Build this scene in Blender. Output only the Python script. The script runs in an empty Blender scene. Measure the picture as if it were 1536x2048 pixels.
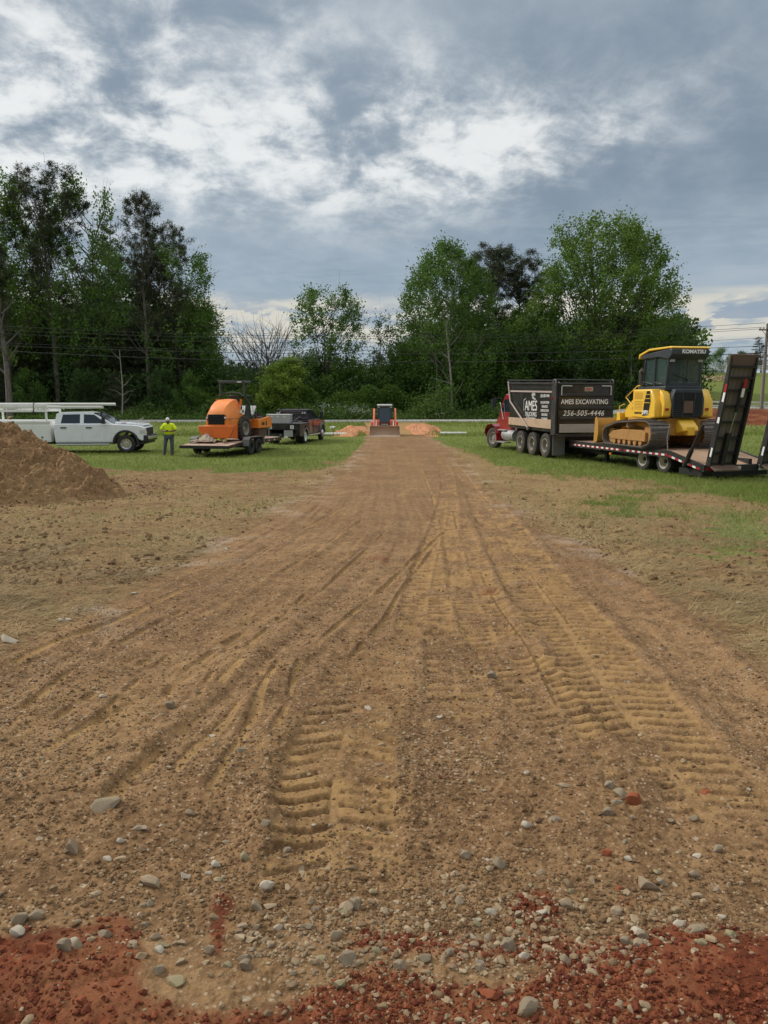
import bpy, math, random
import numpy as np
from mathutils import Vector, Matrix
R = math.radians
scn = bpy.context.scene
COL = scn.collection
random.seed(7)
RNG = np.random.default_rng(11)

# ------------------------------------------------------------ camera
H0, PITCH, FPX = 2.45, R(8.645), 1480.0
cam_d = bpy.data.cameras.new("camera")
cam = bpy.data.objects.new("camera", cam_d); COL.objects.link(cam)
cam.location = (0, 0, H0); cam.rotation_euler = (R(90) - PITCH, 0, 0)
cam_d.sensor_fit = 'VERTICAL'; cam_d.sensor_height = 36.0; cam_d.sensor_width = 27.0
cam_d.lens = 36.0 * FPX / 2048.0
cam_d.clip_start = 0.05; cam_d.clip_end = 6000
scn.camera = cam

# ------------------------------------------------------------ view
scn.view_settings.view_transform = 'Standard'
scn.view_settings.look = 'None'
scn.view_settings.exposure = 0.80
scn.view_settings.gamma = 1.0

# ------------------------------------------------------------ node expression helper
class N:
    """a node socket one can do arithmetic on"""
    def __init__(s, t, k): s.t, s.k = t, k
    def _m(s, op, *a):
        n = s.t.nodes.new('ShaderNodeMath'); n.operation = op
        for i, q in enumerate((s,) + a):
            if isinstance(q, N): s.t.links.new(q.k, n.inputs[i])
            else: n.inputs[i].default_value = q
        return N(s.t, n.outputs[0])
    def __add__(s, o): return s._m('ADD', o)
    __radd__ = __add__
    def __mul__(s, o): return s._m('MULTIPLY', o)
    __rmul__ = __mul__
    def __sub__(s, o): return s._m('SUBTRACT', o)
    def __rsub__(s, o): return (s * -1.0) + o
    def __truediv__(s, o): return s._m('DIVIDE', o)
    def __pow__(s, o): return s._m('POWER', o)
    def mx(s, o): return s._m('MAXIMUM', o)
    def mn(s, o): return s._m('MINIMUM', o)
    def clamp(s):
        r = s._m('ADD', 0.0); r.k.node.use_clamp = True; return r
    def ss(s, a, b):
        n = s.t.nodes.new('ShaderNodeMapRange'); n.interpolation_type = 'SMOOTHSTEP'
        s.t.links.new(s.k, n.inputs['Value'])
        n.inputs['From Min'].default_value = a; n.inputs['From Max'].default_value = b
        return N(s.t, n.outputs['Result'])

def mixc(t, f, a, b, mode='MIX'):
    n = t.nodes.new('ShaderNodeMix'); n.data_type = 'RGBA'; n.blend_type = mode
    for i, q in ((0, f), (6, a), (7, b)):
        if isinstance(q, N): t.links.new(q.k, n.inputs[i])
        elif i == 0: n.inputs[i].default_value = q
        else: n.inputs[i].default_value = tuple(q)[:3] + (1,)
    return N(t, n.outputs[2])

def noise(t, vec, scale, detail=4, rough=0.55, dist=0.0, col=False, dim='3D'):
    n = t.nodes.new('ShaderNodeTexNoise'); n.noise_dimensions = dim
    if vec is not None: t.links.new(vec.k, n.inputs['Vector'])
    n.inputs['Scale'].default_value = scale; n.inputs['Detail'].default_value = detail
    n.inputs['Roughness'].default_value = rough; n.inputs['Distortion'].default_value = dist
    return N(t, n.outputs[1 if col else 0])

def voro(t, vec, scale, out='Distance', feature='F1', rnd=1.0):
    n = t.nodes.new('ShaderNodeTexVoronoi'); n.feature = feature
    t.links.new(vec.k, n.inputs['Vector']); n.inputs['Scale'].default_value = scale
    n.inputs['Randomness'].default_value = rnd
    return N(t, n.outputs[out])

def sep(t, v):
    n = t.nodes.new('ShaderNodeSeparateXYZ'); t.links.new(v.k, n.inputs[0])
    return [N(t, n.outputs[i]) for i in range(3)]
def comb(t, x, y, z):
    n = t.nodes.new('ShaderNodeCombineXYZ')
    for i, q in enumerate((x, y, z)):
        if isinstance(q, N): t.links.new(q.k, n.inputs[i])
        else: n.inputs[i].default_value = q
    return N(t, n.outputs[0])

# ------------------------------------------------------------ sky
SUN_AZ, SUN_EL = R(-66), R(36)            # to the left of the view direction (+Y), high behind cloud
w = bpy.data.worlds.new("World"); scn.world = w; w.use_nodes = True
t = w.node_tree; t.nodes.clear()
tc = t.nodes.new('ShaderNodeTexCoord'); D = N(t, tc.outputs['Generated'])
dx, dy, dz = sep(t, D)
el = dz.mx(-1.0).mn(1.0)._m('ARCSINE') * 57.2958
az = dx._m('ARCTAN2', dy) * 57.2958
zz = dz.mx(0.0) + 0.33
P = comb(t, dx / zz, dy / zz, 0.0)
def blob(a0, e0, sa, se, tilt=0.0):
    da = az - a0; de = (el - e0) - da * tilt
    q = (da / sa) * (da / sa) + (de / se) * (de / se)
    return (q * -1.0)._m('EXPONENT')
big = noise(t, P, 1.15, 5, 0.55, 0.5)
med = noise(t, P, 3.9, 8, 0.60, 0.35)
fin = noise(t, P, 11.0, 9, 0.62, 0.25)
# soft grey-blue deck of cloud
deck = (big * 0.75 + med * 0.30 + fin * 0.12).ss(0.46, 0.74)
low = el.ss(16, 5)
deckc = mixc(t, deck, (0.225, 0.290, 0.360), (0.43, 0.495, 0.555))
deckc = mixc(t, (low * 0.62), deckc, (0.36, 0.455, 0.56))
# the parts of the sky the sun shines through
glow = blob(-25, 20, 17, 9) * 1.1 + blob(-10, 17.5, 14, 4.6, -0.03) * 1.0 + blob(2, 19, 8, 5) * 0.95 \
     + blob(10, 17, 9, 3.2, 0.1) * 0.9 + blob(20, 20, 9, 4) * 0.30 + blob(-30, 12, 8, 7) * 0.55 + blob(-9, 27, 12, 4) * 0.30
cav = (med * 0.64 + fin * 0.46).ss(0.40, 0.74)
brk = (glow * (cav * 0.88 + 0.08)).ss(0.02, 1.05)
skyc = mixc(t, brk, deckc, (0.88, 0.90, 0.89))
rim = (glow.ss(0.35, 1.1)) * (fin * 0.6 + med * 0.5).ss(0.54, 0.70) * 0.25
skyc = mixc(t, rim, skyc, (0.98, 0.98, 0.95))
# streaky thin veil low down, then the clear creamy gap over the tree tops with small grey cumulus
Ps = comb(t, az * 0.055, el * 0.42, 3.1)
streak = noise(t, Ps, 1.6, 6, 0.6, 0.6).ss(0.46, 0.66)
skyc = mixc(t, streak * el.ss(17, 9) * 0.42, skyc, (0.46, 0.53, 0.58))
gapn = noise(t, comb(t, az * 0.10, el * 0.7, 0.4), 1.0, 5, 0.55, 0.4) * 1.9 - 0.95
gap = (el + gapn).ss(8.0, 7.0) * (el + gapn).ss(3.4, 4.6)
gap = gap * (1.0 - noise(t, comb(t, az * 0.13, el * 0.35, 8.4), 1.2, 5, 0.55).ss(0.5, 0.62) * 0.85)
skyc = mixc(t, gap * 0.92, skyc, (0.74, 0.70, 0.60))
puff = noise(t, comb(t, az * 0.16, el * 0.55, 5.2), 1.5, 7, 0.55, 0.3).ss(0.52, 0.57)
puff = puff * (el.ss(7.4, 6.2)) * el.ss(2.0, 3.8)
skyc = mixc(t, puff * 0.85, skyc, (0.30, 0.375, 0.475))
lowc = el.ss(4.4, 2.4)
skyc = mixc(t, lowc * 0.8, skyc, mixc(t, noise(t, Ps, 2.3, 5, 0.6, 0.4).ss(0.45, 0.6), (0.38, 0.47, 0.56), (0.54, 0.60, 0.64)))
# overcast above the frame, brightened and warmed to add light on ground and vehicles
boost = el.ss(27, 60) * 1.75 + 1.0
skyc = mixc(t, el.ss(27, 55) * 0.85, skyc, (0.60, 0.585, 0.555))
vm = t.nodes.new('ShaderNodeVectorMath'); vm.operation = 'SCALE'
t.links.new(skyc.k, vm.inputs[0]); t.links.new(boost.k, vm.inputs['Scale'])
sky = t.nodes.new('ShaderNodeTexSky'); sky.sky_type = 'NISHITA'; sky.sun_disc = False
sky.sun_elevation = SUN_EL; sky.sun_rotation = SUN_AZ
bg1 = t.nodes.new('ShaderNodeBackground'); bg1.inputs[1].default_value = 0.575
bg2 = t.nodes.new('ShaderNodeBackground'); bg2.inputs[1].default_value = 0.05
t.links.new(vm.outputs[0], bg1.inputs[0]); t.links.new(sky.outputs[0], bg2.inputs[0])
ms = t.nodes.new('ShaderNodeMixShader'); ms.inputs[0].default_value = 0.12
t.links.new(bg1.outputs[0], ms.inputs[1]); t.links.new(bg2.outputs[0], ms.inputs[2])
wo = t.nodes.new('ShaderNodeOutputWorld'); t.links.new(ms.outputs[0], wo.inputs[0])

# ------------------------------------------------------------ sun (soft, behind cloud)
sd = bpy.data.lights.new("sun", 'SUN'); sd.energy = 1.5; sd.angle = R(10); sd.color = (1.0, 0.955, 0.88)
so = bpy.data.objects.new("sun", sd); COL.objects.link(so)
sdir = Vector((math.sin(SUN_AZ) * math.cos(SUN_EL), math.cos(SUN_AZ) * math.cos(SUN_EL), math.sin(SUN_EL)))
so.rotation_euler = sdir.to_track_quat('Z', 'Y').to_euler()
scn.cycles.max_bounces = 6; scn.cycles.transparent_max_bounces = 12
scn.cycles.use_denoising = True
# ------------------------------------------------------------ numpy noise
def _h(ix, iy, s):
    ix = ix.astype(np.int64); iy = iy.astype(np.int64)
    h = (ix * 374761393 + iy * 668265263 + s * 1442695041) & 0xFFFFFFFF
    h = ((h ^ (h >> 13)) * 1274126177) & 0xFFFFFFFF
    h = h ^ (h >> 16)
    return (h & 0xFFFFFF) / float(0xFFFFFF)
def vn(x, y, s=0):
    x = np.asarray(x, float); y = np.asarray(y, float)
    ix = np.floor(x); iy = np.floor(y); fx = x - ix; fy = y - iy
    fx = fx * fx * (3 - 2 * fx); fy = fy * fy * (3 - 2 * fy)
    a = _h(ix, iy, s); b = _h(ix + 1, iy, s); c = _h(ix, iy + 1, s); d = _h(ix + 1, iy + 1, s)
    return (a + (b - a) * fx) * (1 - fy) + (c + (d - c) * fx) * fy
def fbm(x, y, s=0, o=4, g=0.5):
    r = 0; a = 1; n = 0
    for i in range(o):
        r = r + a * vn(x * 2 ** i + 17.3 * i, y * 2 ** i - 9.1 * i, s + i); n += a; a *= g
    return r / n
def wor(x, y, s=0):
    """distance to, and a random value of, the nearest scattered point"""
    ix = np.floor(x); iy = np.floor(y)
    best = np.full(np.shape(x), 9.0); val = np.zeros(np.shape(x))
    for i in (-1, 0, 1):
        for j in (-1, 0, 1):
            cx, cy = ix + i, iy + j
            px = cx + _h(cx, cy, s); py = cy + _h(cx, cy, s + 5)
            d = (x - px) ** 2 + (y - py) ** 2
            m = d < best
            best = np.where(m, d, best); val = np.where(m, _h(cx, cy, s + 9), val)
    return np.sqrt(best), val
def ss(x, a, b):
    q = np.clip((x - a) / (b - a), 0, 1); return q * q * (3 - 2 * q)

# ------------------------------------------------------------ projection (used to read positions off the photograph)
CP, SP = math.cos(PITCH), math.sin(PITCH)
def W2P(x, y, z):
    zc = y * CP - (z - H0) * SP
    yc = y * SP + (z - H0) * CP
    return 768 + FPX * x / zc, 1024 - FPX * yc / zc

def terr(x, y):
    """the lie of the land"""
    x = np.asarray(x, float); y = np.asarray(y, float)
    z = 0.70 * (1 - ss(y, 4.5, 23.0))
    onroad = ss(np.abs(x - 0.3), 5.2, 3.0)
    z = z - 1.0 * ss(y, 52.0, 60.0) * ss(y, 69.0, 61.0) * (1 - onroad)
    rr = ss(x, 16, 32)
    z = z + rr * 1.45 * ss(y, 71, 80) + ss(x, 14, 40) * 6.3 * ss(y, 92, 150)
    z = z + 0.12 * (vn(x * 0.11, y * 0.11, 3) - 0.5) * ss(y, 30, 45)
    return z
def G(px, py):
    """where the line of sight through a pixel of the photograph meets the land"""
    u = (px - 768) / FPX; v = (1024 - py) / FPX
    d = np.array([u, CP + v * SP, -SP + v * CP])
    a = 0.5
    def f(q): return H0 + d[2] * q - float(terr(d[0] * q, d[1] * q))
    b = a
    while f(b) > 0 and b < 400: a = b; b *= 1.03
    for _ in range(30):
        m = (a + b) / 2
        if f(m) > 0: a = m
        else: b = m
    return (d[0] * b, d[1] * b, H0 + d[2] * b)
def AT(px, py, dist):
    """the point on the line of sight of a pixel at a distance dist along +Y"""
    u = (px - 768) / FPX; v = (1024 - py) / FPX
    k = dist / (CP + v * SP)
    return (u * k, dist, H0 + (-SP + v * CP) * k)

# ------------------------------------------------------------ materials
MATS = {}
def newmat(name):
    m = bpy.data.materials.new(name); m.use_nodes = True; MATS[name] = m
    t = m.node_tree; b = t.nodes['Principled BSDF']
    return m, t, b
def obco(t):
    return N(t, t.nodes.new('ShaderNodeTexCoord').outputs['Object'])
def bump(t, b, hgt, strength=0.4, dist=0.01):
    n = t.nodes.new('ShaderNodeBump'); n.inputs['Strength'].default_value = strength
    n.inputs['Distance'].default_value = dist
    t.links.new(hgt.k, n.inputs['Height']); t.links.new(n.outputs[0], b.inputs['Normal'])
def paint(name, col, rough=0.35, metal=0.0, dirt=0.25, dcol=(0.20, 0.145, 0.09), coat=0.0, dscale=3.0, bmp=0.0, spec=0.5):
    m, t, b = newmat(name)
    co = obco(t)
    n1 = noise(t, co, dscale, 6, 0.62, 0.6)
    n2 = noise(t, co, dscale * 9, 4, 0.6)
    f = (n1 * 0.75 + n2 * 0.3).ss(0.47, 0.78) * dirt
    c = mixc(t, f, col, dcol)
    c = mixc(t, n2.ss(0.3, 0.8) * 0.22, c, tuple(q * 0.72 for q in col))
    t.links.new(c.k, b.inputs['Base Color'])
    rr = f * 0.5 + rough
    t.links.new(rr.clamp().k, b.inputs['Roughness'])
    b.inputs['Metallic'].default_value = metal
    b.inputs['Coat Weight'].default_value = coat
    b.inputs['Specular IOR Level'].default_value = spec
    if bmp: bump(t, b, n2, bmp, 0.01)
    return m
paint('white_paint', (0.84, 0.87, 0.90), 0.22, dirt=0.16, coat=0.6)
paint('white_steel', (0.86, 0.86, 0.83), 0.4, dirt=0.15)
paint('black_plastic', (0.022, 0.022, 0.024), 0.5, dirt=0.22)
paint('black_paint', (0.012, 0.012, 0.013), 0.38, dirt=0.26, coat=0.3)
paint('black_steel', (0.016, 0.015, 0.015), 0.5, dirt=0.28, dcol=(0.10, 0.075, 0.05))
paint('dusty_black', (0.022, 0.021, 0.020), 0.55, dirt=0.45, dcol=(0.13, 0.10, 0.07), dscale=1.4)
paint('rubber', (0.030, 0.029, 0.028), 0.75, dirt=0.55, dcol=(0.13, 0.10, 0.07), bmp=0.3)
paint('lug_rubber', (0.10, 0.08, 0.06), 0.85, dirt=0.6, dcol=(0.24, 0.17, 0.10))
paint('muddy_rubber', (0.05, 0.045, 0.038), 0.85, dirt=0.85, dcol=(0.19, 0.14, 0.09), bmp=0.4)
paint('chrome', (0.62, 0.62, 0.62), 0.22, metal=0.9, dirt=0.25)
paint('aluminium', (0.50, 0.50, 0.49), 0.42, metal=0.55, dirt=0.3, dcol=(0.25, 0.23, 0.20))
paint('steel_grey', (0.16, 0.155, 0.15), 0.5, metal=0.3, dirt=0.4)
paint('orange_paint', (0.92, 0.26, 0.03), 0.40, dirt=0.34, coat=0.25)
paint('orange_dark', (0.80, 0.165, 0.02), 0.42, dirt=0.30)
paint('red_orange_paint', (0.78, 0.15, 0.07), 0.45, dirt=0.35, dcol=(0.40, 0.22, 0.15))
paint('maroon_paint', (0.024, 0.006, 0.012), 0.30, dirt=0.10, coat=0.6)
paint('red_paint', (0.30, 0.010, 0.016), 0.26, dirt=0.15, coat=0.6)
paint('yellow_paint', (0.88, 0.53, 0.045), 0.42, dirt=0.36, dcol=(0.35, 0.21, 0.09), coat=0.2)
paint('muddy_yellow', (0.50, 0.26, 0.04), 0.6, dirt=0.85, dcol=(0.27, 0.14, 0.05), dscale=4, bmp=0.5)
paint('red_mud', (0.46, 0.235, 0.075), 0.9, dirt=0.7, dcol=(0.20, 0.105, 0.045), dscale=7, bmp=0.9)
paint('cream_rim', (0.62, 0.57, 0.46), 0.45, dirt=0.35)
paint('dusty_rim', (0.34, 0.30, 0.25), 0.6, dirt=0.6, dcol=(0.20, 0.155, 0.11))
paint('track_steel', (0.20, 0.18, 0.165), 0.45, metal=0.45, dirt=0.75, dcol=(0.13, 0.095, 0.065), dscale=6, bmp=0.5)
paint('cab_grey', (0.035, 0.045, 0.055), 0.42, dirt=0.2)
paint('frame_green_grey', (0.055, 0.065, 0.065), 0.45, dirt=0.2)
paint('light_grey', (0.45, 0.46, 0.44), 0.5, dirt=0.2)
paint('dust_board', (0.50, 0.35, 0.23), 0.8, dirt=0.5, dcol=(0.25, 0.16, 0.10), dscale=2)
paint('pinkish_rail', (0.46, 0.37, 0.33), 0.6, dirt=0.4)
paint('rusty_steel', (0.13, 0.085, 0.06), 0.75, dirt=0.6, dcol=(0.24, 0.12, 0.06), dscale=5, bmp=0.3)
paint('white_mark', (0.82, 0.81, 0.78), 0.6, dirt=0.12)
paint('red_mark', (0.42, 0.012, 0.02), 0.45, dirt=0.15)
paint('tan_tarp', (0.36, 0.30, 0.22), 0.85, dirt=0.6, dcol=(0.12, 0.10, 0.08), dscale=5, bmp=0.4)
paint('hi_vis', (0.74, 0.92, 0.02), 0.85, dirt=0.06)
paint('grey_denim', (0.085, 0.105, 0.125), 0.9, dirt=0.3, dcol=(0.05, 0.06, 0.07), dscale=9)
paint('skin', (0.16, 0.085, 0.055), 0.6, dirt=0.0)
paint('cap_white', (0.75, 0.75, 0.73), 0.8, dirt=0.05)
paint('pvc_white', (0.80, 0.80, 0.76), 0.45, dirt=0.12)
paint('pole_wood', (0.22, 0.195, 0.165), 0.9, dirt=0.5, dcol=(0.12, 0.10, 0.085), dscale=2, bmp=0.4)
paint('wire_black', (0.02, 0.02, 0.022), 0.6, dirt=0)
paint('fence_white', (0.78, 0.78, 0.75), 0.6, dirt=0.1)
paint('pale_sand', (0.50, 0.43, 0.33), 0.9, dirt=0.5)
paint('inner_dark', (0.008, 0.008, 0.008), 0.8, dirt=0)
paint('lamp_red', (0.35, 0.01, 0.01), 0.2, dirt=0.1, coat=0.5)
paint('lamp_amber', (0.65, 0.22, 0.02), 0.2, dirt=0.1, coat=0.5)
def glass(name, col=(0.02, 0.025, 0.03), rough=0.04, tr=0.0, alpha=1.0):
    m, t, b = newmat(name)
    b.inputs['Base Color'].default_value = col + (1,); b.inputs['Roughness'].default_value = rough
    b.inputs['Coat Weight'].default_value = 0.5
    b.inputs['Specular IOR Level'].default_value = 0.7
    if alpha < 1: b.inputs['Alpha'].default_value = alpha
    return m
glass('dark_glass'); glass('blue_glass', (0.03, 0.045, 0.055), 0.08); glass('clear_glass', (0.10, 0.16, 0.15), 0.03, alpha=0.28)
glass('lens', (0.55, 0.57, 0.58), 0.15)
def planks(name, col, col2, width=0.14, axis=0, rough=0.8):
    m, t, b = newmat(name)
    co = obco(t); s = sep(t, co)
    q = s[axis] / width
    fr = q._m('FRACT'); idx = q._m('FLOOR')
    wn = t.nodes.new('ShaderNodeTexWhiteNoise'); wn.noise_dimensions = '1D'; t.links.new(idx.k, wn.inputs['W'])
    rnd = N(t, wn.outputs['Value'])
    mp = t.nodes.new('ShaderNodeMapping'); sc = [3.0, 3.0, 3.0]; sc[axis] = 45; mp.inputs['Scale'].default_value = sc
    t.links.new(co.k, mp.inputs[0])
    gr = noise(t, N(t, mp.outputs[0]), 1.0, 5, 0.65)
    c = mixc(t, (rnd * 0.55 + gr * 0.6 - 0.1).clamp(), col, col2)
    gap = (fr - 0.5)._m('ABSOLUTE').ss(0.44, 0.485)
    c = mixc(t, gap * 0.9, c, tuple(v * 0.18 for v in col))
    t.links.new(c.k, b.inputs['Base Color']); b.inputs['Roughness'].default_value = rough
    bump(t, b, (gr * 0.4 - gap), 0.5, 0.01)
    return m
planks('deck_wood', (0.46, 0.30, 0.19), (0.30, 0.19, 0.12), 0.14)
planks('ramp_wood', (0.125, 0.10, 0.078), (0.22, 0.175, 0.135), 0.17)
planks('utility_deck', (0.46, 0.33, 0.25), (0.34, 0.23, 0.17), 0.22)
def leafmat(name, a, b_, c_=None, rough=0.6, tr=0.35):
    m, t, b = newmat(name)
    at = t.nodes.new('ShaderNodeAttribute'); at.attribute_name = 'tint'
    f = N(t, at.outputs['Fac'])
    col = mixc(t, f, a, b_)
    if c_ is not None:
        n = noise(t, obco(t), 0.35, 3, 0.5).ss(0.45, 0.62)
        col = mixc(t, n * 0.5, col, c_)
    t.links.new(col.k, b.inputs['Base Color']); b.inputs['Roughness'].default_value = rough
    b.inputs['Specular IOR Level'].default_value = 0.25
    if tr:
        out = t.nodes['Material Output']
        tl = t.nodes.new('ShaderNodeBsdfTranslucent'); t.links.new(col.k, tl.inputs[0])
        mx = t.nodes.new('ShaderNodeMixShader'); mx.inputs[0].default_value = tr
        t.links.new(b.outputs[0], mx.inputs[1]); t.links.new(tl.outputs[0], mx.inputs[2])
        t.links.new(mx.outputs[0], out.inputs[0])
    return m
leafmat('leaf_bright', (0.074, 0.142, 0.022), (0.162, 0.270, 0.043), (0.121, 0.176, 0.027))
leafmat('leaf_mid', (0.064, 0.134, 0.024), (0.143, 0.252, 0.044), (0.084, 0.134, 0.027))
leafmat('leaf_dark', (0.044, 0.092, 0.029), (0.111, 0.181, 0.044), (0.060, 0.091, 0.029))
leafmat('willow_leaf', (0.17, 0.25, 0.035), (0.29, 0.40, 0.065))
leafmat('shrub_leaf', (0.077, 0.147, 0.028), (0.196, 0.308, 0.070), (0.126, 0.168, 0.042))
leafmat('dry_leaf', (0.10, 0.075, 0.05), (0.17, 0.13, 0.09), tr=0.1)
leafmat('blossom', (0.45, 0.46, 0.40), (0.70, 0.70, 0.64), tr=0.3)
leafmat('grass_blade', (0.135, 0.190, 0.028), (0.27, 0.335, 0.075), (0.18, 0.19, 0.055))
leafmat('grass_pale', (0.20, 0.22, 0.08), (0.36, 0.34, 0.15))
leafmat('straw', (0.26, 0.18, 0.078), (0.43, 0.32, 0.145), (0.17, 0.115, 0.055), tr=0.1)
leafmat('needle', (0.030, 0.046, 0.020), (0.080, 0.100, 0.042), (0.060, 0.058, 0.034), tr=0.15)
def bark(name, a, b_):
    m, t, b = newmat(name); co = obco(t)
    mp = t.nodes.new('ShaderNodeMapping'); mp.inputs['Scale'].default_value = (5, 5, 0.9); t.links.new(co.k, mp.inputs[0])
    n = noise(t, N(t, mp.outputs[0]), 2.0, 6, 0.65, 0.5)
    t.links.new(mixc(t, n.ss(0.35, 0.65), a, b_).k, b.inputs['Base Color']); b.inputs['Roughness'].default_value = 0.95
    bump(t, b, n, 0.8, 0.05); return m
bark('bark_grey', (0.075, 0.062, 0.050), (0.19, 0.165, 0.14))
bark('bark_dark', (0.035, 0.030, 0.025), (0.085, 0.072, 0.06))
bark('bark_pale', (0.20, 0.18, 0.155), (0.36, 0.33, 0.29))

# ------------------------------------------------------------ mesh builder
def link(name, me, parent=None):
    o = bpy.data.objects.new(name, me); COL.objects.link(o)
    if parent is not None: o.parent = parent
    return o
def tag(o, label=None, cat=None, group=None, kind=None):
    for k, v in (('label', label), ('category', cat), ('group', group), ('kind', kind)):
        if v: o[k] = v
    return o
def thing(name, label, cat, loc=(0, 0, 0), rz=0.0, group=None):
    o = bpy.data.objects.new(name, None); COL.objects.link(o)
    o.location = loc; o.rotation_euler = (0, 0, rz); o.empty_display_size = 0.3
    return tag(o, label, cat, group)
def rawmesh(name, V, F, mat, tint=None, smooth=False):
    """V (n,3), F (m,k) int arrays of one face size"""
    me = bpy.data.meshes.new(name)
    V = np.ascontiguousarray(V, np.float32); F = np.ascontiguousarray(F, np.int32)
    k = F.shape[1]
    me.vertices.add(len(V)); me.vertices.foreach_set('co', V.ravel())
    me.loops.add(F.size); me.loops.foreach_set('vertex_index', F.ravel())
    me.polygons.add(len(F)); me.polygons.foreach_set('loop_start', np.arange(0, F.size, k, dtype=np.int32))
    me.polygons.foreach_set('loop_total', np.full(len(F), k, np.int32))
    me.polygons.foreach_set('use_smooth', np.full(len(F), smooth))
    if tint is not None:
        a = me.attributes.new('tint', 'FLOAT', 'POINT'); a.data.foreach_set('value', np.ascontiguousarray(tint, np.float32))
    me.update(calc_edges=True)
    for q in (mat if isinstance(mat, (list, tuple)) else [mat]): me.materials.append(MATS[q])
    return me
class MB:
    def __init__(s): s.v = []; s.f = []; s.m = []; s.cm = 0
    def add(s, V, F, M=None):
        o = len(s.v)
        s.v += [tuple(M @ Vector(p)) if M is not None else tuple(p) for p in V]
        s.f += [tuple(i + o for i in q) for q in F]; s.m += [s.cm] * len(F)
        return s
    def mat(s, i): s.cm = i; return s
    def box(s, c, d, rot=None, taper=None):
        x, y, z = (q / 2 for q in d)
        V = [(-x, -y, -z), (x, -y, -z), (x, y, -z), (-x, y, -z), (-x, -y, z), (x, -y, z), (x, y, z), (-x, y, z)]
        if taper: V = V[:4] + [(a * taper[0], b * taper[1], q) for a, b, q in V[4:]]
        M = Matrix.Translation(c)
        if rot: M = M @ Matrix.Rotation(rot[2], 4, 'Z') @ Matrix.Rotation(rot[1], 4, 'Y') @ Matrix.Rotation(rot[0], 4, 'X')
        return s.add(V, [(0, 3, 2, 1), (4, 5, 6, 7), (0, 1, 5, 4), (1, 2, 6, 5), (2, 3, 7, 6), (3, 0, 4, 7)], M)
    def bb(s, x0, x1, y0, y1, z0, z1): return s.box(((x0 + x1) / 2, (y0 + y1) / 2, (z0 + z1) / 2), (abs(x1 - x0), abs(y1 - y0), abs(z1 - z0)))
    def prism(s, poly, x0, x1, ax='X', tz=None):
        """side outline (a, b) pushed along an axis; tz=(z_ref, slope) narrows it with height"""
        V = []
        for x in (x0, x1):
            for a, b in poly:
                k = x
                if tz: k = x * (1 - tz[1] * max(0, b - tz[0]))
                V.append((k, a, b) if ax == 'X' else ((a, k, b) if ax == 'Y' else (a, b, k)))
        n = len(poly)
        F = [tuple(range(n)), tuple(range(2 * n - 1, n - 1, -1))] + [(i, i + n, (i + 1) % n + n, (i + 1) % n) for i in range(n)]
        return s.add(V, F)
    def tube(s, pts, r, n=8, cap=True):
        pts = [Vector(p) for p in pts]; rs = r if isinstance(r, (list, tuple)) else [r] * len(pts)
        V = []; F = []; up = None
        for i, p in enumerate(pts):
            d = (pts[min(i + 1, len(pts) - 1)] - pts[max(i - 1, 0)]).normalized()
            if up is None or abs(up.dot(d)) > 0.99: up = Vector((0, 0, 1)) if abs(d.z) < 0.9 else Vector((1, 0, 0))
            a = d.cross(up).normalized(); b = a.cross(d).normalized(); up = b
            for k in range(n):
                q = 2 * math.pi * k / n
                V.append(p + (a * math.cos(q) + b * math.sin(q)) * rs[i])
        for i in range(len(pts) - 1):
            for k in range(n): F.append((i * n + k, i * n + (k + 1) % n, (i + 1) * n + (k + 1) % n, (i + 1) * n + k))
        if cap: F += [tuple(range(n - 1, -1, -1)), tuple((len(pts) - 1) * n + k for k in range(n))]
        return s.add(V, F)
    def cyl(s, p0, p1, r, n=16): return s.tube([p0, p1], r, n)
    def lathe(s, prof, c=(0, 0, 0), n=28, ax='X'):
        """profile (along axis, radius), closed into a ring when it starts and ends off the axis"""
        V = []; F = []; m = len(prof)
        for k in range(n):
            q = 2 * math.pi * k / n; cq, sq = math.cos(q), math.sin(q)
            for a, r in prof:
                p = (a, r * cq, r * sq) if ax == 'X' else ((r * cq, a, r * sq) if ax == 'Y' else (r * cq, r * sq, a))
                V.append((p[0] + c[0], p[1] + c[1], p[2] + c[2]))
        for k in range(n):
            for i in range(m - 1):
                k2 = (k + 1) % n
                F.append((k * m + i, k * m + i + 1, k2 * m + i + 1, k2 * m + i))
        return s.add(V, F)
    def build(s, name, mats, parent=None, bevel=0.0, smooth=38, loc=None):
        me = bpy.data.meshes.new(name); me.from_pydata(s.v, [], s.f); me.update()
        for q in (mats if isinstance(mats, (list, tuple)) else [mats]): me.materials.append(MATS[q])
        me.polygons.foreach_set('material_index', np.array(s.m, np.int32))
        me.polygons.foreach_set('use_smooth', np.ones(len(s.f), bool))
        me.set_sharp_from_angle(angle=R(smooth))
        o = link(name, me, parent)
        if loc: o.location = loc
        if bevel:
            b = o.modifiers.new('edge', 'BEVEL'); b.width = bevel; b.segments = 2; b.limit_method = 'ANGLE'; b.angle_limit = R(40)
        return o
def text(name, body, size, mat, parent, M, shear=0.0, spacing=1.0, extr=0.004, off=0.0, sx=1.0):
    c = bpy.data.curves.new(name, 'FONT'); c.body = body; c.size = size; c.extrude = extr
    c.align_x = 'CENTER'; c.align_y = 'CENTER'; c.shear = shear; c.space_character = spacing; c.offset = off
    c.materials.append(MATS[mat])
    o = bpy.data.objects.new(name, c); COL.objects.link(o); o.parent = parent
    bpy.context.view_layer.update(); me = bpy.data.meshes.new_from_object(o)      # lettering as real mesh
    bpy.data.objects.remove(o); o = link(name, me, parent)
    o.matrix_local = M @ Matrix.Diagonal((sx, 1, 1, 1))
    return o
def copy_tree(o, parent=None):
    c = o.copy(); COL.objects.link(c); c.parent = parent
    for ch in list(o.children): copy_tree(ch, c)
    return c
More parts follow.
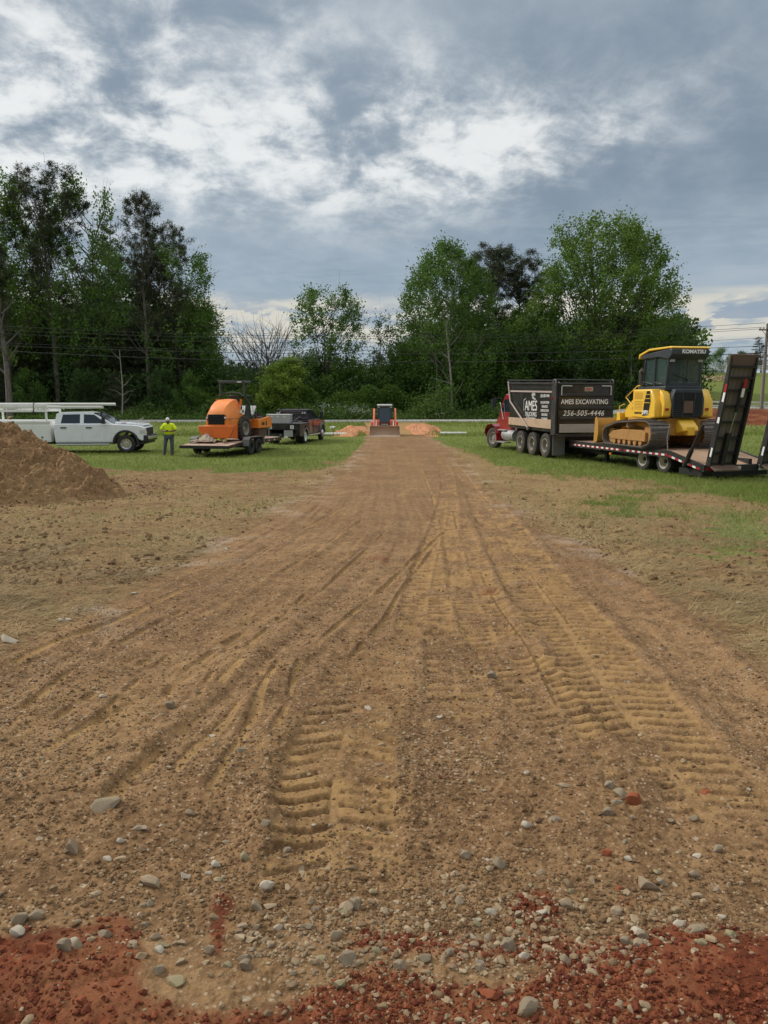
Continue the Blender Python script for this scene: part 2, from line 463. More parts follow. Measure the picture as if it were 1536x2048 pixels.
# ------------------------------------------------------------ the land: one dense sheet, cut along its own edges into zones
def edgeL(py): return np.interp(py, [838, 868, 890, 905, 940, 1000, 1060, 1150, 1220, 1275, 1330, 1500, 2100], [726, 733, 724, 712, 690, 600, 480, 330, 180, 60, -60, -500, -2000])
def edgeR(py): return np.interp(py, [838, 852, 868, 890, 930, 990, 1060, 1110, 1200, 1340, 1500, 2100], [860, 852, 850, 882, 930, 990, 1090, 1200, 1370, 1560, 1850, 3000])
def zones(x, y, z):
    """what covers the ground at a point: drive, grass, straw, red clay, smooth compacted sand, pale crushed stone"""
    yy = np.maximum(y, 1.3)
    px, py = W2P(x, yy, z)
    n1 = fbm(x * 0.9, y * 0.9, 21, 4) - 0.5; n2 = fbm(x * 3.1, y * 3.1, 31, 4) - 0.5
    n0 = fbm(x * 0.25, y * 0.25, 41, 3) - 0.5
    wob = (n1 * 90 + n2 * 50) * np.clip((py - 830) / 260, 0.06, 1.0)
    eL, eR = edgeL(py), edgeR(py)
    sc = np.clip((py - 835) / 8, 3, 60)
    drive = ss(px - eL + wob, -sc, sc) * ss(eR - px + wob, -sc, sc)
    drive = drive * ss(y, 82.0, 78.5)
    # grass boundary, as photo rows
    gl = np.interp(px, [0, 250, 500, 600, 690, 740], [935, 940, 940, 936, 918, 880])
    gr = np.interp(px, [840, 880, 930, 1000, 1100, 1250, 1400, 1536, 1800], [868, 884, 902, 930, 948, 962, 985, 1012, 1060])
    gb = np.where(px < 790, gl, gr)
    gw = np.clip((py - 840) * 0.22, 3, 40)
    grass = ss(gb - py + (n1 * 1.4 + n2) * gw, -gw * 0.35, gw * 0.35)
    # tufts left standing further out on the right
    tuft = np.exp(-((px - 1470) / 190) ** 2 - ((py - 1075) / 75) ** 2) + 0.6 * np.exp(-((px - 1230) / 90) ** 2 - ((py - 1010) / 40) ** 2)
    grass = np.maximum(grass, ss(tuft + n1 * 1.1 + n2 * 0.8, 0.45, 0.95) * 0.75)
    grass = grass * (1 - drive)
    # the road's own strip is covered by the road mesh; behind it grass
    straw = (1 - drive) * (1 - grass) * np.where(px < 790, ss(n1 * 1.6 + n2 * 1.2 + 0.15, -0.25, 0.55), ss(n1 * 1.5 + n2 * 1.2 + 0.34, -0.2, 0.4))
    yel = np.exp(-((px - 60) / 190) ** 2 - ((py - 1210) / 60) ** 2) + np.exp(-((px - 330) / 140) ** 2 - ((py - 1090) / 45) ** 2)
    straw = np.clip(straw + (1 - drive) * (1 - grass) * 0.5 * yel, 0, 1)
    # red clay in front
    c = 0
    for (a, b, ra, rb, s) in ((40, 1985, 260, 95, 1.7), (140, 1890, 150, 60, 0.6), (1500, 1965, 240, 85, 1.7), (1320, 1900, 90, 40, 0.5), (980, 1900, 130, 40, 0.62),
                              (1075, 1810, 65, 45, 0.75), (1000, 2010, 420, 60, 0.72), (435, 1860, 30, 75, 0.95), (455, 1810, 22, 20, 0.8), (560, 2060, 500, 60, 0.85), (690, 1800, 40, 14, 0.45),
                              (1250, 1800, 40, 25, 0.45), (1410, 1582, 16, 9, 1.1), (1270, 1608, 18, 14, 1.1), (230, 1850, 50, 60, 0.5), (790, 1880, 110, 25, 0.5), (1130, 1700, 60, 20, 0.3)):
        c = c + s * np.exp(-((px - a) / ra) ** 2 - ((py - b) / rb) ** 2)
    clay = ss(c + n1 * 1.0 + n2 * 1.2 + 0.5 * ss(py, 2060, 2200), 0.42, 0.80)
    clay = np.maximum(clay, ss(x, 24, 27) * ss(y, 69.5, 71.5) * ss(y, 81.5, 79) * ss(n1 * 1.5 + 0.75, 0.2, 0.5))
    grass = grass * (1 - clay)
    sand = ss(y, 46, 56) * drive * 0.9
    sand = np.maximum(sand, 0.0)
    # pale crushed stone along the edges of the drive
    dL = np.abs(px - eL) / (sc * 2.2 + 10); dR = np.abs(px - eR) / (sc * 1.6 + 8)
    pale = np.maximum(0.7 * np.exp(-dL ** 2), 0.6 * np.exp(-dR ** 2)) * ss(n2 + n1 * 0.6, 0.04, 0.26)
    pale = pale * ss(py, 862, 880) * ss(py, 1420, 1180)
    return dict(px=px, py=py, drive=drive, grass=grass, straw=straw, clay=clay, sand=sand, pale=pale, n1=n1, n2=n2)

def P2(pts): return [G(a, b)[:2] for a, b in pts]
# caterpillar and wheel prints: photo points of the centre line, half width (m), depth, bar spacing, chevron
TRACKS = [
    (P2([(664, 1800), (670, 1600), (686, 1500), (718, 1400), (752, 1300), (790, 1210)]), 0.275, 0.038, 0.118, 0.14, [0.3, 1, 1, 0.62, 0.38, 0.1]),
    (P2([(850, 1262), (857, 1180), (872, 1110), (893, 1030), (895, 960), (880, 915)]), 0.225, 0.030, 0.105, 0.0, [0.7, 1, 1, 0.9, 0.7, 0.4]),
    (P2([(1240, 1560), (1130, 1430), (1040, 1340), (985, 1262), (948, 1180), (925, 1100), (905, 1030)]), 0.235, 0.034, 0.105, 0.05, [0, 0.5, 0.8, 1, 1, 0.9, 0.6]),
    (P2([(1490, 1740), (1395, 1600), (1300, 1480), (1215, 1370), (1150, 1275), (1085, 1180), (1030, 1100), (985, 1030), (945, 965), (905, 915)]), 0.36, 0.032, 0.105, 0.08, [0.3, 0.6, 0.8, 1, 1, 1, 1, 0.9, 0.7, 0.3]),
    (P2([(905, 1560), (912, 1480), (918, 1390), (905, 1300), (890, 1240)]), 0.20, 0.022, 0.14, 0.08, [0, 0.6, 0.7, 0.7, 0.4]),
    (P2([(760, 1740), (752, 1600), (765, 1480), (785, 1380)]), 0.16, 0.025, 0.15, -0.12, [0.5, 0.6, 0.5, 0.2]),
    (P2([(1075, 1120), (1120, 1180), (1180, 1260), (1260, 1370)]), 0.12, 0.012, 0.12, 0.0, [0.3, 0.4, 0.3, 0]),
    (P2([(760, 1060), (800, 1000), (835, 950), (840, 905)]), 0.22, 0.012, 0.16, 0.0, [0.2, 0.5, 0.5, 0.2]),
]
# long thin scrape lines left by the blade: points, half width
SCRAPES = [
    (P2([(545, 1470), (560, 1440), (578, 1400), (600, 1330), (650, 1280), (720, 1220), (790, 1160), (860, 1090), (905, 1050)]), 0.028),
    (P2([(700, 1320), (735, 1278), (770, 1240), (800, 1190), (850, 1120), (880, 1080)]), 0.024),
    (P2([(330, 1395), (350, 1365), (372, 1342), (430, 1300), (500, 1255)]), 0.030),
    (P2([(395, 1410), (420, 1360), (450, 1325), (500, 1290), (560, 1240), (610, 1195), (660, 1150)]), 0.026),
    (P2([(20, 1440), (100, 1375), (190, 1315), (300, 1255), (430, 1190)]), 0.035),
    (P2([(100, 1440), (180, 1390), (240, 1350), (330, 1300)]), 0.030),
    (P2([(190, 1450), (240, 1395), (295, 1345), (350, 1300)]), 0.030),
    (P2([(180, 1640), (250, 1560), (330, 1490), (400, 1420), (440, 1370), (500, 1310)]), 0.045),
    (P2([(300, 1600), (370, 1520), (450, 1450), (500, 1380), (540, 1320)]), 0.045),
    (P2([(0, 1560), (90, 1500), (200, 1440), (300, 1390)]), 0.045),
    (P2([(410, 1590), (470, 1500), (505, 1440), (530, 1370), (570, 1310)]), 0.040),
    (P2([(0, 1350), (110, 1290), (260, 1230), (400, 1160)]), 0.04),
    (P2([(640, 1190), (700, 1130), (760, 1075), (800, 1040)]), 0.022),
    (P2([(560, 1150), (640, 1100), (700, 1060), (740, 1030)]), 0.03),
    (P2([(470, 1140), (560, 1085), (640, 1040), (690, 1010)]), 0.03),
    (P2([(1010, 1040), (960, 985), (925, 940), (895, 915)]), 0.04),
    (P2([(870, 1010), (862, 985), (850, 955), (838, 930)]), 0.04),
    (P2([(920, 1075), (912, 1040), (908, 1020)]), 0.03),
    (P2([(1180, 1300), (1090, 1180), (1030, 1110), (980, 1060)]), 0.02),
    (P2([(1120, 1420), (1060, 1300), (990, 1200), (960, 1140)]), 0.018),
]
RIDGES = [(P2([(1180, 1128), (1250, 1160), (1330, 1210), (1450, 1300), (1560, 1400)]), 0.10, 0.03),
          (P2([(1100, 1120), (1180, 1180), (1330, 1290), (1480, 1430), (1600, 1560)]), 0.14, -0.022),
          (P2([(540, 1700), (530, 1600), (535, 1520), (560, 1450)]), 0.07, 0.035),
          (P2([(1000, 1180), (1050, 1240), (1100, 1320), (1160, 1410), (1230, 1500)]), 0.05, 0.02)]
def along(x, y, pts, pad):
    """nearest distance to, and run along, a line"""
    pts = np.array(pts); lo = pts.min(0) - pad; hi = pts.max(0) + pad
    idx = np.nonzero((x > lo[0]) & (x < hi[0]) & (y > lo[1]) & (y < hi[1]))[0]
    X, Y = x[idx], y[idx]
    bd = np.full(len(X), 9.0); bs = np.zeros(len(X)); bk = np.zeros(len(X)); sg = np.zeros(len(X)); run = 0
    for i in range(len(pts) - 1):
        a, b = pts[i], pts[i + 1]; d = b - a; L = np.hypot(*d); d = d / L
        q = np.clip((X - a[0]) * d[0] + (Y - a[1]) * d[1], 0, L)
        ex = X - a[0] - d[0] * q; ey = Y - a[1] - d[1] * q
        dd = np.hypot(ex, ey); m = dd < bd
        bd = np.where(m, dd, bd); bs = np.where(m, run + q, bs); bk = np.where(m, i + q / L, bk)
        sg = np.where(m, np.sign(ex * d[1] - ey * d[0]), sg); run += L
    return idx, bd, bs, bk, sg
def smoothline(pts, k=4):
    pts = np.array(pts); n = len(pts); out = []
    for i in range(n - 1):
        p0, p1, p2, p3 = pts[max(i - 1, 0)], pts[i], pts[i + 1], pts[min(i + 2, n - 1)]
        for j in range(k):
            u = j / k
            out.append(0.5 * (2 * p1 + (p2 - p0) * u + (2 * p0 - 5 * p1 + 4 * p2 - p3) * u * u + (3 * p1 - p0 - 3 * p2 + p3) * u ** 3))
    out.append(pts[-1]); return np.array(out)

def relief(x, y, Z):
    """small relief on top of the lie of the land, in metres; and the compacted mask"""
    d = Z['drive']; px = Z['px']; py = Z['py']
    near = ss(y, 30, 12)
    w1, v1 = wor(x * 9, y * 9, 50); w2, v2 = wor(x * 21, y * 21, 60); w3, v3 = wor(x * 48, y * 48, 70)
    cl1 = np.sqrt(np.clip(0.42 - w1, 0, 1)) * (v1 > 0.72) * (0.4 + v1)
    cl2 = np.sqrt(np.clip(0.46 - w2, 0, 1)) * (v2 > 0.45) * (0.4 + v2)
    cl3 = np.sqrt(np.clip(0.5 - w3, 0, 1)) * (v3 > 0.3) * (0.3 + v3)
    f1 = fbm(x * 1.3, y * 1.3, 80, 4) - 0.5; f2 = fbm(x * 7, y * 7, 90, 5, 0.6) - 0.5
    rough = 0.35 + 1.0 * ss(vn(x * 0.9, y * 0.9, 15), 0.35, 0.75)
    loose = (1 - d)
    h = 0.020 * f1 + (0.020 + 0.014 * loose) * f2 * rough
    h = h + (0.004 * cl1 + 0.0065 * cl2 + 0.0045 * cl3) * near * rough
    # broken ground beside the drive
    bro = loose * (1 - Z['grass']) * ss(py, 925, 960)
    w4, v4 = wor(x * 3.2, y * 3.2, 33)
    h = h + bro * (0.085 * (fbm(x * 2.6, y * 2.6, 35, 5, 0.65) - 0.5) + 0.05 * np.clip(0.4 - w4, 0, 1) * (v4 > 0.6))
    st = fbm(x * 2.0 - y * 0.6, (y + x * 0.3) * 7.0, 37, 3) - 0.5
    h = h + bro * 0.030 * st
    # scrape striations: lines that run up the drive and swing to the left near the camera
    bend = np.clip(13.0 - y, 0, 20)
    u = x + 0.0145 * bend ** 2 * ss(-x, -2.5, 1.0)
    stri = (fbm(u * 5.2, y * 0.22, 45, 3) - 0.5) * 0.085 * ss(-x, -1.5, 0.6) + (fbm(u * 13, y * 0.35, 47, 2) - 0.5) * 0.024
    h = h + stri * d * ss(py, 1900, 1700) * ss(y, 26, 14)
    comp = np.zeros_like(x)
    for pts, hw, dep, per, chev, wt in TRACKS:
        wt = np.interp(np.linspace(0, len(wt) - 1, (len(wt) - 1) * 4 + 1), np.arange(len(wt)), wt)
        idx, bd, bs, bk, sg = along(x, y, smoothline(pts), hw * 1.6)
        if not len(idx): continue
        W = np.interp(bk, np.arange(len(wt)), wt)
        wv = hw * (1 + 0.16 * (vn(bs * 5, sg * 3.0, 71) - 0.5))
        m = ss(bd, wv * 1.04, wv * 0.93) * W
        patch = ss(fbm(x[idx] * 4.2, y[idx] * 4.2, 73, 3), 0.36, 0.50)
        m = m * (0.22 + 0.78 * patch)
        ph = (bs + sg * 0.0 + bd * chev * 2.2 + 0.022 * (vn(bs * 9, bd * 8, 75) - 0.5)) / per
        off = np.where(sg > 0, 0.5, 0.0) * (hw > 0.25)
        bar = 0.5 + 0.5 * np.cos(2 * np.pi * (ph + off))
        bar = ss(bar + 0.42 * (fbm(x[idx] * 30, y[idx] * 30, 77, 2) - 0.5), 0.58, 0.84)
        edge = ss(bd / hw, 0.05, 0.14) * ss(bd / hw, 0.99, 0.86)
        gdeep = 1 - ss(bd / hw, 0.05, 0.17) if hw > 0.25 else 0
        hh = -dep * 0.20 * m - dep * 0.85 * bar * edge * m - 0.35 * dep * gdeep * m
        hh = hh + 0.35 * dep * W * np.exp(-((bd - hw * 1.12) / (hw * 0.13)) ** 2)
        h[idx] = h[idx] * (1 - 0.55 * m) + hh
        comp[idx] = np.maximum(comp[idx], m * (1 - 0.95 * bar * edge) * (0.55 + 0.45 * ss(vn(x[idx] * 11, y[idx] * 11, 78), 0.3, 0.6)))
    sl = ss(fbm(u * 4.2, y * 0.10, 145, 3), 0.54, 0.66) * d * ss(py, 1750, 1500) * 0.42 * ss(vn(x * 6, y * 3, 79), 0.2, 0.6)
    comp = np.maximum(comp, sl)
    for pts, hw in SCRAPES:
        hw = hw * 0.72
        idx, bd, bs, bk, sg = along(x, y, smoothline(pts), hw * 5)
        if not len(idx): continue
        brk = ss(0.6 * vn(bs * 2.2, hw * 900, 81) + 0.4 * vn(x[idx] * 9, y[idx] * 9, 82), 0.34, 0.52) * ss(bk, 0, 1.2) * ss(len(pts) * 4 - 4 - bk, 0, 2)
        m = ss(bd, hw * 1.2, hw * 0.7) * brk
        h[idx] += -0.011 * m + 0.016 * brk * np.exp(-((bd * sg + hw * 2.0) / (hw * 0.9)) ** 2)
        comp[idx] = np.maximum(comp[idx], m * 0.95)
    for pts, hw, a in RIDGES:
        idx, bd, bs, bk, sg = along(x, y, smoothline(pts), hw * 3)
        if len(idx): h[idx] += a * np.exp(-(bd / hw) ** 2) * (0.5 + vn(x[idx] * 14, y[idx] * 14, 83))
    # the torn red clay in front
    c = Z['clay'] * ss(y, 12, 8)
    w5, v5 = wor(x * 13, y * 13, 93); w6, v6 = wor(x * 30, y * 30, 94)
    rg = ss(fbm(x * 1.6, y * 1.6, 95, 3), 0.42, 0.58)
    h = h + c * rg * (0.022 * np.sqrt(np.clip(0.55 - w5, 0, 1)) * v5 + 0.010 * np.sqrt(np.clip(0.55 - w6, 0, 1)) * v6)
    pilef = np.exp(-((px - 80) / 300) ** 2 - ((py - 2010) / 110) ** 2) + np.exp(-((px - 1480) / 230) ** 2 - ((py - 1960) / 90) ** 2)
    h = h + pilef * (0.030 + 0.07 * (fbm(x * 5, y * 5, 97, 4) - 0.4)) * ss(py, 1780, 1900)
    g = Z['grass'] * ss(y, 14, 20)
    h = h * (1 - 0.5 * g)
    far = ss(y, 70, 45)
    h = h * (0.4 + 0.6 * far)
    return h, comp

# grid
rowp = np.concatenate([np.arange(2220, 1250, -1.9), np.arange(1250, 960, -1.35), np.arange(960, 842, -0.9)])
ys = []
for q in rowp: ys.append(G(768, q)[1])
ys = np.array(ys)
front = ys[0]
ys = np.concatenate([[-400, -120, -40, -15, -6, -2, -0.5, 0.4, 0.9, 1.2, 1.45], [v for v in ys if v > 1.5], np.array([83, 85, 88, 91, 95, 99, 104, 110, 117, 125, 134, 144, 155, 170, 190, 230, 300, 450, 800, 1600, 4000.])])
ys = np.unique(ys)
us = np.linspace(-0.62, 0.62, 900)
ext = np.array([0.64, 0.67, 0.71, 0.76, 0.82, 0.9, 1.0, 1.15, 1.4, 1.8, 2.4, 3.4, 5, 8, 14, 26, 60, 160])
us = np.concatenate([-ext[::-1], us, ext])
Yg, Ug = np.meshgrid(ys, us, indexing='ij')
Sg = np.maximum(Yg, 1.5) * 0.985 + 0.35
Xg = (Ug * Sg).ravel(); Yg = Yg.ravel()
Zg = terr(Xg, Yg)
ZN = zones(Xg, Yg, Zg)
hr, comp = relief(Xg, Yg, ZN)
hr = hr * ss(np.abs(Xg), 400, 60)
Zt = Zg + hr
nr, nc = len(ys), len(us)
def land_z(x, y):
    """height of the finished ground at a few points (bilinear in the sheet)"""
    x = np.asarray(x, float); y = np.asarray(y, float)
    i = np.clip(np.searchsorted(ys, y) - 1, 0, nr - 2)
    fy = np.clip((y - ys[i]) / (ys[i + 1] - ys[i]), 0, 1)
    out = 0
    for di, wy in ((0, 1 - fy), (1, fy)):
        s = np.maximum(ys[i + di], 1.5) * 0.985 + 0.35
        u = x / s; j = np.clip(np.searchsorted(us, u) - 1, 0, nc - 2)
        fx = np.clip((u - us[j]) / (us[j + 1] - us[j]), 0, 1)
        zz = Zt[(i + di) * nc + j] * (1 - fx) + Zt[(i + di) * nc + j + 1] * fx
        out = out + wy * zz
    return out
m, t, b = newmat('soil')
at1 = t.nodes.new('ShaderNodeAttribute'); at1.attribute_name = 'cover'
at2 = t.nodes.new('ShaderNodeAttribute'); at2.attribute_name = 'cover_b'
sp1 = t.nodes.new('ShaderNodeSeparateColor'); t.links.new(at1.outputs['Color'], sp1.inputs[0])
sp2 = t.nodes.new('ShaderNodeSeparateColor'); t.links.new(at2.outputs['Color'], sp2.inputs[0])
grs, stw, cly = [N(t, sp1.outputs[i]) for i in range(3)]
cmp_, pal, drv = [N(t, sp2.outputs[i]) for i in range(3)]
co = obco(t)
na = noise(t, co, 0.7, 5, 0.6, 0.3); nb = noise(t, co, 6.0, 6, 0.65); ncn = noise(t, co, 40.0, 5, 0.7); nd = noise(t, co, 170.0, 3, 0.7)
vo = voro(t, co, 55.0, 'Color'); vs = sep(t, vo)[0]; vd = voro(t, co, 55.0)
vo2 = voro(t, co, 17.0, 'Color'); vs2 = sep(t, vo2)[1]; vd2 = voro(t, co, 17.0)
soil = mixc(t, na.ss(0.35, 0.65), (0.190, 0.106, 0.049), (0.280, 0.166, 0.080))
soil = mixc(t, nb.ss(0.42, 0.62) * 0.7, soil, (0.105, 0.058, 0.027))
nm_ = noise(t, co, 16.0, 5, 0.68)
soil = mixc(t, nm_.ss(0.50, 0.64) * 0.55, soil, (0.315, 0.200, 0.100))
soil = mixc(t, nm_.ss(0.46, 0.34) * 0.6, soil, (0.090, 0.050, 0.024))
soil = mixc(t, ncn.ss(0.48, 0.64) * 0.6, soil, (0.350, 0.220, 0.115))
soil = mixc(t, (vs.ss(0.80, 0.86) * vd.ss(0.42, 0.26)) * 0.75, soil, (0.44, 0.34, 0.23))
soil = mixc(t, (vs2.ss(0.90, 0.93) * vd2.ss(0.26, 0.16)) * 0.7, soil, (0.46, 0.38, 0.28))
soil = mixc(t, (vs.ss(0.20, 0.14) * vd.ss(0.42, 0.26)) * 0.5, soil, (0.12, 0.075, 0.042))
csand = mixc(t, nb.ss(0.35, 0.65), (0.385, 0.238, 0.100), (0.31, 0.185, 0.078))
soil = mixc(t, cmp_.ss(0.10, 0.95) * 0.80, soil, csand)
offd = mixc(t, (nb * 0.6 + nm_ * 0.5).ss(0.44, 0.62), (0.300, 0.192, 0.092), (0.130, 0.074, 0.035))
offd = mixc(t, na.ss(0.5, 0.62) * 0.28, offd, (0.185, 0.150, 0.064))
offd = mixc(t, nm_.ss(0.50, 0.36) * 0.55, offd, (0.070, 0.040, 0.020))
soil = mixc(t, (1.0 - drv) * 0.75, soil, offd)
strawc = mixc(t, ncn.ss(0.38, 0.62), (0.42, 0.310, 0.140), (0.20, 0.130, 0.058))
soil = mixc(t, stw * (nb * 0.5 + nm_ * 0.6).ss(0.46, 0.60) * 0.8, soil, strawc)
palec = mixc(t, ncn.ss(0.40, 0.6), (0.52, 0.45, 0.36), (0.34, 0.27, 0.20))
soil = mixc(t, pal * ncn.ss(0.34, 0.55) * 0.8, soil, palec)
clayc = mixc(t, nb.ss(0.36, 0.62), (0.215, 0.062, 0.028), (0.085, 0.022, 0.011))
clayc = mixc(t, nm_.ss(0.48, 0.34) * 0.6, clayc, (0.055, 0.016, 0.009))
clayc = mixc(t, (na * 0.7 + nb * 0.4).ss(0.54, 0.66) * 0.55, clayc, (0.31, 0.135, 0.062))
soil = mixc(t, cly * (nb * 0.6 + ncn * 0.5).ss(0.34, 0.52), soil, clayc)
grc = mixc(t, nb.ss(0.36, 0.64), (0.105, 0.140, 0.027), (0.165, 0.190, 0.050))
grc = mixc(t, ncn.ss(0.5, 0.7) * 0.4, grc, (0.20, 0.18, 0.075))
soil = mixc(t, (grs * (nb * 0.5 + ncn * 0.6 + 0.45)).ss(0.30, 0.72), soil, grc)
t.links.new(soil.k, b.inputs['Base Color']); b.inputs['Roughness'].default_value = 0.97
b.inputs['Specular IOR Level'].default_value = 0.12
hb = nb * 0.5 + ncn * 0.55 + nd * 0.22 + (vd * -0.5 + 0.5) * vs * 0.5
bump(t, b, hb + nm_ * 0.6, 0.9, 0.022)
idxg = (np.arange(nr - 1)[:, None] * nc + np.arange(nc - 1)[None, :]).ravel()
Fq = np.stack([idxg, idxg + 1, idxg + nc + 1, idxg + nc], 1)
cover = np.stack([ZN['grass'], ZN['straw'], ZN['clay'], np.ones_like(Xg)], 1).astype(np.float32)
cover_b = np.stack([np.maximum(comp, ZN['sand']), ZN['pale'], ZN['drive'], np.ones_like(Xg)], 1).astype(np.float32)
Vg = np.stack([Xg, Yg, Zt], 1)
fc = idxg
dm = ZN['drive'][fc] > 0.5; gm = (ZN['grass'][fc] > 0.5) & ~dm
gm = gm | (Yg[fc] > 84)
def sheet(name, sel, label):
    F = Fq[sel]; used = np.unique(F); re = np.zeros(len(Vg), np.int64); re[used] = np.arange(len(used))
    me = rawmesh(name, Vg[used], re[F], 'soil', smooth=True)
    for nm, A in (('cover', cover), ('cover_b', cover_b)):
        a = me.attributes.new(nm, 'FLOAT_COLOR', 'POINT'); a.data.foreach_set('color', A[used].ravel())
    return tag(link(name, me), kind='structure', label=label)
sheet('dirt_driveway', dm, 'brown graded dirt driveway with tyre and track prints')
sheet('grass_field', gm, 'green mown grass field')
sheet('ground', ~dm & ~gm, 'scraped brown ground with dead straw')
# the paved road
m, t, b = newmat('asphalt'); co = obco(t); n1 = noise(t, co, 0.5, 4); n2 = noise(t, co, 30, 3)
t.links.new(mixc(t, n1 * 0.6 + n2 * 0.3, (0.30, 0.29, 0.27), (0.42, 0.41, 0.385)).k, b.inputs['Base Color']); b.inputs['Roughness'].default_value = 0.9
xs = np.concatenate([np.arange(-400, -60, 20), np.arange(-60, 120, 2.0), np.arange(120, 600, 20)])
RV = []; RF = []
for i, x in enumerate(xs):
    for k, (dyy, up) in enumerate(((81.2, -0.3), (81.5, 0.10), (84.6, 0.15), (87.8, 0.10), (88.1, -0.3))):
        RV.append((x, dyy, float(terr(x, 84.6)) + up))
    if i: RF += [(5 * (i - 1) + k, 5 * i + k, 5 * i + k + 1, 5 * (i - 1) + k + 1) for k in range(4)]
tag(link('road', rawmesh('road', np.array(RV), np.array(RF), 'asphalt')), kind='structure', label='pale grey paved road crossing behind the field')
for nm, y0 in (('road_edge_line', 81.62), ('road_edge_line', 87.55)):
    q = MB()
    for a in xs[:-1]:
        pass
    LV = []; LF = []
    for i, x in enumerate(xs):
        z = float(terr(x, 84.6)) + 0.108
        LV += [(x, y0, z + 0.002), (x, y0 + 0.13, z + 0.004)]
        if i: LF.append((2 * i - 2, 2 * i, 2 * i + 1, 2 * i - 1))
    tag(link(nm, rawmesh(nm, np.array(LV), np.array(LF), 'white_mark')), kind='structure', label='white painted line along the edge of the road')
# ------------------------------------------------------------ stones
def paint_stone(name, a, b_, c_, sc=22.0, dusty=0.4, coat=None):
    m, t, b = newmat(name); co = obco(t)
    n = noise(t, co, sc, 5, 0.65, 0.4); n2 = noise(t, co, sc * 6, 3, 0.6)
    at = t.nodes.new('ShaderNodeAttribute'); at.attribute_name = 'tint'; f = N(t, at.outputs['Fac'])
    c = mixc(t, f, a, b_); c = mixc(t, n.ss(0.45, 0.62) * dusty, c, c_); c = mixc(t, n2.ss(0.5, 0.7) * 0.25, c, tuple(q * 0.6 for q in a))
    if coat: c = mixc(t, (sep(t, co)[2] + n * 0.5).ss(0.30, 0.12) * 0.8, c, coat)
    t.links.new(c.k, b.inputs['Base Color']); b.inputs['Roughness'].default_value = 0.9; b.inputs['Specular IOR Level'].default_value = 0.2
    bump(t, b, n * 0.7 + n2 * 0.4, 0.5, 0.006)
paint_stone('gravel_mat', (0.185, 0.125, 0.070), (0.40, 0.310, 0.200), (0.235, 0.150, 0.078), 14)
paint_stone('clod_mat', (0.140, 0.082, 0.040), (0.26, 0.165, 0.085), (0.19, 0.115, 0.058), 30)
paint_stone('red_clod_mat', (0.110, 0.026, 0.013), (0.25, 0.078, 0.034), (0.10, 0.030, 0.017), 25)
paint_stone('stone_white', (0.46, 0.40, 0.31), (0.46, 0.40, 0.31), (0.40, 0.34, 0.26), 30, 0.75, coat=(0.20, 0.120, 0.058))
paint_stone('stone_grey', (0.27, 0.215, 0.145), (0.27, 0.215, 0.145), (0.22, 0.165, 0.11), 26, 0.75, coat=(0.20, 0.120, 0.058))
paint_stone('stone_tan', (0.36, 0.275, 0.185), (0.36, 0.275, 0.185), (0.24, 0.165, 0.10), 26, 0.75, coat=(0.20, 0.120, 0.058))
paint_stone('stone_olive', (0.28, 0.235, 0.135), (0.28, 0.235, 0.135), (0.36, 0.30, 0.17), 30, 0.75, coat=(0.20, 0.120, 0.058))
paint_stone('clay_lump', (0.27, 0.085, 0.038), (0.27, 0.085, 0.038), (0.24, 0.06, 0.03), 30, 0.6)
import bmesh
def ico(sub):
    bm = bmesh.new(); bmesh.ops.create_icosphere(bm, subdivisions=sub, radius=1.0)
    V = np.array([v.co[:] for v in bm.verts]); F = np.array([[v.index for v in f.verts] for f in bm.faces]); bm.free(); return V, F
def pebble(sub, seed, flat=0.65, rough=0.16, cuts=13):
    V, F = ico(sub); r = np.random.default_rng(seed)
    for _ in range(cuts):                                # flattened facets of a broken, worn stone
        n = r.normal(size=3); n /= np.linalg.norm(n); dcut = r.uniform(0.40, 0.82)
        q = V @ n; V = V - np.outer(np.maximum(q - dcut, 0) * 0.9, n)
    ph = r.uniform(0, 10, 3)
    V = V * (1 + rough * 0.5 * (np.sin(V[:, [0]] * 3.1 + ph[0]) * np.sin(V[:, [1]] * 2.7 + ph[1]) + 0.4 * np.sin(V[:, [2]] * 7 + ph[2])))
    V = V * np.array([1.0, r.uniform(0.62, 0.95), flat * r.uniform(0.75, 1.1)])
    return V, F
def scatter(name, mat, pos, size, protos, label, tints=None, sink=0.25, sq=1.0):
    """one object of many small lumps"""
    n = len(pos); which = RNG.integers(0, len(protos), n); VV = []; FF = []; TT = []; off = 0
    for k, (pv, pf) in enumerate(protos):
        s = np.nonzero(which == k)[0]
        if not len(s): continue
        a = RNG.uniform(0, 2 * np.pi, len(s)); ca, sa = np.cos(a), np.sin(a)
        tl = RNG.uniform(-0.35, 0.35, len(s))
        X = pv[None, :, 0] * np.ones((len(s), 1)); Yv = pv[None, :, 1] * np.ones((len(s), 1)); Zv = pv[None, :, 2] * np.ones((len(s), 1))
        X2 = X * np.cos(tl)[:, None] + Zv * np.sin(tl)[:, None]; Z2 = -X * np.sin(tl)[:, None] + Zv * np.cos(tl)[:, None]
        Xr = X2 * ca[:, None] - Yv * sa[:, None]; Yr = X2 * sa[:, None] + Yv * ca[:, None]
        q = size[s][:, None]
        P3 = np.stack([Xr * q + pos[s, 0][:, None], Yr * q + pos[s, 1][:, None], Z2 * q * sq + pos[s, 2][:, None] + q * (0.6 - sink) * 0.5], 2)
        VV.append(P3.reshape(-1, 3)); m = len(pv)
        FF.append((pf[None] + (np.arange(len(s)) * m)[:, None, None] + off).reshape(-1, 3)); off += m * len(s)
        tt = tints[s] if tints is not None else RNG.random(len(s))
        TT.append(np.repeat(tt, m))
    me = rawmesh(name, np.concatenate(VV), np.concatenate(FF), mat, np.concatenate(TT), smooth=False)
    return tag(link(name, me), kind='stuff', label=label)
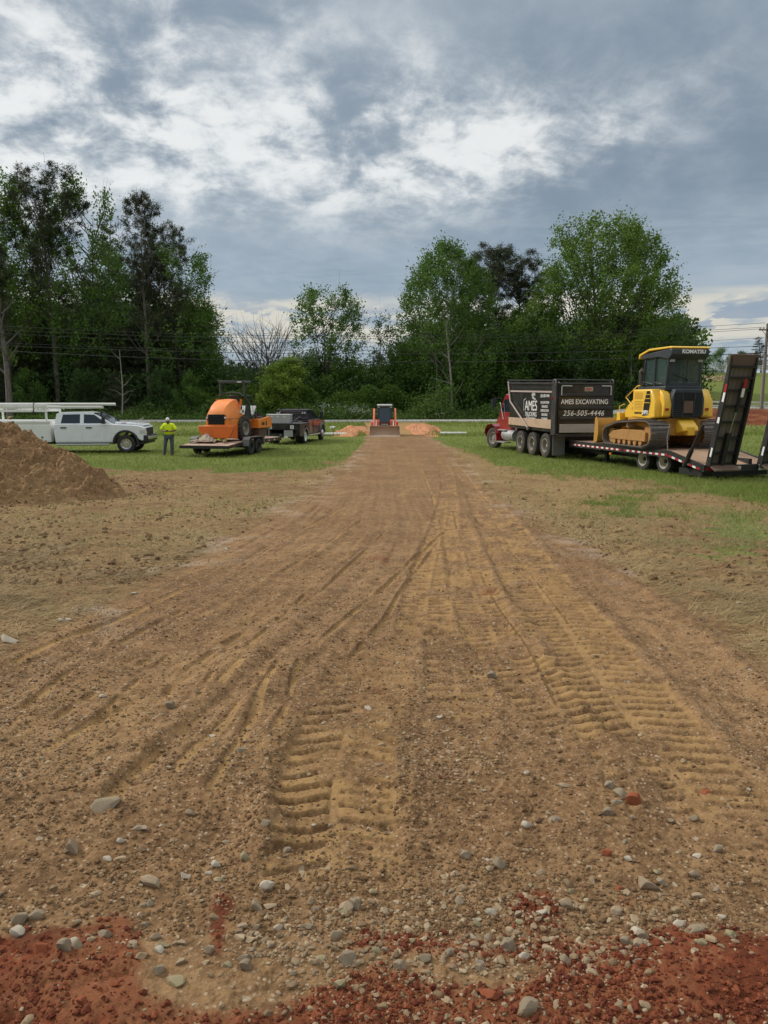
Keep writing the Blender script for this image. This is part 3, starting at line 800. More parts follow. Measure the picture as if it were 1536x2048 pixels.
def fan(n, y0, y1, half=0.72, pw=1.0):
    """random ground points spread about evenly over the picture between two distances"""
    q = RNG.random(n) ** pw
    y = 1 / (1 / y0 + (1 / y1 - 1 / y0) * q)
    x = RNG.uniform(-half, half, n) * (y + 0.3)
    return x, y
P1 = [pebble(1, 100 + i) for i in range(8)]; P2_ = [pebble(2, 200 + i) for i in range(8)]
CL = [pebble(1, 300 + i, 0.75, 0.5, 2) for i in range(8)]
def place_stuff(name, mat, n, y0, y1, smin, smax, dens, label, protos, pw=1.0, sink=0.3, tfun=None, power=2.6):
    x, y = fan(n, y0, y1, pw=pw); z = terr(x, y); Z = zones(x, y, z)
    keep = RNG.random(n) < dens(x, y, Z); x, y = x[keep], y[keep]
    s = smin * (1 - RNG.random(len(x)) * (1 - (smin / smax) ** power)) ** (-1 / power)
    pos = np.stack([x, y, land_z(x, y)], 1)
    return scatter(name, mat, pos, s, protos, label, sink=sink, tints=(RNG.random(len(x)) ** 1.6 if tfun is None else tfun(len(x))))
_, CTRK = None, None
def ontrack(x, y):
    """1 on compacted prints"""
    r = np.zeros_like(x)
    for pts, hw, dep, per, chev, wt in TRACKS[:4]:
        idx, bd, bs, bk, sg = along(x, y, np.array(pts), hw)
        W = np.interp(bk, np.arange(len(wt)), wt)
        r[idx] = np.maximum(r[idx], ss(bd, hw * 1.1, hw * 0.9) * W)
    return r
def corner(Z): return np.exp(-((Z['px'] - 60) / 300) ** 2 - ((Z['py'] - 2010) / 95) ** 2) + np.exp(-((Z['px'] - 1490) / 260) ** 2 - ((Z['py'] - 1975) / 75) ** 2)
def band(Z):      # the rubbly band across the front
    b = np.exp(-((Z['py'] - 1875) / 75) ** 2) * 0.85 + 0.30 * ss(Z['py'], 1560, 1800) + 0.12
    return b
def patches(Z): return ss(Z['n1'] + 0.6 * Z['n2'], -0.12, 0.22)
def d1(x, y, Z): return np.clip(band(Z) * (0.08 + 0.95 * patches(Z)) * (1 - 0.8 * ontrack(x, y)) * (1 - 0.92 * np.clip(corner(Z) * 1.4, 0, 1)), 0, 1)
place_stuff('gravel', 'gravel_mat', 31000, 1.6, 5.2, 0.005, 0.026, d1, 'worn tan and grey gravel scattered over the front of the driveway', P2_, power=2.1, sink=0.35)
def d2(x, y, Z): return np.clip((0.30 + 0.6 * patches(Z)) * (1 - 0.75 * ontrack(x, y)) * (0.35 + 0.65 * Z['drive']) * (1 - Z['grass']), 0, 1)
place_stuff('fine_gravel', 'gravel_mat', 31000, 3.2, 20.0, 0.0065, 0.026, d2, 'small pale gravel scattered over the driveway', P1, power=3.0, sink=0.6)
def d3(x, y, Z): return np.clip((0.35 + 0.6 * patches(Z)) * (1 - 0.9 * ontrack(x, y)) * (1 - 0.9 * Z['clay']), 0, 1)
place_stuff('soil_crumbs', 'clod_mat', 50000, 2.2, 15.0, 0.0045, 0.018, d3, 'brown crumbs of loose soil on the driveway', CL, power=2.6, sink=0.2)
def d4(x, y, Z): return np.clip(Z['clay'] * (0.22 + 0.8 * ss(Z['n1'] + 0.6 * Z['n2'], -0.05, 0.22)), 0, 1) * (y < 10)
place_stuff('clay_crumbs', 'red_clod_mat', 50000, 1.55, 5.0, 0.004, 0.019, d4, 'crumbled wet red clay along the front', CL, power=2.4, sink=0.1)
def d5(x, y, Z): return (1 - Z['drive']) * (1 - Z['grass']) * (0.15 + ss(Z['n1'] + Z['n2'], 0.0, 0.3) * 0.8)
place_stuff('turned_clods', 'clod_mat', 26000, 7.0, 27.0, 0.012, 0.06, d5, 'dark clods of turned topsoil beside the driveway', CL, power=2.4, sink=0.2)

# stones one can point at: photo x, y, width in photo pixels, kind, label
STONES = [
 (209, 1606, 70, 'grey', 0.55, 'large flat grey stone half buried at the left of the driveway'),
 (1052, 2016, 44, 'grey', 1.0, 'upright rough grey stone at the bottom edge right of centre'),
 (305, 1762, 48, 'tan', 0.55, 'flat angular brown stone left of the red clay streak'),
 (350, 1968, 42, 'olive', 0.6, 'olive yellow oblong stone lying below the red clay streak'),
 (145, 1703, 32, 'tan', 0.9, 'tall brown stone in a small hollow at the left'),
 (42, 1873, 30, 'white', 0.9, 'white stone at the head of the red clay at far left'),
 (40, 1845, 34, 'grey', 0.9, 'grey cobble just above the white stone at far left'),
 (72, 1834, 34, 'grey', 0.8, 'round grey cobble beside the far left cluster'),
 (210, 1873, 32, 'grey', 0.85, 'rounded grey cobble in the gravel band at the left'),
 (133, 1916, 30, 'grey', 0.9, 'pale grey wedge shaped stone standing in the red clay at left'),
 (156, 1903, 26, 'grey', 0.8, 'dark grey cobble beside the wedge shaped stone'),
 (80, 1912, 30, 'clay', 0.8, 'bright orange clay lump at the left'),
 (532, 1770, 30, 'white', 0.8, 'pale angular stone on a small rise left of the tyre print'),
 (372, 1748, 24, 'white', 0.85, 'bright white rounded stone below the angular brown stone'),
 (435, 1735, 22, 'white', 0.7, 'white pebble above the red clay smear'),
 (416, 1748, 16, 'white', 0.7, 'small white pebble just left of a larger white pebble'),
 (998, 1728, 28, 'grey', 1.0, 'upright olive grey stone right of the centre'),
 (929, 1706, 26, 'grey', 0.6, 'dark flat pebble left of the upright olive grey stone'),
 (974, 1720, 14, 'white', 0.8, 'small white stone touching the upright olive grey stone'),
 (1106, 1640, 28, 'grey', 0.6, 'dark grey flat stone beside a chalky white patch'),
 (1056, 1650, 24, 'white', 0.8, 'chalky white crushed stone in the middle right'),
 (1267, 1610, 32, 'clay', 0.8, 'orange red clay lump resting on a heap of pebbles'),
 (1242, 1592, 30, 'grey', 0.6, 'pale flat stone on the small heap at right'),
 (1216, 1576, 24, 'grey', 0.7, 'light grey stone at the top of the small heap at right'),
 (1232, 1612, 22, 'grey', 0.7, 'greenish grey pebble left of the orange clay lump'),
 (1408, 1582, 26, 'clay', 0.6, 'dark red clay clod sitting alone in the right track print'),
 (1131, 1815, 30, 'tan', 0.9, 'brown rounded cobble among red crumbs right of centre'),
 (1036, 1831, 20, 'tan', 0.8, 'small brown pebble left of the red crumbs'),
 (1084, 1833, 22, 'white', 0.6, 'pale flat pebble among the red crumbs'),
 (1012, 1893, 32, 'grey', 0.95, 'faceted grey stone set in red clay right of centre'),
 (1046, 1915, 26, 'white', 1.0, 'white upright stone right of the faceted grey stone'),
 (960, 1924, 18, 'white', 1.0, 'small white upright stone in the red clay'),
 (849, 1918, 34, 'grey', 0.8, 'smooth egg shaped grey cobble near the bottom centre'),
 (800, 1932, 28, 'grey', 0.7, 'grey stone left of the egg shaped cobble'),
 (682, 1973, 26, 'olive', 1.2, 'tall narrow olive stone standing in red clay at the bottom'),
 (692, 1920, 38, 'grey', 0.8, 'large pale grey cobble in the pebble cluster at bottom centre'),
 (671, 1866, 28, 'grey', 0.7, 'oval grey pebble at the top of the bottom centre cluster'),
 (690, 1817, 34, 'tan', 0.6, 'flat tan stone with a dab of orange clay on it'),
 (488, 1917, 30, 'grey', 0.9, 'grey cobble at the left of the bottom centre gravel'),
 (492, 1937, 26, 'grey', 0.8, 'grey cobble below its twin in the bottom centre gravel'),
 (512, 1815, 30, 'tan', 0.7, 'flat brown stone right of the red clay smear'),
 (540, 1812, 28, 'tan', 0.6, 'brown stone next to another flat brown stone by the smear'),
 (1355, 1852, 26, 'white', 0.7, 'pale stone at the right above the dark red clay'),
 (1386, 1865, 40, 'grey', 0.5, 'long pale flat stone at the right above the dark red clay'),
 (1280, 1870, 34, 'white', 0.6, 'whitish broken stone at the edge of the right clay bank'),
 (1250, 1892, 22, 'grey', 0.8, 'small grey cobble against the right clay bank'),
 (1290, 1774, 40, 'tan', 0.5, 'long tan stone pressed into the ground at right'),
 (1320, 1768, 26, 'grey', 0.6, 'grey pebble beside the long tan stone'),
 (1392, 1792, 22, 'tan', 0.8, 'tan pebble right of the long tan stone'),
 (1230, 1826, 26, 'tan', 0.6, 'brown pebble below the smooth sandy patch'),
 (382, 1627, 22, 'tan', 0.8, 'tan stone right of the large half buried stone'),
 (290, 1656, 24, 'tan', 0.7, 'brown oval pebble below the large half buried stone'),
 (322, 1652, 10, 'white', 0.8, 'tiny white pebble beside the brown oval one'),
 (452, 1686, 18, 'tan', 0.8, 'round tan pebble left of the deep track print'),
 (532, 1668, 24, 'grey', 0.8, 'blue grey stone at the left rim of the deep track print'),
 (572, 1700, 20, 'grey', 0.7, 'bluish broken stone in the corner of the deep track print'),
 (208, 1392, 16, 'white', 0.6, 'small white flake of stone alone on the left of the driveway'),
 (342, 1418, 20, 'grey', 0.8, 'grey stone in a clump of dark soil at the left'),
 (426, 1474, 14, 'white', 0.6, 'white chip of stone between two scrape lines'),
 (480, 1504, 20, 'grey', 0.6, 'pale stone chip above the deep track print'),
 (242, 1715, 24, 'tan', 0.6, 'brown pebble left of the angular brown stone'),
 (22, 1282, 40, 'white', 0.5, 'white limestone slab at the left edge of the driveway'),
 (126, 1243, 16, 'white', 0.6, 'pale stone on the left verge of the driveway'),
 (136, 1240, 14, 'white', 0.6, 'small pale stone beside another on the left verge'),
 (269, 1188, 14, 'white', 0.6, 'pale stone lying where straw meets the left of the driveway'),
 (454, 1101, 10, 'white', 0.7, 'tiny white stone on the far left verge'),
 (1478, 1210, 16, 'tan', 0.7, 'tan stone at the right beyond the dark furrow'),
 (1168, 1092, 14, 'tan', 0.6, 'pale flat stone on the right verge'),
 (1107, 1308, 16, 'grey', 0.6, 'white chip between the two right track prints'),
 (984, 1356, 20, 'grey', 0.7, 'pale stone in the gravelly strip between prints'),
 (880, 1431, 14, 'white', 0.8, 'small white stone in the middle of the driveway'),
 (738, 1416, 16, 'white', 0.5, 'flat white chip in the faint print left of centre'),
 (1052, 1548, 14, 'white', 0.7, 'small white pebble low in the middle of the driveway'),
 (966, 1576, 14, 'white', 0.7, 'white pebble left of the low middle one'),
 (1128, 1572, 26, 'tan', 0.4, 'flat brown stone near the heap of pebbles'),
 (1495, 1580, 10, 'white', 0.8, 'lone white pebble near the right edge'),
 (628, 1650, 10, 'white', 0.8, 'tiny pale pebble inside the deep track print'),
 (660, 1648, 12, 'grey', 0.9, 'grey pebble in the dark groove of the deep track print'),
 (1210, 1710, 24, 'clay', 0.7, 'reddish stone in the gravel at right'),
 (1235, 1780, 16, 'clay', 0.7, 'dark red chip of clay at right'),
 (976, 1985, 44, 'clay', 0.6, 'smooth red clay lump at the bottom right of centre'),
 (167, 2030, 22, 'clay', 0.7, 'orange clay lump at the bottom left edge'),
]
STN = {}
def stone(px, py, wpx, kind, asp, label, group=None, seed=None):
    x, y, z = G(px, py); k = (y * CP + (H0 - z) * SP)
    wd = wpx / FPX * k
    key = hash((px, py)) & 0xFFFF if seed is None else seed
    sk = (kind, key % 6)
    if sk not in STN:
        V, F = pebble(3, 500 + key % 6 + 7 * len(kind), 0.85, 0.10, 16)
        V = V / (V[:, 0].max() - V[:, 0].min())
        STN[sk] = rawmesh('stone', V, F, {'grey': 'stone_grey', 'tan': 'stone_tan', 'white': 'stone_white', 'olive': 'stone_olive', 'clay': 'clay_lump'}[kind], np.full(len(V), 0.5), smooth=True)
        STN[sk].set_sharp_from_angle(angle=R(16))
    o = link('clay_clod' if kind == 'clay' else 'stone', STN[sk]); h = wd * asp
    o.location = (x, y - wd * 0.1, float(land_z(x, y)) + h * 0.14); o.scale = (wd, wd * 0.85, h * 1.25)
    o.rotation_euler = (random.uniform(-0.2, 0.2), random.uniform(-0.2, 0.2), random.uniform(-0.35, 0.35))
    return tag(o, label, 'clod' if kind == 'clay' else 'stone', group)
for i, a in enumerate(STONES): stone(*a, group='stones on the driveway', seed=i * 7 + 3)
# more that nothing tells apart
ms = np.random.default_rng(5)
for i in range(110):
    for _ in range(60):
        px = ms.uniform(-20, 1556); py = ms.choice([ms.normal(1880, 42), ms.uniform(1620, 1850), ms.normal(1905, 25)])
        cl = min([abs(px - a) for a in (180, 300, 480, 690, 760, 950, 1060, 1280, 1420)])
        if ms.random() < math.exp(-(cl / 60) ** 2) + 0.12: break
    if 570 < px < 780 and py < 1780: continue
    if py > 1905 and (px < 230 or px > 1290): continue
    kd = ms.choice(['grey', 'grey', 'tan', 'white', 'olive'])
    nm = {'grey': 'small grey pebble in the gravel band across the front', 'tan': 'small tan pebble in the gravel band across the front',
          'white': 'small white pebble in the gravel band across the front', 'olive': 'small olive pebble in the gravel band across the front'}[str(kd)]
    stone(px, py, ms.uniform(12, 26), str(kd), ms.uniform(0.55, 1.0), nm, group={'grey': 'grey pebbles in the front gravel band', 'tan': 'tan pebbles in the front gravel band', 'white': 'white pebbles in the front gravel band', 'olive': 'olive pebbles in the front gravel band'}[str(kd)], seed=int(ms.integers(0, 999)))

# ------------------------------------------------------------ heaps
def heap(name, label, cat, cx, cy, rx, ry, h, mat_over, seed, rot=0.0, nr_=150, na_=360, rough=1.0, peak=(0, 0), clod=1.0, kind=None, sharp=1.25):
    rr = np.linspace(0, 1, nr_) ** 0.9; aa = np.linspace(0, 2 * np.pi, na_, endpoint=False)
    Rr, Aa = np.meshgrid(rr, aa, indexing='ij')
    lim = 1 + 0.14 * np.sin(2 * Aa + seed) + 0.10 * np.sin(3 * Aa + 2.1 * seed) + 0.06 * np.sin(7 * Aa + seed)
    lx = Rr * np.cos(Aa) * rx * lim; ly = Rr * np.sin(Aa) * ry * lim
    q = np.clip(1 - Rr, 0, 1) ** sharp
    X = cx + (lx * math.cos(rot) - ly * math.sin(rot)) + peak[0] * q; Y = cy + (lx * math.sin(rot) + ly * math.cos(rot)) + peak[1] * q
    x, y = X.ravel(), Y.ravel()
    z0 = terr(x, y); e = ss((1 - Rr).ravel(), 0.0, 0.12)
    w1, v1 = wor(x * 2.6, y * 2.6, seed); w2, v2 = wor(x * 6.5, y * 6.5, seed + 3); w3, v3 = wor(x * 15, y * 15, seed + 5)
    big = fbm(x * 0.7, y * 0.7, seed + 8, 4) - 0.5
    a = Aa.ravel()
    rill = (fbm(a * 9 + x * 0.3, Rr.ravel() * 2.2, seed + 11, 3) - 0.5)
    z = z0 - 0.10 + (h + 0.10) * q.ravel() * (1 + 0.35 * big) + e * rough * (0.26 * big + 0.30 * rill * q.ravel() ** 0.5
        + clod * (0.13 * np.sqrt(np.clip(0.5 - w1, 0, 1)) * (v1 > 0.55) * v1 + 0.065 * np.sqrt(np.clip(0.5 - w2, 0, 1)) * (v2 > 0.35) + 0.03 * np.sqrt(np.clip(0.5 - w3, 0, 1)))
        + 0.13 * (fbm(x * 7, y * 7, seed + 13, 5, 0.68) - 0.5))
    V = np.stack([x, y, z], 1)
    F = []
    i = np.arange(nr_ - 1)[:, None] * na_; j = np.arange(na_)[None, :]; j2 = (j + 1) % na_
    F = np.stack([(i + j).ravel(), (i + na_ + j).ravel(), (i + na_ + j2).ravel(), (i + j2).ravel()], 1)
    me = rawmesh(name, V, F, 'soil', smooth=True); n = len(V)
    c1 = np.zeros((n, 4), np.float32); c1[:, 3] = 1; c2 = c1.copy()
    cl = mat_over(x, y, z, q.ravel(), Rr.ravel()); c1[:, :3] = np.stack(cl[:3], 1); c2[:, :3] = np.stack(cl[3:], 1)
    for nm, A in (('cover', c1), ('cover_b', c2)):
        at = me.attributes.new(nm, 'FLOAT_COLOR', 'POINT'); at.data.foreach_set('color', A.ravel())
    return tag(link(name, me), label, cat, kind=kind)
one = lambda x, v: np.full_like(x, v)
def brown(x, y, z, q, r):
    st = 0.45 * ss(fbm(x * 1.1, y * 1.1, 61, 4), 0.42, 0.6) * ss(q, 0.5, 0.05)
    return (one(x, 0), st, one(x, 0), 0.25 * ss(fbm(x * 0.8, y * 1.5, 62, 3), 0.5, 0.62), one(x, 0), one(x, 1.0))
heap('dirt_pile', 'tall brown pile of dug topsoil at the left in front of the white truck', 'dirt pile', -10.9, 18.8, 4.6, 4.6, 2.65, brown, 4, peak=(-0.2, 0.3), clod=1.7, rough=1.25, nr_=260, na_=620, sharp=1.0)
def orange(x, y, z, q, r):
    n = fbm(x * 1.4, y * 1.4, 63, 4)
    return (one(x, 0), one(x, 0), ss(n, 0.25, 0.42), 0.75 * ss(x * 0, -1, -0.5) * ss(n, 0.5, 0.42), one(x, 0), one(x, 1))
def claymat(x, y, z, q, r):
    n = fbm(x * 2.2, y * 2.2, 64, 4)
    return (one(x, 0), one(x, 0), one(x, 1.0), one(x, 0.0), one(x, 0), one(x, 1))
m = MATS['soil'].copy(); m.name = 'orange_clay'; MATS['orange_clay'] = m
for nd_ in [q for q in m.node_tree.nodes if q.type == 'MIX']:
    pass
m2, t, b = newmat('orange_clay_plain'); co = obco(t); n1 = noise(t, co, 1.6, 5, 0.65); n2 = noise(t, co, 14, 5, 0.65)
c = mixc(t, n1.ss(0.4, 0.62), (0.52, 0.205, 0.078), (0.38, 0.175, 0.085)); c = mixc(t, n2.ss(0.5, 0.68) * 0.6, c, (0.62, 0.38, 0.22)); c = mixc(t, n2.ss(0.45, 0.3) * 0.6, c, (0.30, 0.085, 0.035))
t.links.new(c.k, b.inputs['Base Color']); b.inputs['Roughness'].default_value = 0.95; bump(t, b, n2, 0.6, 0.03)
lf = heap('clay_bank', 'orange clay bank on the left shoulder of the ditch crossing', 'clay bank', -3.0, 57.0, 1.75, 7.6, 0.34, claymat, 9, nr_=60, na_=150, rough=0.6, peak=(0.5, 1), sharp=0.45)
rg_ = heap('clay_bank', 'orange clay bank on the right shoulder of the ditch crossing', 'clay bank', 3.6, 60.0, 1.75, 9.5, 0.32, claymat, 12, nr_=60, na_=150, rough=0.6, peak=(-0.8, 3.0), sharp=0.45)
for o in (lf, rg_): o.data.materials.clear(); o.data.materials.append(MATS['orange_clay_plain'])
bpy.data.materials.remove(MATS.pop('orange_clay'))

# clods and straw lying on the dirt pile
pile = [o for o in bpy.data.objects if o.name == 'dirt_pile'][0]
PV = np.empty(len(pile.data.vertices) * 3, np.float32); pile.data.vertices.foreach_get('co', PV); PV = PV.reshape(-1, 3)
k = RNG.integers(0, len(PV), 9000); sz = 0.010 * (1 - RNG.random(9000) * 0.97) ** (-0.45); pp = PV[k] + RNG.normal(0, 0.02, (9000, 3)) * np.array([1, 1, 0.1])
k2 = RNG.uniform(0, 2 * np.pi, 3500); r2 = 1 + np.abs(RNG.normal(0, 0.16, 3500)); q2 = np.stack([-10.9 + 4.5 * r2 * np.cos(k2), 18.8 + 4.4 * r2 * np.sin(k2)], 1); pp = np.concatenate([pp, np.column_stack([q2, land_z(q2[:, 0], q2[:, 1])])]); sz = np.concatenate([sz, 0.010 * (1 - RNG.random(3500) * 0.97) ** (-0.45)])
scatter('pile_clods', 'clod_mat', pp, np.minimum(sz, 0.085), CL, 'loose clods lying on the slope of the dirt pile', sink=0.2)
# ------------------------------------------------------------ leaves, trees
def quads(C, size, asp=0.5, up=0.0, rng=RNG, tint=None):
    """a small pointed leaf face at every centre"""
    n = len(C); a = rng.normal(size=(n, 3)); a[:, 2] += up; a /= np.linalg.norm(a, axis=1)[:, None] + 1e-9
    b = rng.normal(size=(n, 3)); b -= (b * a).sum(1)[:, None] * a; b /= np.linalg.norm(b, axis=1)[:, None] + 1e-9
    s = size * rng.uniform(0.6, 1.35, n)[:, None]
    V = np.stack([C - a * s * 0.5, C + b * s * asp * 0.5, C + a * s * 0.5, C - b * s * asp * 0.5], 1).reshape(-1, 3)
    F = np.arange(4 * n).reshape(n, 4)
    tt = rng.random(n) if tint is None else tint
    return V, F, np.repeat(tt, 4)
def tubes_np(segs, n=6):
    """many limbs: list of (points, radii) -> one mesh"""
    mb = MB()
    for pts, rs in segs: mb.tube(pts, list(rs), n, cap=False)
    return np.array(mb.v), np.array(mb.f)
def limb(p, d, L, r, rng, n=6, curve=0.25, jit=0.08, taper=0.25):
    pts = [np.array(p, float)]; d = np.array(d, float)
    for i in range(n):
        d = d + np.array([0, 0, curve / n]) + rng.normal(0, jit, 3); d /= np.linalg.norm(d)
        pts.append(pts[-1] + d * L / n)
    return pts, np.linspace(r, r * taper, n + 1)
def make_tree(name, H, bare, prof, seed, leafm, barkm, nl=26, leaf=0.34, perclump=26, asp=0.6, elev=50, spread=1.0, clump=0.55, trunk_r=0.28, subs=5, lean=0.0,
              fork=False, kind='broad', dead=0, stems=1, droop=0.0):
    rng = np.random.default_rng(seed); segs = []; C = []; T = []
    for s_ in range(stems):
        off = rng.normal(0, 0.35, 2) if stems > 1 else (0, 0)
        tp = [np.array([off[0], off[1], -0.4])]; d = np.array([lean + (off[0] * 0.12), off[1] * 0.12, 1.0])
        nn = 12
        hh = H * (rng.uniform(0.82, 1.0) if stems > 1 else 0.97)
        for i in range(nn):
            d = d + rng.normal(0, 0.028, 3); d[2] = 1
            tp.append(tp[-1] + d * hh / nn)
        tp = np.array(tp); tr = trunk_r * (1 - np.linspace(0, 1, nn + 1) * 0.90) * (1 if stems == 1 else 0.7)
        segs.append((list(tp), tr))
        for k in range(nl):
            f = bare + (1 - bare) * (k + rng.random()) / nl * 0.97
            base = np.array([np.interp(f * nn, np.arange(nn + 1), tp[:, c]) for c in range(3)])
            az = k * 2.399 + rng.uniform(-0.5, 0.5)
            L = prof((f - bare) / (1 - bare)) * spread * rng.uniform(0.62, 1.15)
            if L < 0.25: L = 0.25
            e = R(elev + rng.uniform(-14, 14) + (18 * (f - 0.6) if kind == 'broad' else 25 * (f - 0.7)))
            dr = (math.cos(az) * math.cos(e), math.sin(az) * math.cos(e), math.sin(e))
            rr_ = max(0.02, min(0.12, L * 0.022)) * (1.5 if kind == 'pine' else 1)
            lp, lr = limb(base, dr, L, rr_, rng, 6, 0.22 - droop, 0.09)
            segs.append((lp, lr)); lp = np.array(lp)
            m = max(2, int(subs * min(1.5, L / 2.2)))
            for q in range(m):
                g = rng.uniform(0.35, 1.0) * 6
                p = np.array([np.interp(g, np.arange(7), lp[:, c]) for c in range(3)])
                sd_ = rng.normal(size=3); sd_[2] = abs(sd_[2]) * 0.5 + 0.15 - droop; sd_ /= np.linalg.norm(sd_)
                sl = L * rng.uniform(0.14, 0.36)
                sp_, sr = limb(p, sd_ * 0.8 + np.array(dr) * 0.5, sl, rr_ * 0.45, rng, 3, 0.15 - droop * 2)
                segs.append((sp_, sr)); tip = np.array(sp_[-1])
                nq = int(perclump * rng.uniform(0.5, 1.4))
                sg = clump * rng.uniform(0.6, 1.2)
                cc = tip + rng.normal(0, 1, (nq, 3)) * np.array([sg, sg, sg * (0.75 if kind == 'broad' else 0.42)])
                if kind == 'broad':
                    w_ = rng.random((nq, 1)); cc = cc * 0.75 + 0.25 * (p * w_ + tip * (1 - w_))
                C.append(cc); T.append(np.clip(rng.normal(0.5, 0.22, nq) + rng.uniform(-0.28, 0.28), 0, 1))
        for k in range(dead):
            f = rng.uniform(0.12, bare); base = np.array([np.interp(f * nn, np.arange(nn + 1), tp[:, c]) for c in range(3)])
            az = rng.uniform(0, 6.28); e = R(rng.uniform(-25, 20))
            segs.append(limb(base, (math.cos(az) * math.cos(e), math.sin(az) * math.cos(e), math.sin(e)), rng.uniform(0.8, 3.0), 0.045, rng, 5, -0.5, 0.2))
    V, F = tubes_np(segs, 6 if H > 6 else 5)
    root = thing(name, None, 'tree')
    link('trunk', rawmesh('trunk', V, F, barkm, smooth=True), root)
    if C:
        C = np.concatenate(C); T = np.concatenate(T)
        V, F, tt = quads(C, leaf, asp, 0.0, rng, T)
        link('crown', rawmesh('crown', V, F, leafm, tt), root)
    return root
def needles(name, H, bare, prof, seed, barkm='bark_dark', nl=22, per=70, elev=18, trunk_r=0.30, dead=6, mat='needle', leaf=0.42, clump=0.34, **k):
    return make_tree(name, H, bare, prof, seed, mat, barkm, nl=nl, leaf=leaf, perclump=per, asp=0.16, elev=elev, clump=clump, trunk_r=trunk_r, dead=dead, kind='pine', **k)
egg = lambda R_: (lambda f: R_ * (max(0, math.sin(math.pi * (0.16 + 0.80 * f))) ** 0.75))
top = lambda R_: (lambda f: R_ * (1.04 - f) ** 0.55 * min(1, 0.6 + f))
col = lambda R_: (lambda f: R_ * (1 - f ** 2.2) ** 0.7 + 0.2)
vase = lambda R_: (lambda f: R_ * (0.55 + 0.75 * math.sin(math.pi * min(1, f * 0.9 + 0.12))))
def make_tree2(name, H, bare, env, seed, leafm, barkm, ncl=420, per=42, leaf=0.26, sg=0.42, trunk_r=0.25, stems=1, asp=0.6, gap=0.42, upr=1.35, lim=46, shell=0.55, fs=1.0, lean=0.0):
    """a tree whose leaf clumps fill an envelope env(t), t from crown base 0 to tip 1, with limbs reaching into it"""
    rng = np.random.default_rng(seed); C = []; T = []; segs = []; cz0 = H * bare
    tr = []
    for s_ in range(stems):
        off = rng.normal(0, 0.4, 2) if stems > 1 else np.zeros(2); tp = [np.array([off[0], off[1], -0.4])]; d = np.array([lean + off[0] * 0.2, off[1] * 0.2, 1.0]); nn = 12; hh = H * (0.92 if stems == 1 else rng.uniform(0.75, 0.92))
        for i in range(nn): d = d + rng.normal(0, 0.03, 3); d[2] = 1; tp.append(tp[-1] + d * hh / nn)
        tr.append(np.array(tp)); segs.append((tp, trunk_r * (0.65 if stems > 1 else 1) * (1 - np.linspace(0, 1, nn + 1) * 0.92)))
    cl = []
    while len(cl) < ncl:
        t = rng.random() ** 0.9; a = rng.uniform(0, 2 * math.pi)
        bulge = 1 + 0.30 * (vn(np.array([a * 1.3 + 9]), np.array([t * 4.0 * fs]), seed)[0] - 0.5) * 2 + 0.12 * math.sin(3 * a + seed)
        r = env(t) * bulge * (shell + (1 - shell) * rng.random()) if rng.random() < 0.72 else env(t) * bulge * math.sqrt(rng.random())
        if rng.random() > env(t) / (env(0.45) + 1e-6) + 0.12: continue
        p = np.array([r * math.cos(a) + lean * t * H, r * math.sin(a), cz0 + (H - cz0) * t])
        q = vn(np.array([p[0] * 0.55 + 7]), np.array([p[2] * 0.5 + p[1] * 0.45]), seed + 3)[0]
        if q < gap * rng.uniform(0.7, 1.1): continue
        cl.append(p)
    cl = np.array(cl)
    for p in cl:
        n = int(per * rng.uniform(0.5, 1.5)); s = sg * rng.uniform(0.65, 1.3); out = np.array([p[0], p[1], 0]); out /= np.linalg.norm(out) + 1e-6
        w = rng.normal(0, 1, n); c = p + rng.normal(0, 1, (n, 3)) * np.array([s, s, s * 0.8]) * 0.75 + np.outer(w * s * upr * 0.7, out * 0.45 + np.array([0, 0, 0.9]))
        C.append(c); T.append(np.clip(rng.normal(0.5, 0.2, n) + rng.uniform(-0.3, 0.3), 0, 1))
    for k in rng.choice(len(cl), min(lim, len(cl)), replace=False):
        p = cl[k]; tp = tr[rng.integers(0, stems)]; hr = math.hypot(p[0], p[1]); zb = max(H * bare * 0.75, p[2] - hr * rng.uniform(0.9, 1.7)); f = np.clip(zb / tp[-1][2], 0.05, 0.98) * (len(tp) - 1)
        b = np.array([np.interp(f, np.arange(len(tp)), tp[:, c]) for c in range(3)]); m1 = b * 0.6 + p * 0.4 + np.array([0, 0, -0.06 * hr]) + rng.normal(0, 0.12, 3); m2 = b * 0.25 + p * 0.75 + rng.normal(0, 0.12, 3)
        r0 = 0.018 + 0.011 * hr; segs.append(([b, m1, m2, p], [r0, r0 * 0.7, r0 * 0.45, r0 * 0.18]))
        for _ in range(2): q = p + rng.normal(0, 0.9, 3) + np.array([0, 0, 0.5]); segs.append(([m2, (m2 + q) / 2 + rng.normal(0, 0.1, 3), q], [r0 * 0.4, r0 * 0.25, r0 * 0.1]))
    V, F = tubes_np(segs, 6); root = thing(name, None, 'tree'); link('trunk', rawmesh('trunk', V, F, barkm, smooth=True), root)
    if per == 0: return root
    V, F, tt = quads(np.concatenate(C), leaf, asp, 0.0, rng, np.concatenate(T)); link('crown', rawmesh('crown', V, F, leafm, tt), root)
    return root
ov = lambda R_, c=0.45, w=0.60, k=0.5: (lambda t: R_ * max(0.03, 1 - ((t - c) / w) ** 2) ** k)
TP = {}
TP['poplar'] = make_tree2('broadleaf_tree', 20, 0.10, ov(7.9, 0.42, 0.60, 0.5), 1, 'leaf_bright', 'bark_dark', ncl=1000, per=60, trunk_r=0.36, gap=0.40, lim=90)
TP['poplar2'] = make_tree2('broadleaf_tree', 20, 0.08, ov(6.6, 0.30, 0.72, 0.62), 2, 'leaf_mid', 'bark_pale', ncl=800, per=56, trunk_r=0.24, gap=0.34, lim=40)
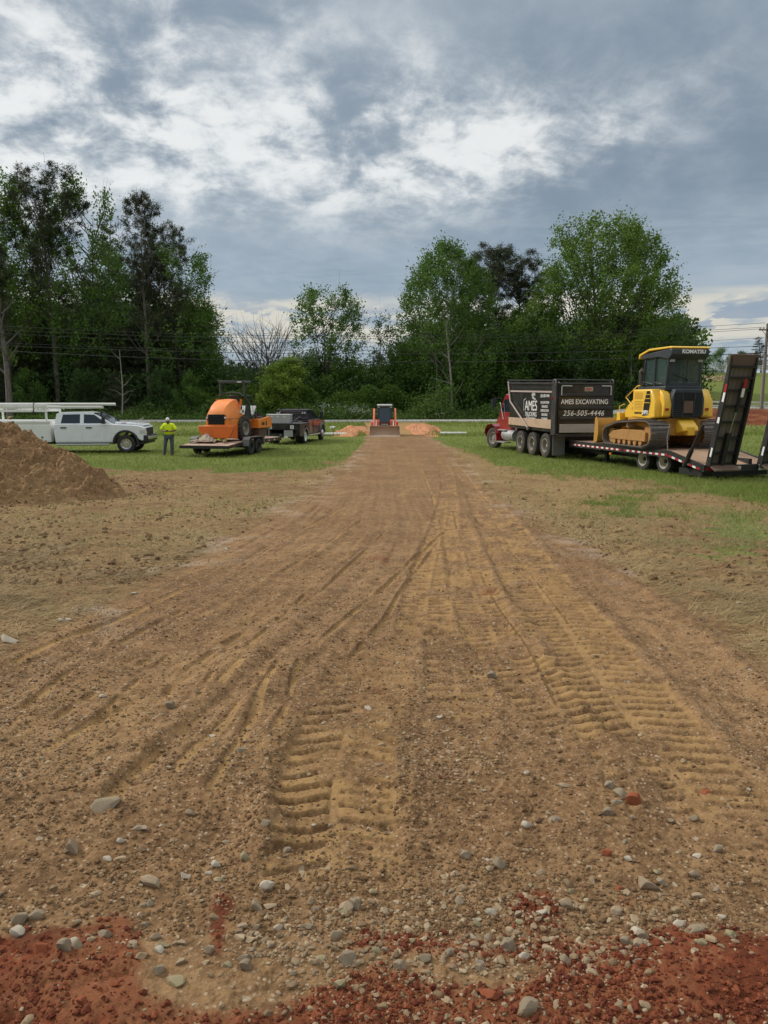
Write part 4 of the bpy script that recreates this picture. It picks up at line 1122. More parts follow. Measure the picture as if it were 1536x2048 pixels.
TP['sweetgum'] = make_tree2('broadleaf_tree', 20, 0.22, ov(4.9, 0.52, 0.60, 0.5), 3, 'leaf_mid', 'bark_dark', ncl=300, per=36, trunk_r=0.24, gap=0.50, lim=60)
TP['airy'] = make_tree2('broadleaf_tree', 14, 0.16, ov(3.6, 0.52, 0.56, 0.5), 4, 'leaf_mid', 'bark_dark', ncl=300, per=46, leaf=0.23, sg=0.32, trunk_r=0.17, stems=4, gap=0.44, lim=40)
TP['slim'] = make_tree2('broadleaf_tree', 11, 0.10, ov(1.7, 0.35, 0.70, 0.6), 5, 'leaf_dark', 'bark_grey', ncl=130, per=22, leaf=0.2, sg=0.26, trunk_r=0.10, gap=0.45, lim=30)
TP['young'] = make_tree2('broadleaf_tree', 20, 0.25, ov(3.3, 0.40, 0.66, 0.6), 6, 'leaf_bright', 'bark_grey', ncl=300, per=36, trunk_r=0.2, gap=0.46, lim=50)
TP['bushy'] = make_tree2('understorey_tree', 10, 0.03, ov(3.6, 0.40, 0.64, 0.5), 7, 'leaf_dark', 'bark_dark', ncl=230, per=44, leaf=0.28, trunk_r=0.13, gap=0.36, lim=30)
TP['bushy2'] = make_tree2('understorey_tree', 10, 0.02, ov(3.5, 0.38, 0.66, 0.5), 8, 'leaf_mid', 'bark_dark', ncl=230, per=44, leaf=0.26, trunk_r=0.13, gap=0.36, lim=30)
TP['pine'] = make_tree2('pine_tree', 26, 0.44, ov(4.4, 0.55, 0.60, 0.5), 9, 'needle', 'bark_grey', ncl=270, per=84, leaf=0.40, sg=0.32, asp=0.16, gap=0.60, upr=0.5, fs=2.0, lim=70, trunk_r=0.34)
TP['pine2'] = make_tree2('pine_tree', 26, 0.40, lambda t: 2.6 + 0.9 * math.sin(t * 11 + 1) if t < 0.86 else 2.6 * (1 - (t - 0.86) / 0.15), 10, 'needle', 'bark_grey', ncl=220, per=84, leaf=0.40, sg=0.32, asp=0.16, gap=0.57, upr=0.5, fs=2.0, lim=70, trunk_r=0.32)
TP['pine3'] = needles('pine_tree', 22, 0.15, lambda f: 4.6 * (1.02 - f) ** 0.55 * (0.8 + 0.3 * math.sin(f * 21)), 11, nl=52, per=56, dead=3, elev=8, subs=7)
TP['bushy3'] = make_tree2('understorey_tree', 10, 0.02, ov(3.7, 0.38, 0.66, 0.5), 18, 'leaf_bright', 'bark_dark', ncl=240, per=50, leaf=0.26, trunk_r=0.13, gap=0.34, lim=30)
TP['cedar'] = needles('evergreen_tree', 10, 0.03, lambda f: 3.1 * (1.05 - f) ** 0.7, 12, nl=64, per=46, dead=0, elev=12, trunk_r=0.16, leaf=0.36, subs=5)
TP['willow'] = make_tree('young_willow', 7.2, 0.06, col(2.5), 13, 'willow_leaf', 'bark_dark', nl=80, leaf=0.30, perclump=44, asp=0.28, elev=55, clump=0.34, trunk_r=0.10, subs=6, stems=2)
TP['bare'] = make_tree2('bare_tree', 10.0, 0.10, ov(4.6, 0.62, 0.62, 0.5), 14, 'leaf_dark', 'bark_grey', ncl=240, per=0, trunk_r=0.13, gap=0.30, lim=190, stems=3)
for nm, o in TP.items():
    for ch in list(o.children):
        if ch.name.startswith('crown') and not len(ch.data.polygons): bpy.data.objects.remove(ch)
TPH = {k: max(np.percentile([v.co.z for v in ch.data.vertices], 99.6) for ch in o.children) for k, o in TP.items()}
used_tp = set()
def plant(key, px, base_y, dist, top_y, label, sx=1.0, rz=None, group=None, cat='tree'):
    """a tree whose foot stands dist metres away under photo column px and whose tip reaches photo row top_y"""
    x = AT(px, 800, dist)[0]; z0 = float(terr(x, dist)); zt = AT(px, top_y, dist)[2]
    src = TP[key]
    if key in used_tp: o = copy_tree(src)
    else: o = src; used_tp.add(key)
    hh = TPH[key]
    s = (zt - z0) / hh
    o.location = (x, dist, z0 - 0.1); o.scale = (s * sx, s * sx, s); o.rotation_euler = (0, 0, random.uniform(0, 6.28) if rz is None else rz)
    return tag(o, label, cat, group)
WL = 'tall trees of the left wood'
plant('young', 24, 0, 95, 330, 'tall bright green tree at the left edge of the wood', 0.80, group=WL)
plant('pine', 118, 0, 97, 336, 'tallest pine with a long bare trunk above the white truck', 1.0, 0.6, group=WL)
plant('sweetgum', 178, 0, 99, 352, 'tall airy broadleaf tree leaning right beside the tallest pine', 0.80, 2.0, group=WL)
plant('pine2', 298, 0, 97, 366, 'slender pine with a rounded tuft at its top near the right of the left wood', 0.85, 1.3, group=WL)
plant('pine', 336, 0, 101, 445, 'dark pine just right of the slender pine', 0.9, 2.2, group=WL)
plant('sweetgum', 372, 0, 98, 490, 'green tree with spreading boughs at the right end of the left wood', 1.1, 4.0, group=WL)
plant('pine3', 228, 0, 108, 455, 'dark layered pine between the two tall pines', 0.8, 3.2, group=WL)
plant('pine2', -10, 0, 92, 430, 'thick trunked pine cut by the left edge of the picture', 1.05, 0.2, group=WL)
plant('sweetgum', 60, 0, 104, 440, 'dense green tree behind the left edge pine', 1.1, 1.0, group=WL)
plant('pine3', -60, 0, 104, 400, 'dark pine beyond the left edge', 1.0, 1.7, group=WL)
plant('sweetgum', 205, 0, 112, 470, 'distant green tree seen through the left wood', 1.0, 5.0, group=WL)
plant('young', 405, 0, 100, 590, 'narrow green tree at the right edge of the left wood', 1.2, 0.5, group=WL)
US = 'low dark trees filling the left wood'
r5 = np.random.default_rng(77)
for i, (px, d, ty, k) in enumerate([(-40, 99, 640, 'cedar'), (15, 103, 600, 'bushy'), (45, 98, 655, 'cedar'), (80, 106, 590, 'bushy'), (110, 101, 640, 'cedar'), (150, 104, 610, 'bushy'), (185, 99, 650, 'cedar'),
        (215, 105, 615, 'bushy2'), (250, 101, 640, 'cedar'), (280, 106, 600, 'bushy'), (310, 100, 655, 'cedar'), (345, 104, 625, 'bushy'), (378, 100, 640, 'cedar'), (402, 105, 650, 'bushy'), (-80, 100, 600, 'bushy'),
        (60, 94, 730, 'bushy2'), (170, 94, 735, 'bushy'), (235, 93, 745, 'cedar'), (330, 94, 735, 'bushy'), (385, 93, 740, 'bushy2'), (5, 94, 740, 'cedar'), (115, 110, 560, 'cedar'), (20, 112, 545, 'cedar'), (350, 112, 560, 'cedar'), (260, 112, 545, 'bushy'), (190, 113, 560, 'cedar')]):
    plant(k, px, 0, d, ty, 'low dark evergreen among the trunks of the left wood' if k == 'cedar' else 'low leafy tree among the trunks of the left wood', 1.0, group=US + (' (evergreen)' if k == 'cedar' else ' (leafy)'))
# middle
plant('bare', 518, 0, 104, 628, 'bare grey tree of many thin branches standing in the gap', 1.0, 1.1)
plant('willow', 542, 0, 91.5, 716, 'bright green young willow behind the orange roller', 1.15, 0.4)
plant('airy', 655, 0, 99, 568, 'round topped tree of several thin stems left of the loader', 1.05, 0.9)
plant('slim', 766, 0, 100, 604, 'small slim tree directly behind the loader', 1.1, 0.3)
plant('poplar2', 893, 0, 97, 486, 'tall pointed green tree right of the loader', 1.0, 2.4)
plant('pine', 972, 0, 107, 488, 'dark brownish pine between the two large green trees', 1.25, 2.9)
plant('pine', 1022, 0, 108, 498, 'second dark pine touching the left side of the largest green tree', 1.25, 4.4)
plant('poplar', 1198, 0, 99, 440, 'largest bright green tree above the dump truck', 1.02, 0.7)
plant('poplar', 1060, 0, 104, 610, 'medium green tree at the foot of the largest tree', 1.0, 3.7)
plant('sweetgum', 1300, 0, 99, 575, 'green tree with a ragged right edge behind the bulldozer', 1.25, 2.0)
MS = 'leafy trees behind the road'
for (px, d, ty, k) in [(455, 112, 725, 'bushy'), (430, 101, 705, 'bushy2'), (480, 104, 752, 'bushy3'), (578, 99, 745, 'bushy3'), (610, 100, 705, 'bushy'), (645, 104, 700, 'bushy2'), (690, 101, 712, 'bushy3'), (728, 100, 722, 'bushy3'),
        (760, 106, 708, 'cedar'), (800, 99, 700, 'bushy3'), (830, 100, 665, 'bushy2'), (865, 104, 640, 'bushy'), (930, 99, 640, 'bushy2'), (960, 103, 620, 'bushy'), (1000, 98, 650, 'bushy2'), (1035, 101, 620, 'bushy2'),
        (1070, 96, 665, 'bushy'), (1110, 98, 640, 'bushy2'), (1150, 94, 680, 'bushy'), (1190, 96, 670, 'bushy2'), (1235, 94, 680, 'bushy'), (1270, 97, 660, 'bushy2'), (1310, 94, 690, 'bushy'), (1345, 98, 690, 'bushy2'), (1225, 104, 620, 'bushy'), (905, 108, 600, 'bushy')]:
    plant(k, px, 0, d, ty, {'bushy': 'dark leafy tree in the thicket behind the road', 'bushy2': 'mid green leafy tree in the thicket behind the road', 'bushy3': 'bright green leafy tree in the thicket behind the road', 'cedar': 'low evergreen tree behind the loader'}[k], 1.05, group=None if k == 'cedar' else MS + {'bushy': ' (dark)', 'bushy2': ' (mid green)', 'bushy3': ' (bright)'}[k])
# right far side
plant('bushy2', 1440, 0, 158, 692, 'light green tree behind the white rail fence', 1.3)
plant('bushy2', 1405, 0, 165, 705, 'green tree seen between the bulldozer cab and the raised ramp', 1.2)
plant('bushy', 1475, 0, 162, 700, 'dark green tree behind the raised ramp', 1.2)
plant('pine3', 1518, 0, 156, 674, 'dark flat topped pine beside the utility pole', 1.6, 1.0)
plant('bare', 1500, 0, 153, 700, 'grey leafless thicket tree behind the ramp', 1.2, 2.2)
plant('cedar', 1575, 0, 158, 690, 'dark evergreen beyond the right edge', 1.4)
plant('bushy', 1640, 0, 160, 698, 'round dark tree past the right edge on the crest', 1.3)
plant('bushy2', 1720, 0, 158, 690, 'round green tree past the right edge on the crest', 1.4)
for k, o in TP.items():
    if k not in used_tp:
        for ch in list(o.children): bpy.data.objects.remove(ch)
        bpy.data.objects.remove(o)
# pale trunks seen in the thicket
def sapling(px, dist, y0, y1, r, label, lean=0.0, mat='bark_pale'):
    x, _, z1 = AT(px, y1, dist); z0 = float(terr(x, dist)); rng = np.random.default_rng(int(px)); H = z1 - z0
    pts = [(x + lean * H * f ** 1.6 + 0.12 * math.sin(f * 5 + px), dist, z0 - 0.2 + (H + 0.2) * f) for f in np.linspace(0, 1, 9)]
    segs = [(pts, np.linspace(r, r * 0.4, 9))]
    for k in range(7):
        f = rng.uniform(0.25, 1); p = pts[int(f * 8)]; a = rng.uniform(0, 6.28)
        segs.append(limb(p, (math.cos(a), math.sin(a) * 0.5, 0.5), H * 0.22, r * 0.35, rng, 4, 0.3, 0.15))
    root = thing('thin_tree', label, 'tree', (0, 0, 0)); V, F = tubes_np(segs, 6)
    link('trunk', rawmesh('trunk', V, F, mat, smooth=True), root)
sapling(905, 91, 0, 640, 0.17, 'pale curved trunk standing right of the loader', -0.06)
sapling(872, 93, 0, 700, 0.08, 'thin pale trunk just left of the curved one')
sapling(1262, 92, 0, 700, 0.12, 'thin pale trunk behind the bulldozer engine', 0.02)
sapling(238, 90, 0, 700, 0.10, 'thin grey dead trunk above the cab of the white truck', 0.02)
sapling(5, 90, 0, 600, 0.42, 'broad grey trunk at the left edge behind the white pipes', -0.05, 'bark_grey')

# ------------------------------------------------------------ brush behind the road, far tree line, weeds
def brush(name, label, n, xr, yr, hfun, mat, leaf, seed, asp=0.55, up=0.3):
    rng = np.random.default_rng(seed)
    x = rng.uniform(xr[0], xr[1], n); y = rng.uniform(yr[0], yr[1], n)
    h = hfun(x, y); z = terr(x, y) + h * rng.random(n) ** 0.75
    C = np.stack([x, y, z], 1)
    V, F, tt = quads(C, leaf, asp, up, rng, np.clip(rng.normal(0.5, 0.2, n) + 0.6 * (vn(x * 1.3, y * 1.3, seed) - 0.5), 0, 1))
    return tag(link(name, rawmesh(name, V, F, mat, tt)), label, kind='stuff')
hb1 = lambda x, y: 0.4 + 2.6 * fbm(x * 0.35, y * 0.5, 201, 3) ** 1.6 * ss(y, 88.2, 92) + 1.5 * ss(x, -26, -20) * ss(x, -6, -12) * ss(y, 89, 93)
brush('undergrowth', 'green brush along the far side of the road', 70000, (-75, 40), (88.6, 96), hb1, 'shrub_leaf', 0.26, 1)
hb2 = lambda x, y: 3.5 + 5.5 * fbm(x * 0.16, y * 0.2, 203, 4)
brush('dense_undergrowth', 'dark tangled leaves between the tree trunks', 110000, (-85, 42), (95, 118), hb2, 'leaf_dark', 0.48, 2)
hb3 = lambda x, y: 5 + 5.5 * fbm(x * 0.06, y * 0.05, 205, 4)
brush('distant_treeline', 'distant line of trees seen through the gaps', 60000, (-110, 60), (138, 150), hb3, 'leaf_mid', 0.75, 3)
brush('dense_undergrowth', 'deep dark wood behind the trees at left', 60000, (-95, -27), (112, 124), lambda x, y: 12 + 7 * fbm(x * 0.12, y * 0.1, 207, 3), 'leaf_dark', 0.6, 4)
brush('dense_undergrowth', 'deep dark wood behind the trees at right', 45000, (2, 46), (110, 118), lambda x, y: 8 + 6 * fbm(x * 0.12, y * 0.1, 209, 3), 'leaf_dark', 0.55, 5)
brush('thicket', 'bright green saplings and scrub in front of the middle trees', 60000, (-25, 7), (93, 97.5), lambda x, y: 1.2 + 4.6 * fbm(x * 0.28, y * 0.3, 211, 4), 'leaf_bright', 0.26, 6)
for (px, d, wd, ht, n, mt, lb) in [(700, 89.6, 4.2, 1.9, 5000, 'shrub_leaf', 'leafy green bush behind the parked flatbed truck'), (870, 90.3, 4.2, 3.2, 6500, 'shrub_leaf', 'round green bush at the foot of the curved trunk'),
        (500, 90.2, 3.6, 1.6, 3500, 'shrub_leaf', 'low green bush behind the orange roller'), (600, 90.0, 4.5, 2.0, 5000, 'shrub_leaf', 'broad green bush behind the flatbed truck cab'), (1000, 90.5, 5.0, 2.0, 4500, 'leaf_mid', 'dark green bush left of the dump truck cab')]:
    x = AT(px, 820, d)[0]; rng = np.random.default_rng(px); q = rng.normal(0, 1, (n, 3)) * np.array([wd * 0.33, 1.0, ht * 0.33]); q[:, 2] = np.abs(q[:, 2]) * 1.3
    root = thing('bush', lb, 'bush', (x, d, float(terr(x, d))))
    V, F, tt = quads(q, 0.24, 0.55, 0.3, rng); link('foliage', rawmesh('foliage', V, F, mt, tt), root)
    mb = MB()
    for k in range(7): a = rng.uniform(0, 6.28); mb.tube([(0, 0, -0.1), (math.cos(a) * wd * 0.15, math.sin(a) * 0.4, ht * 0.5), (math.cos(a) * wd * 0.3, math.sin(a) * 0.6, ht * 0.8)], [0.03, 0.02, 0.01], 5)
    mb.build('stem', 'bark_dark', root)
def flowers(px, py, d, w_, h_, n, lb):
    x, _, z = AT(px, py, d); rng = np.random.default_rng(px)
    C = np.stack([x + rng.normal(0, w_, n), d + rng.normal(0, 0.5, n), z + rng.normal(0, h_, n)], 1)
    cl = vn(C[:, 0] * 3, C[:, 2] * 3, 7) > 0.42; C = C[cl]
    V, F, tt = quads(C, 0.15, 0.7, 0.0, rng); tag(link('blossom_spray', rawmesh('blossom_spray', V, F, 'blossom', tt)), lb, kind='stuff')
flowers(712, 822, 88.9, 1.1, 0.32, 700, 'white blossom on the brush left of the loader')
flowers(655, 816, 89.2, 0.6, 0.38, 260, 'white blossom behind the flatbed truck')
flowers(880, 828, 88.8, 0.3, 0.15, 60, 'pale blossom low on the bush right of the loader')

# grass blades and straw
def blades(name, label, n, y0, y1, dens, mat, hgt, wid, seed, lay=0.35, half=0.92, pw=1.0, tt=None):
    rng = np.random.default_rng(seed)
    q = rng.random(n) ** pw; y = 1 / (1 / y0 + (1 / y1 - 1 / y0) * q); x = rng.uniform(-half, half, n) * (y + 0.3)
    z = terr(x, y); Z = zones(x, y, z); k = rng.random(n) < dens(x, y, Z); x, y = x[k], y[k]; n = len(x)
    z = land_z(x, y); a = rng.uniform(0, 6.28, n); h = hgt * rng.uniform(0.5, 1.4, n) * (0.6 + 0.8 * vn(x * 0.8, y * 0.8, 5)); l = rng.normal(0, lay, (n, 2)) * h[:, None]
    w2 = wid * (0.7 + 0.02 * y) * 0.5
    B = np.stack([x, y, z - 0.01], 1); dxx = np.stack([np.cos(a) * w2, np.sin(a) * w2, np.zeros(n)], 1)
    V = np.stack([B - dxx, B + dxx, B + np.stack([l[:, 0], l[:, 1], h], 1)], 1).reshape(-1, 3)
    t_ = np.repeat(np.clip(rng.normal(0.5, 0.22, n) + 0.7 * (fbm(x * 0.5, y * 0.5, 6, 3) - 0.5), 0, 1), 3)
    return tag(link(name, rawmesh(name, V, np.arange(3 * n).reshape(n, 3), mat, t_)), label, kind='stuff')
blades('grass', 'short green grass blades over the field', 330000, 15, 62, lambda x, y, Z: Z['grass'] * 0.95, 'grass_blade', 0.10, 0.014, 1, 0.5, pw=0.9)
blades('pale_grass', 'pale dry grass tufts along the edge of the field', 125000, 9, 34, lambda x, y, Z: np.clip(Z['grass'] * 0.35 + 1.6 * Z['grass'] * (1 - Z['grass']) + 0.12 * Z['straw'], 0, 1), 'grass_pale', 0.09, 0.012, 2, 0.9, pw=0.9)
blades('ditch_weeds', 'taller weeds growing in the ditch along the road', 80000, 50, 81, lambda x, y, Z: (1 - Z['drive']) * (1 - Z['clay']) * (0.3 + 0.7 * (vn(x * 0.4, y * 0.4, 9) > 0.45)), 'grass_blade', 0.26, 0.03, 3, 0.5, pw=1.0)
blades('grass_tufts', 'ragged taller tufts of grass at the edge of the field', 120000, 12, 45, lambda x, y, Z: np.clip((Z['grass'] * 0.35 + 1.8 * Z['grass'] * (1 - Z['grass']) + 0.10 * Z['straw']) * (wor(x * 1.6, y * 1.6, 88)[0] < 0.24) * 2.2, 0, 1), 'grass_blade', 0.17, 0.014, 12, 0.9, pw=0.9)
def strawbits(name, label, n, y0, y1, dens, mat, ln, wid, seed):
    rng = np.random.default_rng(seed)
    q = rng.random(n); y = 1 / (1 / y0 + (1 / y1 - 1 / y0) * q); x = rng.uniform(-0.88, 0.88, n) * (y + 0.3)
    z = terr(x, y); Z = zones(x, y, z); k = rng.random(n) < dens(x, y, Z); x, y = x[k], y[k]; n = len(x)
    z = land_z(x, y) + 0.006; a = rng.normal(0.1, 0.8, n); L = ln * rng.uniform(0.4, 1.5, n); w2 = wid * (0.7 + 0.03 * y) * 0.5
    d = np.stack([np.cos(a), np.sin(a), rng.normal(0.06, 0.15, n)], 1); p = np.stack([-np.sin(a), np.cos(a), np.zeros(n)], 1) * w2[:, None] if np.ndim(w2) else None
    B = np.stack([x, y, z], 1)
    V = np.stack([B - p, B + p, B + d * L[:, None] + p * 0.4, B + d * L[:, None] - p * 0.4], 1).reshape(-1, 3)
    t_ = np.repeat(rng.random(n), 4)
    return tag(link(name, rawmesh(name, V, np.arange(4 * n).reshape(n, 4), mat, t_)), label, kind='stuff')
strawbits('straw', 'dead straw lying over the scraped ground', 330000, 4.2, 30, lambda x, y, Z: np.clip(ss(y, 4.4, 6.5) * Z['straw'] * (0.35 + 0.9 * (vn(x * 1.4, y * 2.2, 17) > 0.45)) + 0.05 * (1 - Z['drive']), 0, 1), 'straw', 0.12, 0.006, 5)
# ------------------------------------------------------------ wheels
def arc(cx, cz, r, a0, a1, n=8):
    return [(cx + r * math.cos(R(a0 + (a1 - a0) * i / n)), cz + r * math.sin(R(a0 + (a1 - a0) * i / n))) for i in range(n + 1)]
def wheel(parent, x, y, z, r, w, side, tyre='rubber', rim='chrome', rr=0.58, dish=0.05, name='wheel', lugs=0, steer=0.0, dual=False):
    """side=+1 faces +x. wheel = tyre, with a rim as its sub-part"""
    mb = MB(); h = w / 2
    def tyre_at(xo):
        ri = r * rr
        mb.lathe([(xo - h * 0.8, ri), (xo - h, r * 0.72), (xo - h * 0.96, r * 0.90), (xo - h * 0.78, r * 0.985), (xo - h * 0.3, r), (xo, r * 0.992), (xo + h * 0.3, r), (xo + h * 0.78, r * 0.985), (xo + h * 0.96, r * 0.90), (xo + h, r * 0.72), (xo + h * 0.8, ri), (xo - h * 0.8, ri)], n=36)
    tyre_at(0)
    if dual: tyre_at(-side * w * 1.12)
    if lugs:
        for k in range(lugs):
            for sgn in (-1, 1):
                a = 2 * math.pi * (k + (0.5 if sgn > 0 else 0)) / lugs
                q = MB(); q.box((sgn * h * 0.48, 0, r * 1.0), (h * 1.0, r * 0.075, r * 0.10), rot=(0, 0, sgn * 0.62))
                M = Matrix.Rotation(a, 4, 'X'); mb.mat(1).add(q.v, q.f, M); mb.mat(0)
    o = mb.build(name, [tyre, 'lug_rubber'] if lugs else tyre, parent, smooth=45)
    o.location = (x, y, z); o.rotation_euler = (0, 0, steer)
    ri = r * rr; f = side * h
    q = MB()
    q.lathe([(f * 0.86, ri * 1.02), (f * 0.98, ri * 0.99), (f * 0.92, ri * 0.90), (f * 0.2 - side * dish, ri * 0.80), (f * 0.2 - side * dish, ri * 0.30), (f * 0.5 - side * dish * 0.3, ri * 0.27), (f * 0.52 - side * dish * 0.3, 0.001)], n=30)
    q.lathe([(-f * 0.8, ri * 1.0), (-f * 0.5, 0.001)], n=24)
    for k in range(8):
        a = 2 * math.pi * k / 8
        q.cyl((f * 0.2 - side * dish, ri * 0.42 * math.cos(a), ri * 0.42 * math.sin(a)), (f * 0.34 - side * dish, ri * 0.42 * math.cos(a), ri * 0.42 * math.sin(a)), ri * 0.055, 6)
    q.build('rim', rim, o, smooth=40)
    q = MB()
    for k in range(8):
        a = 2 * math.pi * (k + 0.5) / 8
        q.cyl((f * 0.2 - side * dish - side * 0.004, ri * 0.62 * math.cos(a), ri * 0.62 * math.sin(a)), (f * 0.2 - side * dish + side * 0.004, ri * 0.62 * math.cos(a), ri * 0.62 * math.sin(a)), ri * 0.085, 10)
    q.build('rim_opening', 'inner_dark', o)
    return o
def ring(mb, cy, cz, r0, r1, x0, x1, a0=0, a1=180, n=12):
    """a flat arch: fender flare"""
    P = arc(cy, cz, r1, a0, a1, n) + arc(cy, cz, r0, a1, a0, n)
    for i in range(n):
        q = [P[i], P[i + 1], P[2 * n + 1 - (i + 1)], P[2 * n + 1 - i]]
        mb.prism(q, x0, x1)

# ------------------------------------------------------------ white utility pickup
def white_truck():
    rt = thing('utility_truck', 'white crew cab utility truck with tool body and overhead rack, half behind the dirt pile', 'truck', (0, 0, 0))
    # local: x right, y forward, front axle y=0
    gz = 0.0
    HW = 0.97
    r = 0.42
    body = [(-3.16, 0.48), (-0.62, 0.48)] + [(a, b) for a, b in arc(0, 0.46, 0.56, 178, 20, 9)] + [(0.72, 0.55), (0.86, 0.60), (0.90, 0.92), (0.86, 1.16), (0.70, 1.24), (0.30, 1.29), (-0.55, 1.33), (-3.16, 1.33), (-3.21, 1.0)]
    MB().prism(body, -HW, HW).build('body', 'white_paint', rt, bevel=0.035)
    cab = [(-0.52, 1.32), (-1.42, 1.83), (-1.9, 1.895), (-2.95, 1.87), (-3.10, 1.78), (-3.16, 1.32)]
    MB().prism(cab, -HW + 0.03, HW - 0.03, tz=(1.32, 0.30)).build('cab', 'white_paint', rt, bevel=0.03)
    hd = MB(); hd.prism([(-0.5, 1.325), (0.25, 1.30), (0.74, 1.235), (0.80, 1.25), (0.72, 1.32), (0.2, 1.40), (-0.52, 1.43)], -0.72, 0.72); hd.build('hood', 'white_paint', rt, bevel=0.03)
    for s in (-1, 1):
        for (y0, y1, nm) in ((-1.93, -0.62, 'front_door'), (-3.06, -1.99, 'rear_door')):
            d = MB(); d.prism([(y0, 0.55), (y1 if nm == 'rear_door' else y1 - 0.03, 0.55), (y1, 1.315), (y0, 1.315)], s * HW, s * (HW + 0.012)); dd = d.build('door', 'white_paint', rt, bevel=0.006)
            MB().box((s * (HW + 0.028), y0 + 0.30, 1.17), (0.03, 0.27, 0.055)).build('handle', 'black_plastic', dd, bevel=0.01)
        def gp(y, z): return (s * ((HW - 0.03) * (1 - 0.30 * max(0, z - 1.32)) + 0.006), y, z)
        for poly in ([(-1.86, 1.37), (-0.86, 1.37), (-1.40, 1.755), (-1.86, 1.775)], [(-2.88, 1.37), (-2.03, 1.37), (-2.03, 1.78), (-2.80, 1.765)]):
            a = MB(); V = [gp(*p) for p in poly] + [(q[0] - s * 0.02, q[1], q[2]) for q in [gp(*p) for p in poly]]
            a.add(V, [(0, 1, 2, 3), (7, 6, 5, 4), (0, 4, 5, 1), (1, 5, 6, 2), (2, 6, 7, 3), (3, 7, 4, 0)]); a.build('side_window', 'dark_glass', rt)
        fl = MB(); ring(fl, 0, 0.46, 0.50, 0.60, s * (HW - 0.05), s * (HW + 0.06), -8, 186, 14); fl.build('fender_flare', 'black_plastic', rt, bevel=0.01)
        hl = MB(); hl.prism([(0.62, 1.06), (0.87, 1.08), (0.885, 0.90), (0.66, 0.86)], s * (HW - 0.22), s * (HW + 0.008)); hl.build('headlight', 'lens', rt, bevel=0.01)
        mr = MB(); mr.box((s * (HW + 0.17), -0.92, 1.50), (0.20, 0.12, 0.30)); mr.tube([(s * HW, -0.86, 1.40), (s * (HW + 0.12), -0.9, 1.44)], 0.025, 6); mr.build('door_mirror', 'black_plastic', rt, bevel=0.03)
        st = MB(); st.tube([(s * (HW + 0.02), -0.75, 0.40), (s * (HW + 0.02), -3.1, 0.40)], 0.045, 8); st.build('running_board', 'aluminium', rt)
        bd = MB(); bd.box((s * (HW + 0.006), -0.78, 1.13), (0.01, 0.12, 0.025)); bd.box((s * 0.735, -0.12, 1.375), (0.012, 0.22, 0.035)); bd.build('badge', 'steel_grey', rt)
    ws = MB(); ws.prism([(-0.60, 1.385), (-0.56, 1.37), (-1.40, 1.85), (-1.43, 1.82)], -0.80, 0.80); ws.build('windshield', 'dark_glass', rt)
    g = MB(); g.box((0, 0.885, 0.98), (1.30, 0.05, 0.34)); g.build('grille', 'black_plastic', rt, bevel=0.01)
    g = MB(); g.prism([(0.80, 0.50), (1.0, 0.52), (1.03, 0.66), (1.0, 0.80), (0.80, 0.82)], -1.0, 1.0); g.build('bumper', 'black_plastic', rt, bevel=0.03)
    g = MB(); g.prism([(0.94, 0.60), (1.045, 0.62), (1.045, 0.74), (0.94, 0.76)], -0.98, 0.98); g.build('bumper_trim', 'chrome', rt, bevel=0.02)
    g = MB(); g.prism([(0.55, 0.40), (0.92, 0.42), (0.92, 0.52), (0.6, 0.52)], -0.9, 0.9); g.build('air_dam', 'black_plastic', rt)
    g = MB(); g.tube([(0.86, 0.5, 1.30), (0.90, 0.62, 1.50), (0.88, 0.85, 1.62)], 0.012, 6); g.build('fender_marker', 'light_grey', rt)
    for s in (-1, 1):
        wheel(rt, s * 0.86, 0, r, r, 0.26, s, 'rubber', 'chrome', 0.60, -0.03)
        wheel(rt, s * 0.86, -4.85, r, r, 0.26, s, 'rubber', 'chrome', 0.60, 0.08, dual=True)
    f = MB()
    for s in (-1, 1): f.bb(s * 0.35, s * 0.45, -6.2, 0.6, 0.40, 0.56)
    f.cyl((-0.8, 0, r), (0.8, 0, r), 0.06, 10); f.cyl((-0.8, -4.85, r), (0.8, -4.85, r), 0.08, 10); f.build('chassis', 'black_steel', rt)
    sb = MB()
    for s in (-1, 1):
        prof = [(-3.34, 0.52), (-4.25, 0.52)] + arc(-4.85, 0.46, 0.56, 6, 174, 8) + [(-5.45, 0.52), (-6.3, 0.52), (-6.3, 1.44), (-3.34, 1.44)]
        sb.prism(prof, s * 0.55, s * 1.0)
    sb.bb(-0.54, 0.54, -6.28, -3.36, 0.72, 0.80); sb.bb(-0.54, 0.54, -3.40, -3.35, 0.8, 1.40)
    sb.build('tool_body', 'white_steel', rt, bevel=0.015)
    for s in (-1, 1):
        for (y0, y1, z0, z1) in ((-4.10, -3.40, 0.60, 1.27), (-5.5, -4.14, 1.08, 1.27), (-6.24, -5.56, 0.60, 1.27)):
            q = MB(); q.bb(s * 1.0, s * 1.014, y0, y1, z0, z1); d = q.build('compartment_door', 'white_steel', rt, bevel=0.006)
            q = MB(); q.cyl((s * 1.014, (y0 + y1) / 2 + 0.05, z0 + 0.14), (s * 1.03, (y0 + y1) / 2 + 0.05, z0 + 0.14), 0.045, 12); q.build('latch', 'steel_grey', d)
        q = MB(); q.bb(s * 0.98, s * 1.03, -6.3, -3.34, 1.40, 1.45); q.bb(s * 0.6, s * 1.0, -6.3, -3.34, 1.45, 1.50); q.build('rail', 'white_steel', rt, bevel=0.01)
        q = MB(); q.box((s * 1.03, -5.1, 1.35), (0.03, 0.09, 0.035)); q.build('marker_lamp', 'black_plastic', rt)
        rk = MB()
        for y in (-3.50, -6.15): rk.bb(s * 0.90, s * 0.97, y - 0.04, y + 0.04, 1.50, 2.16)
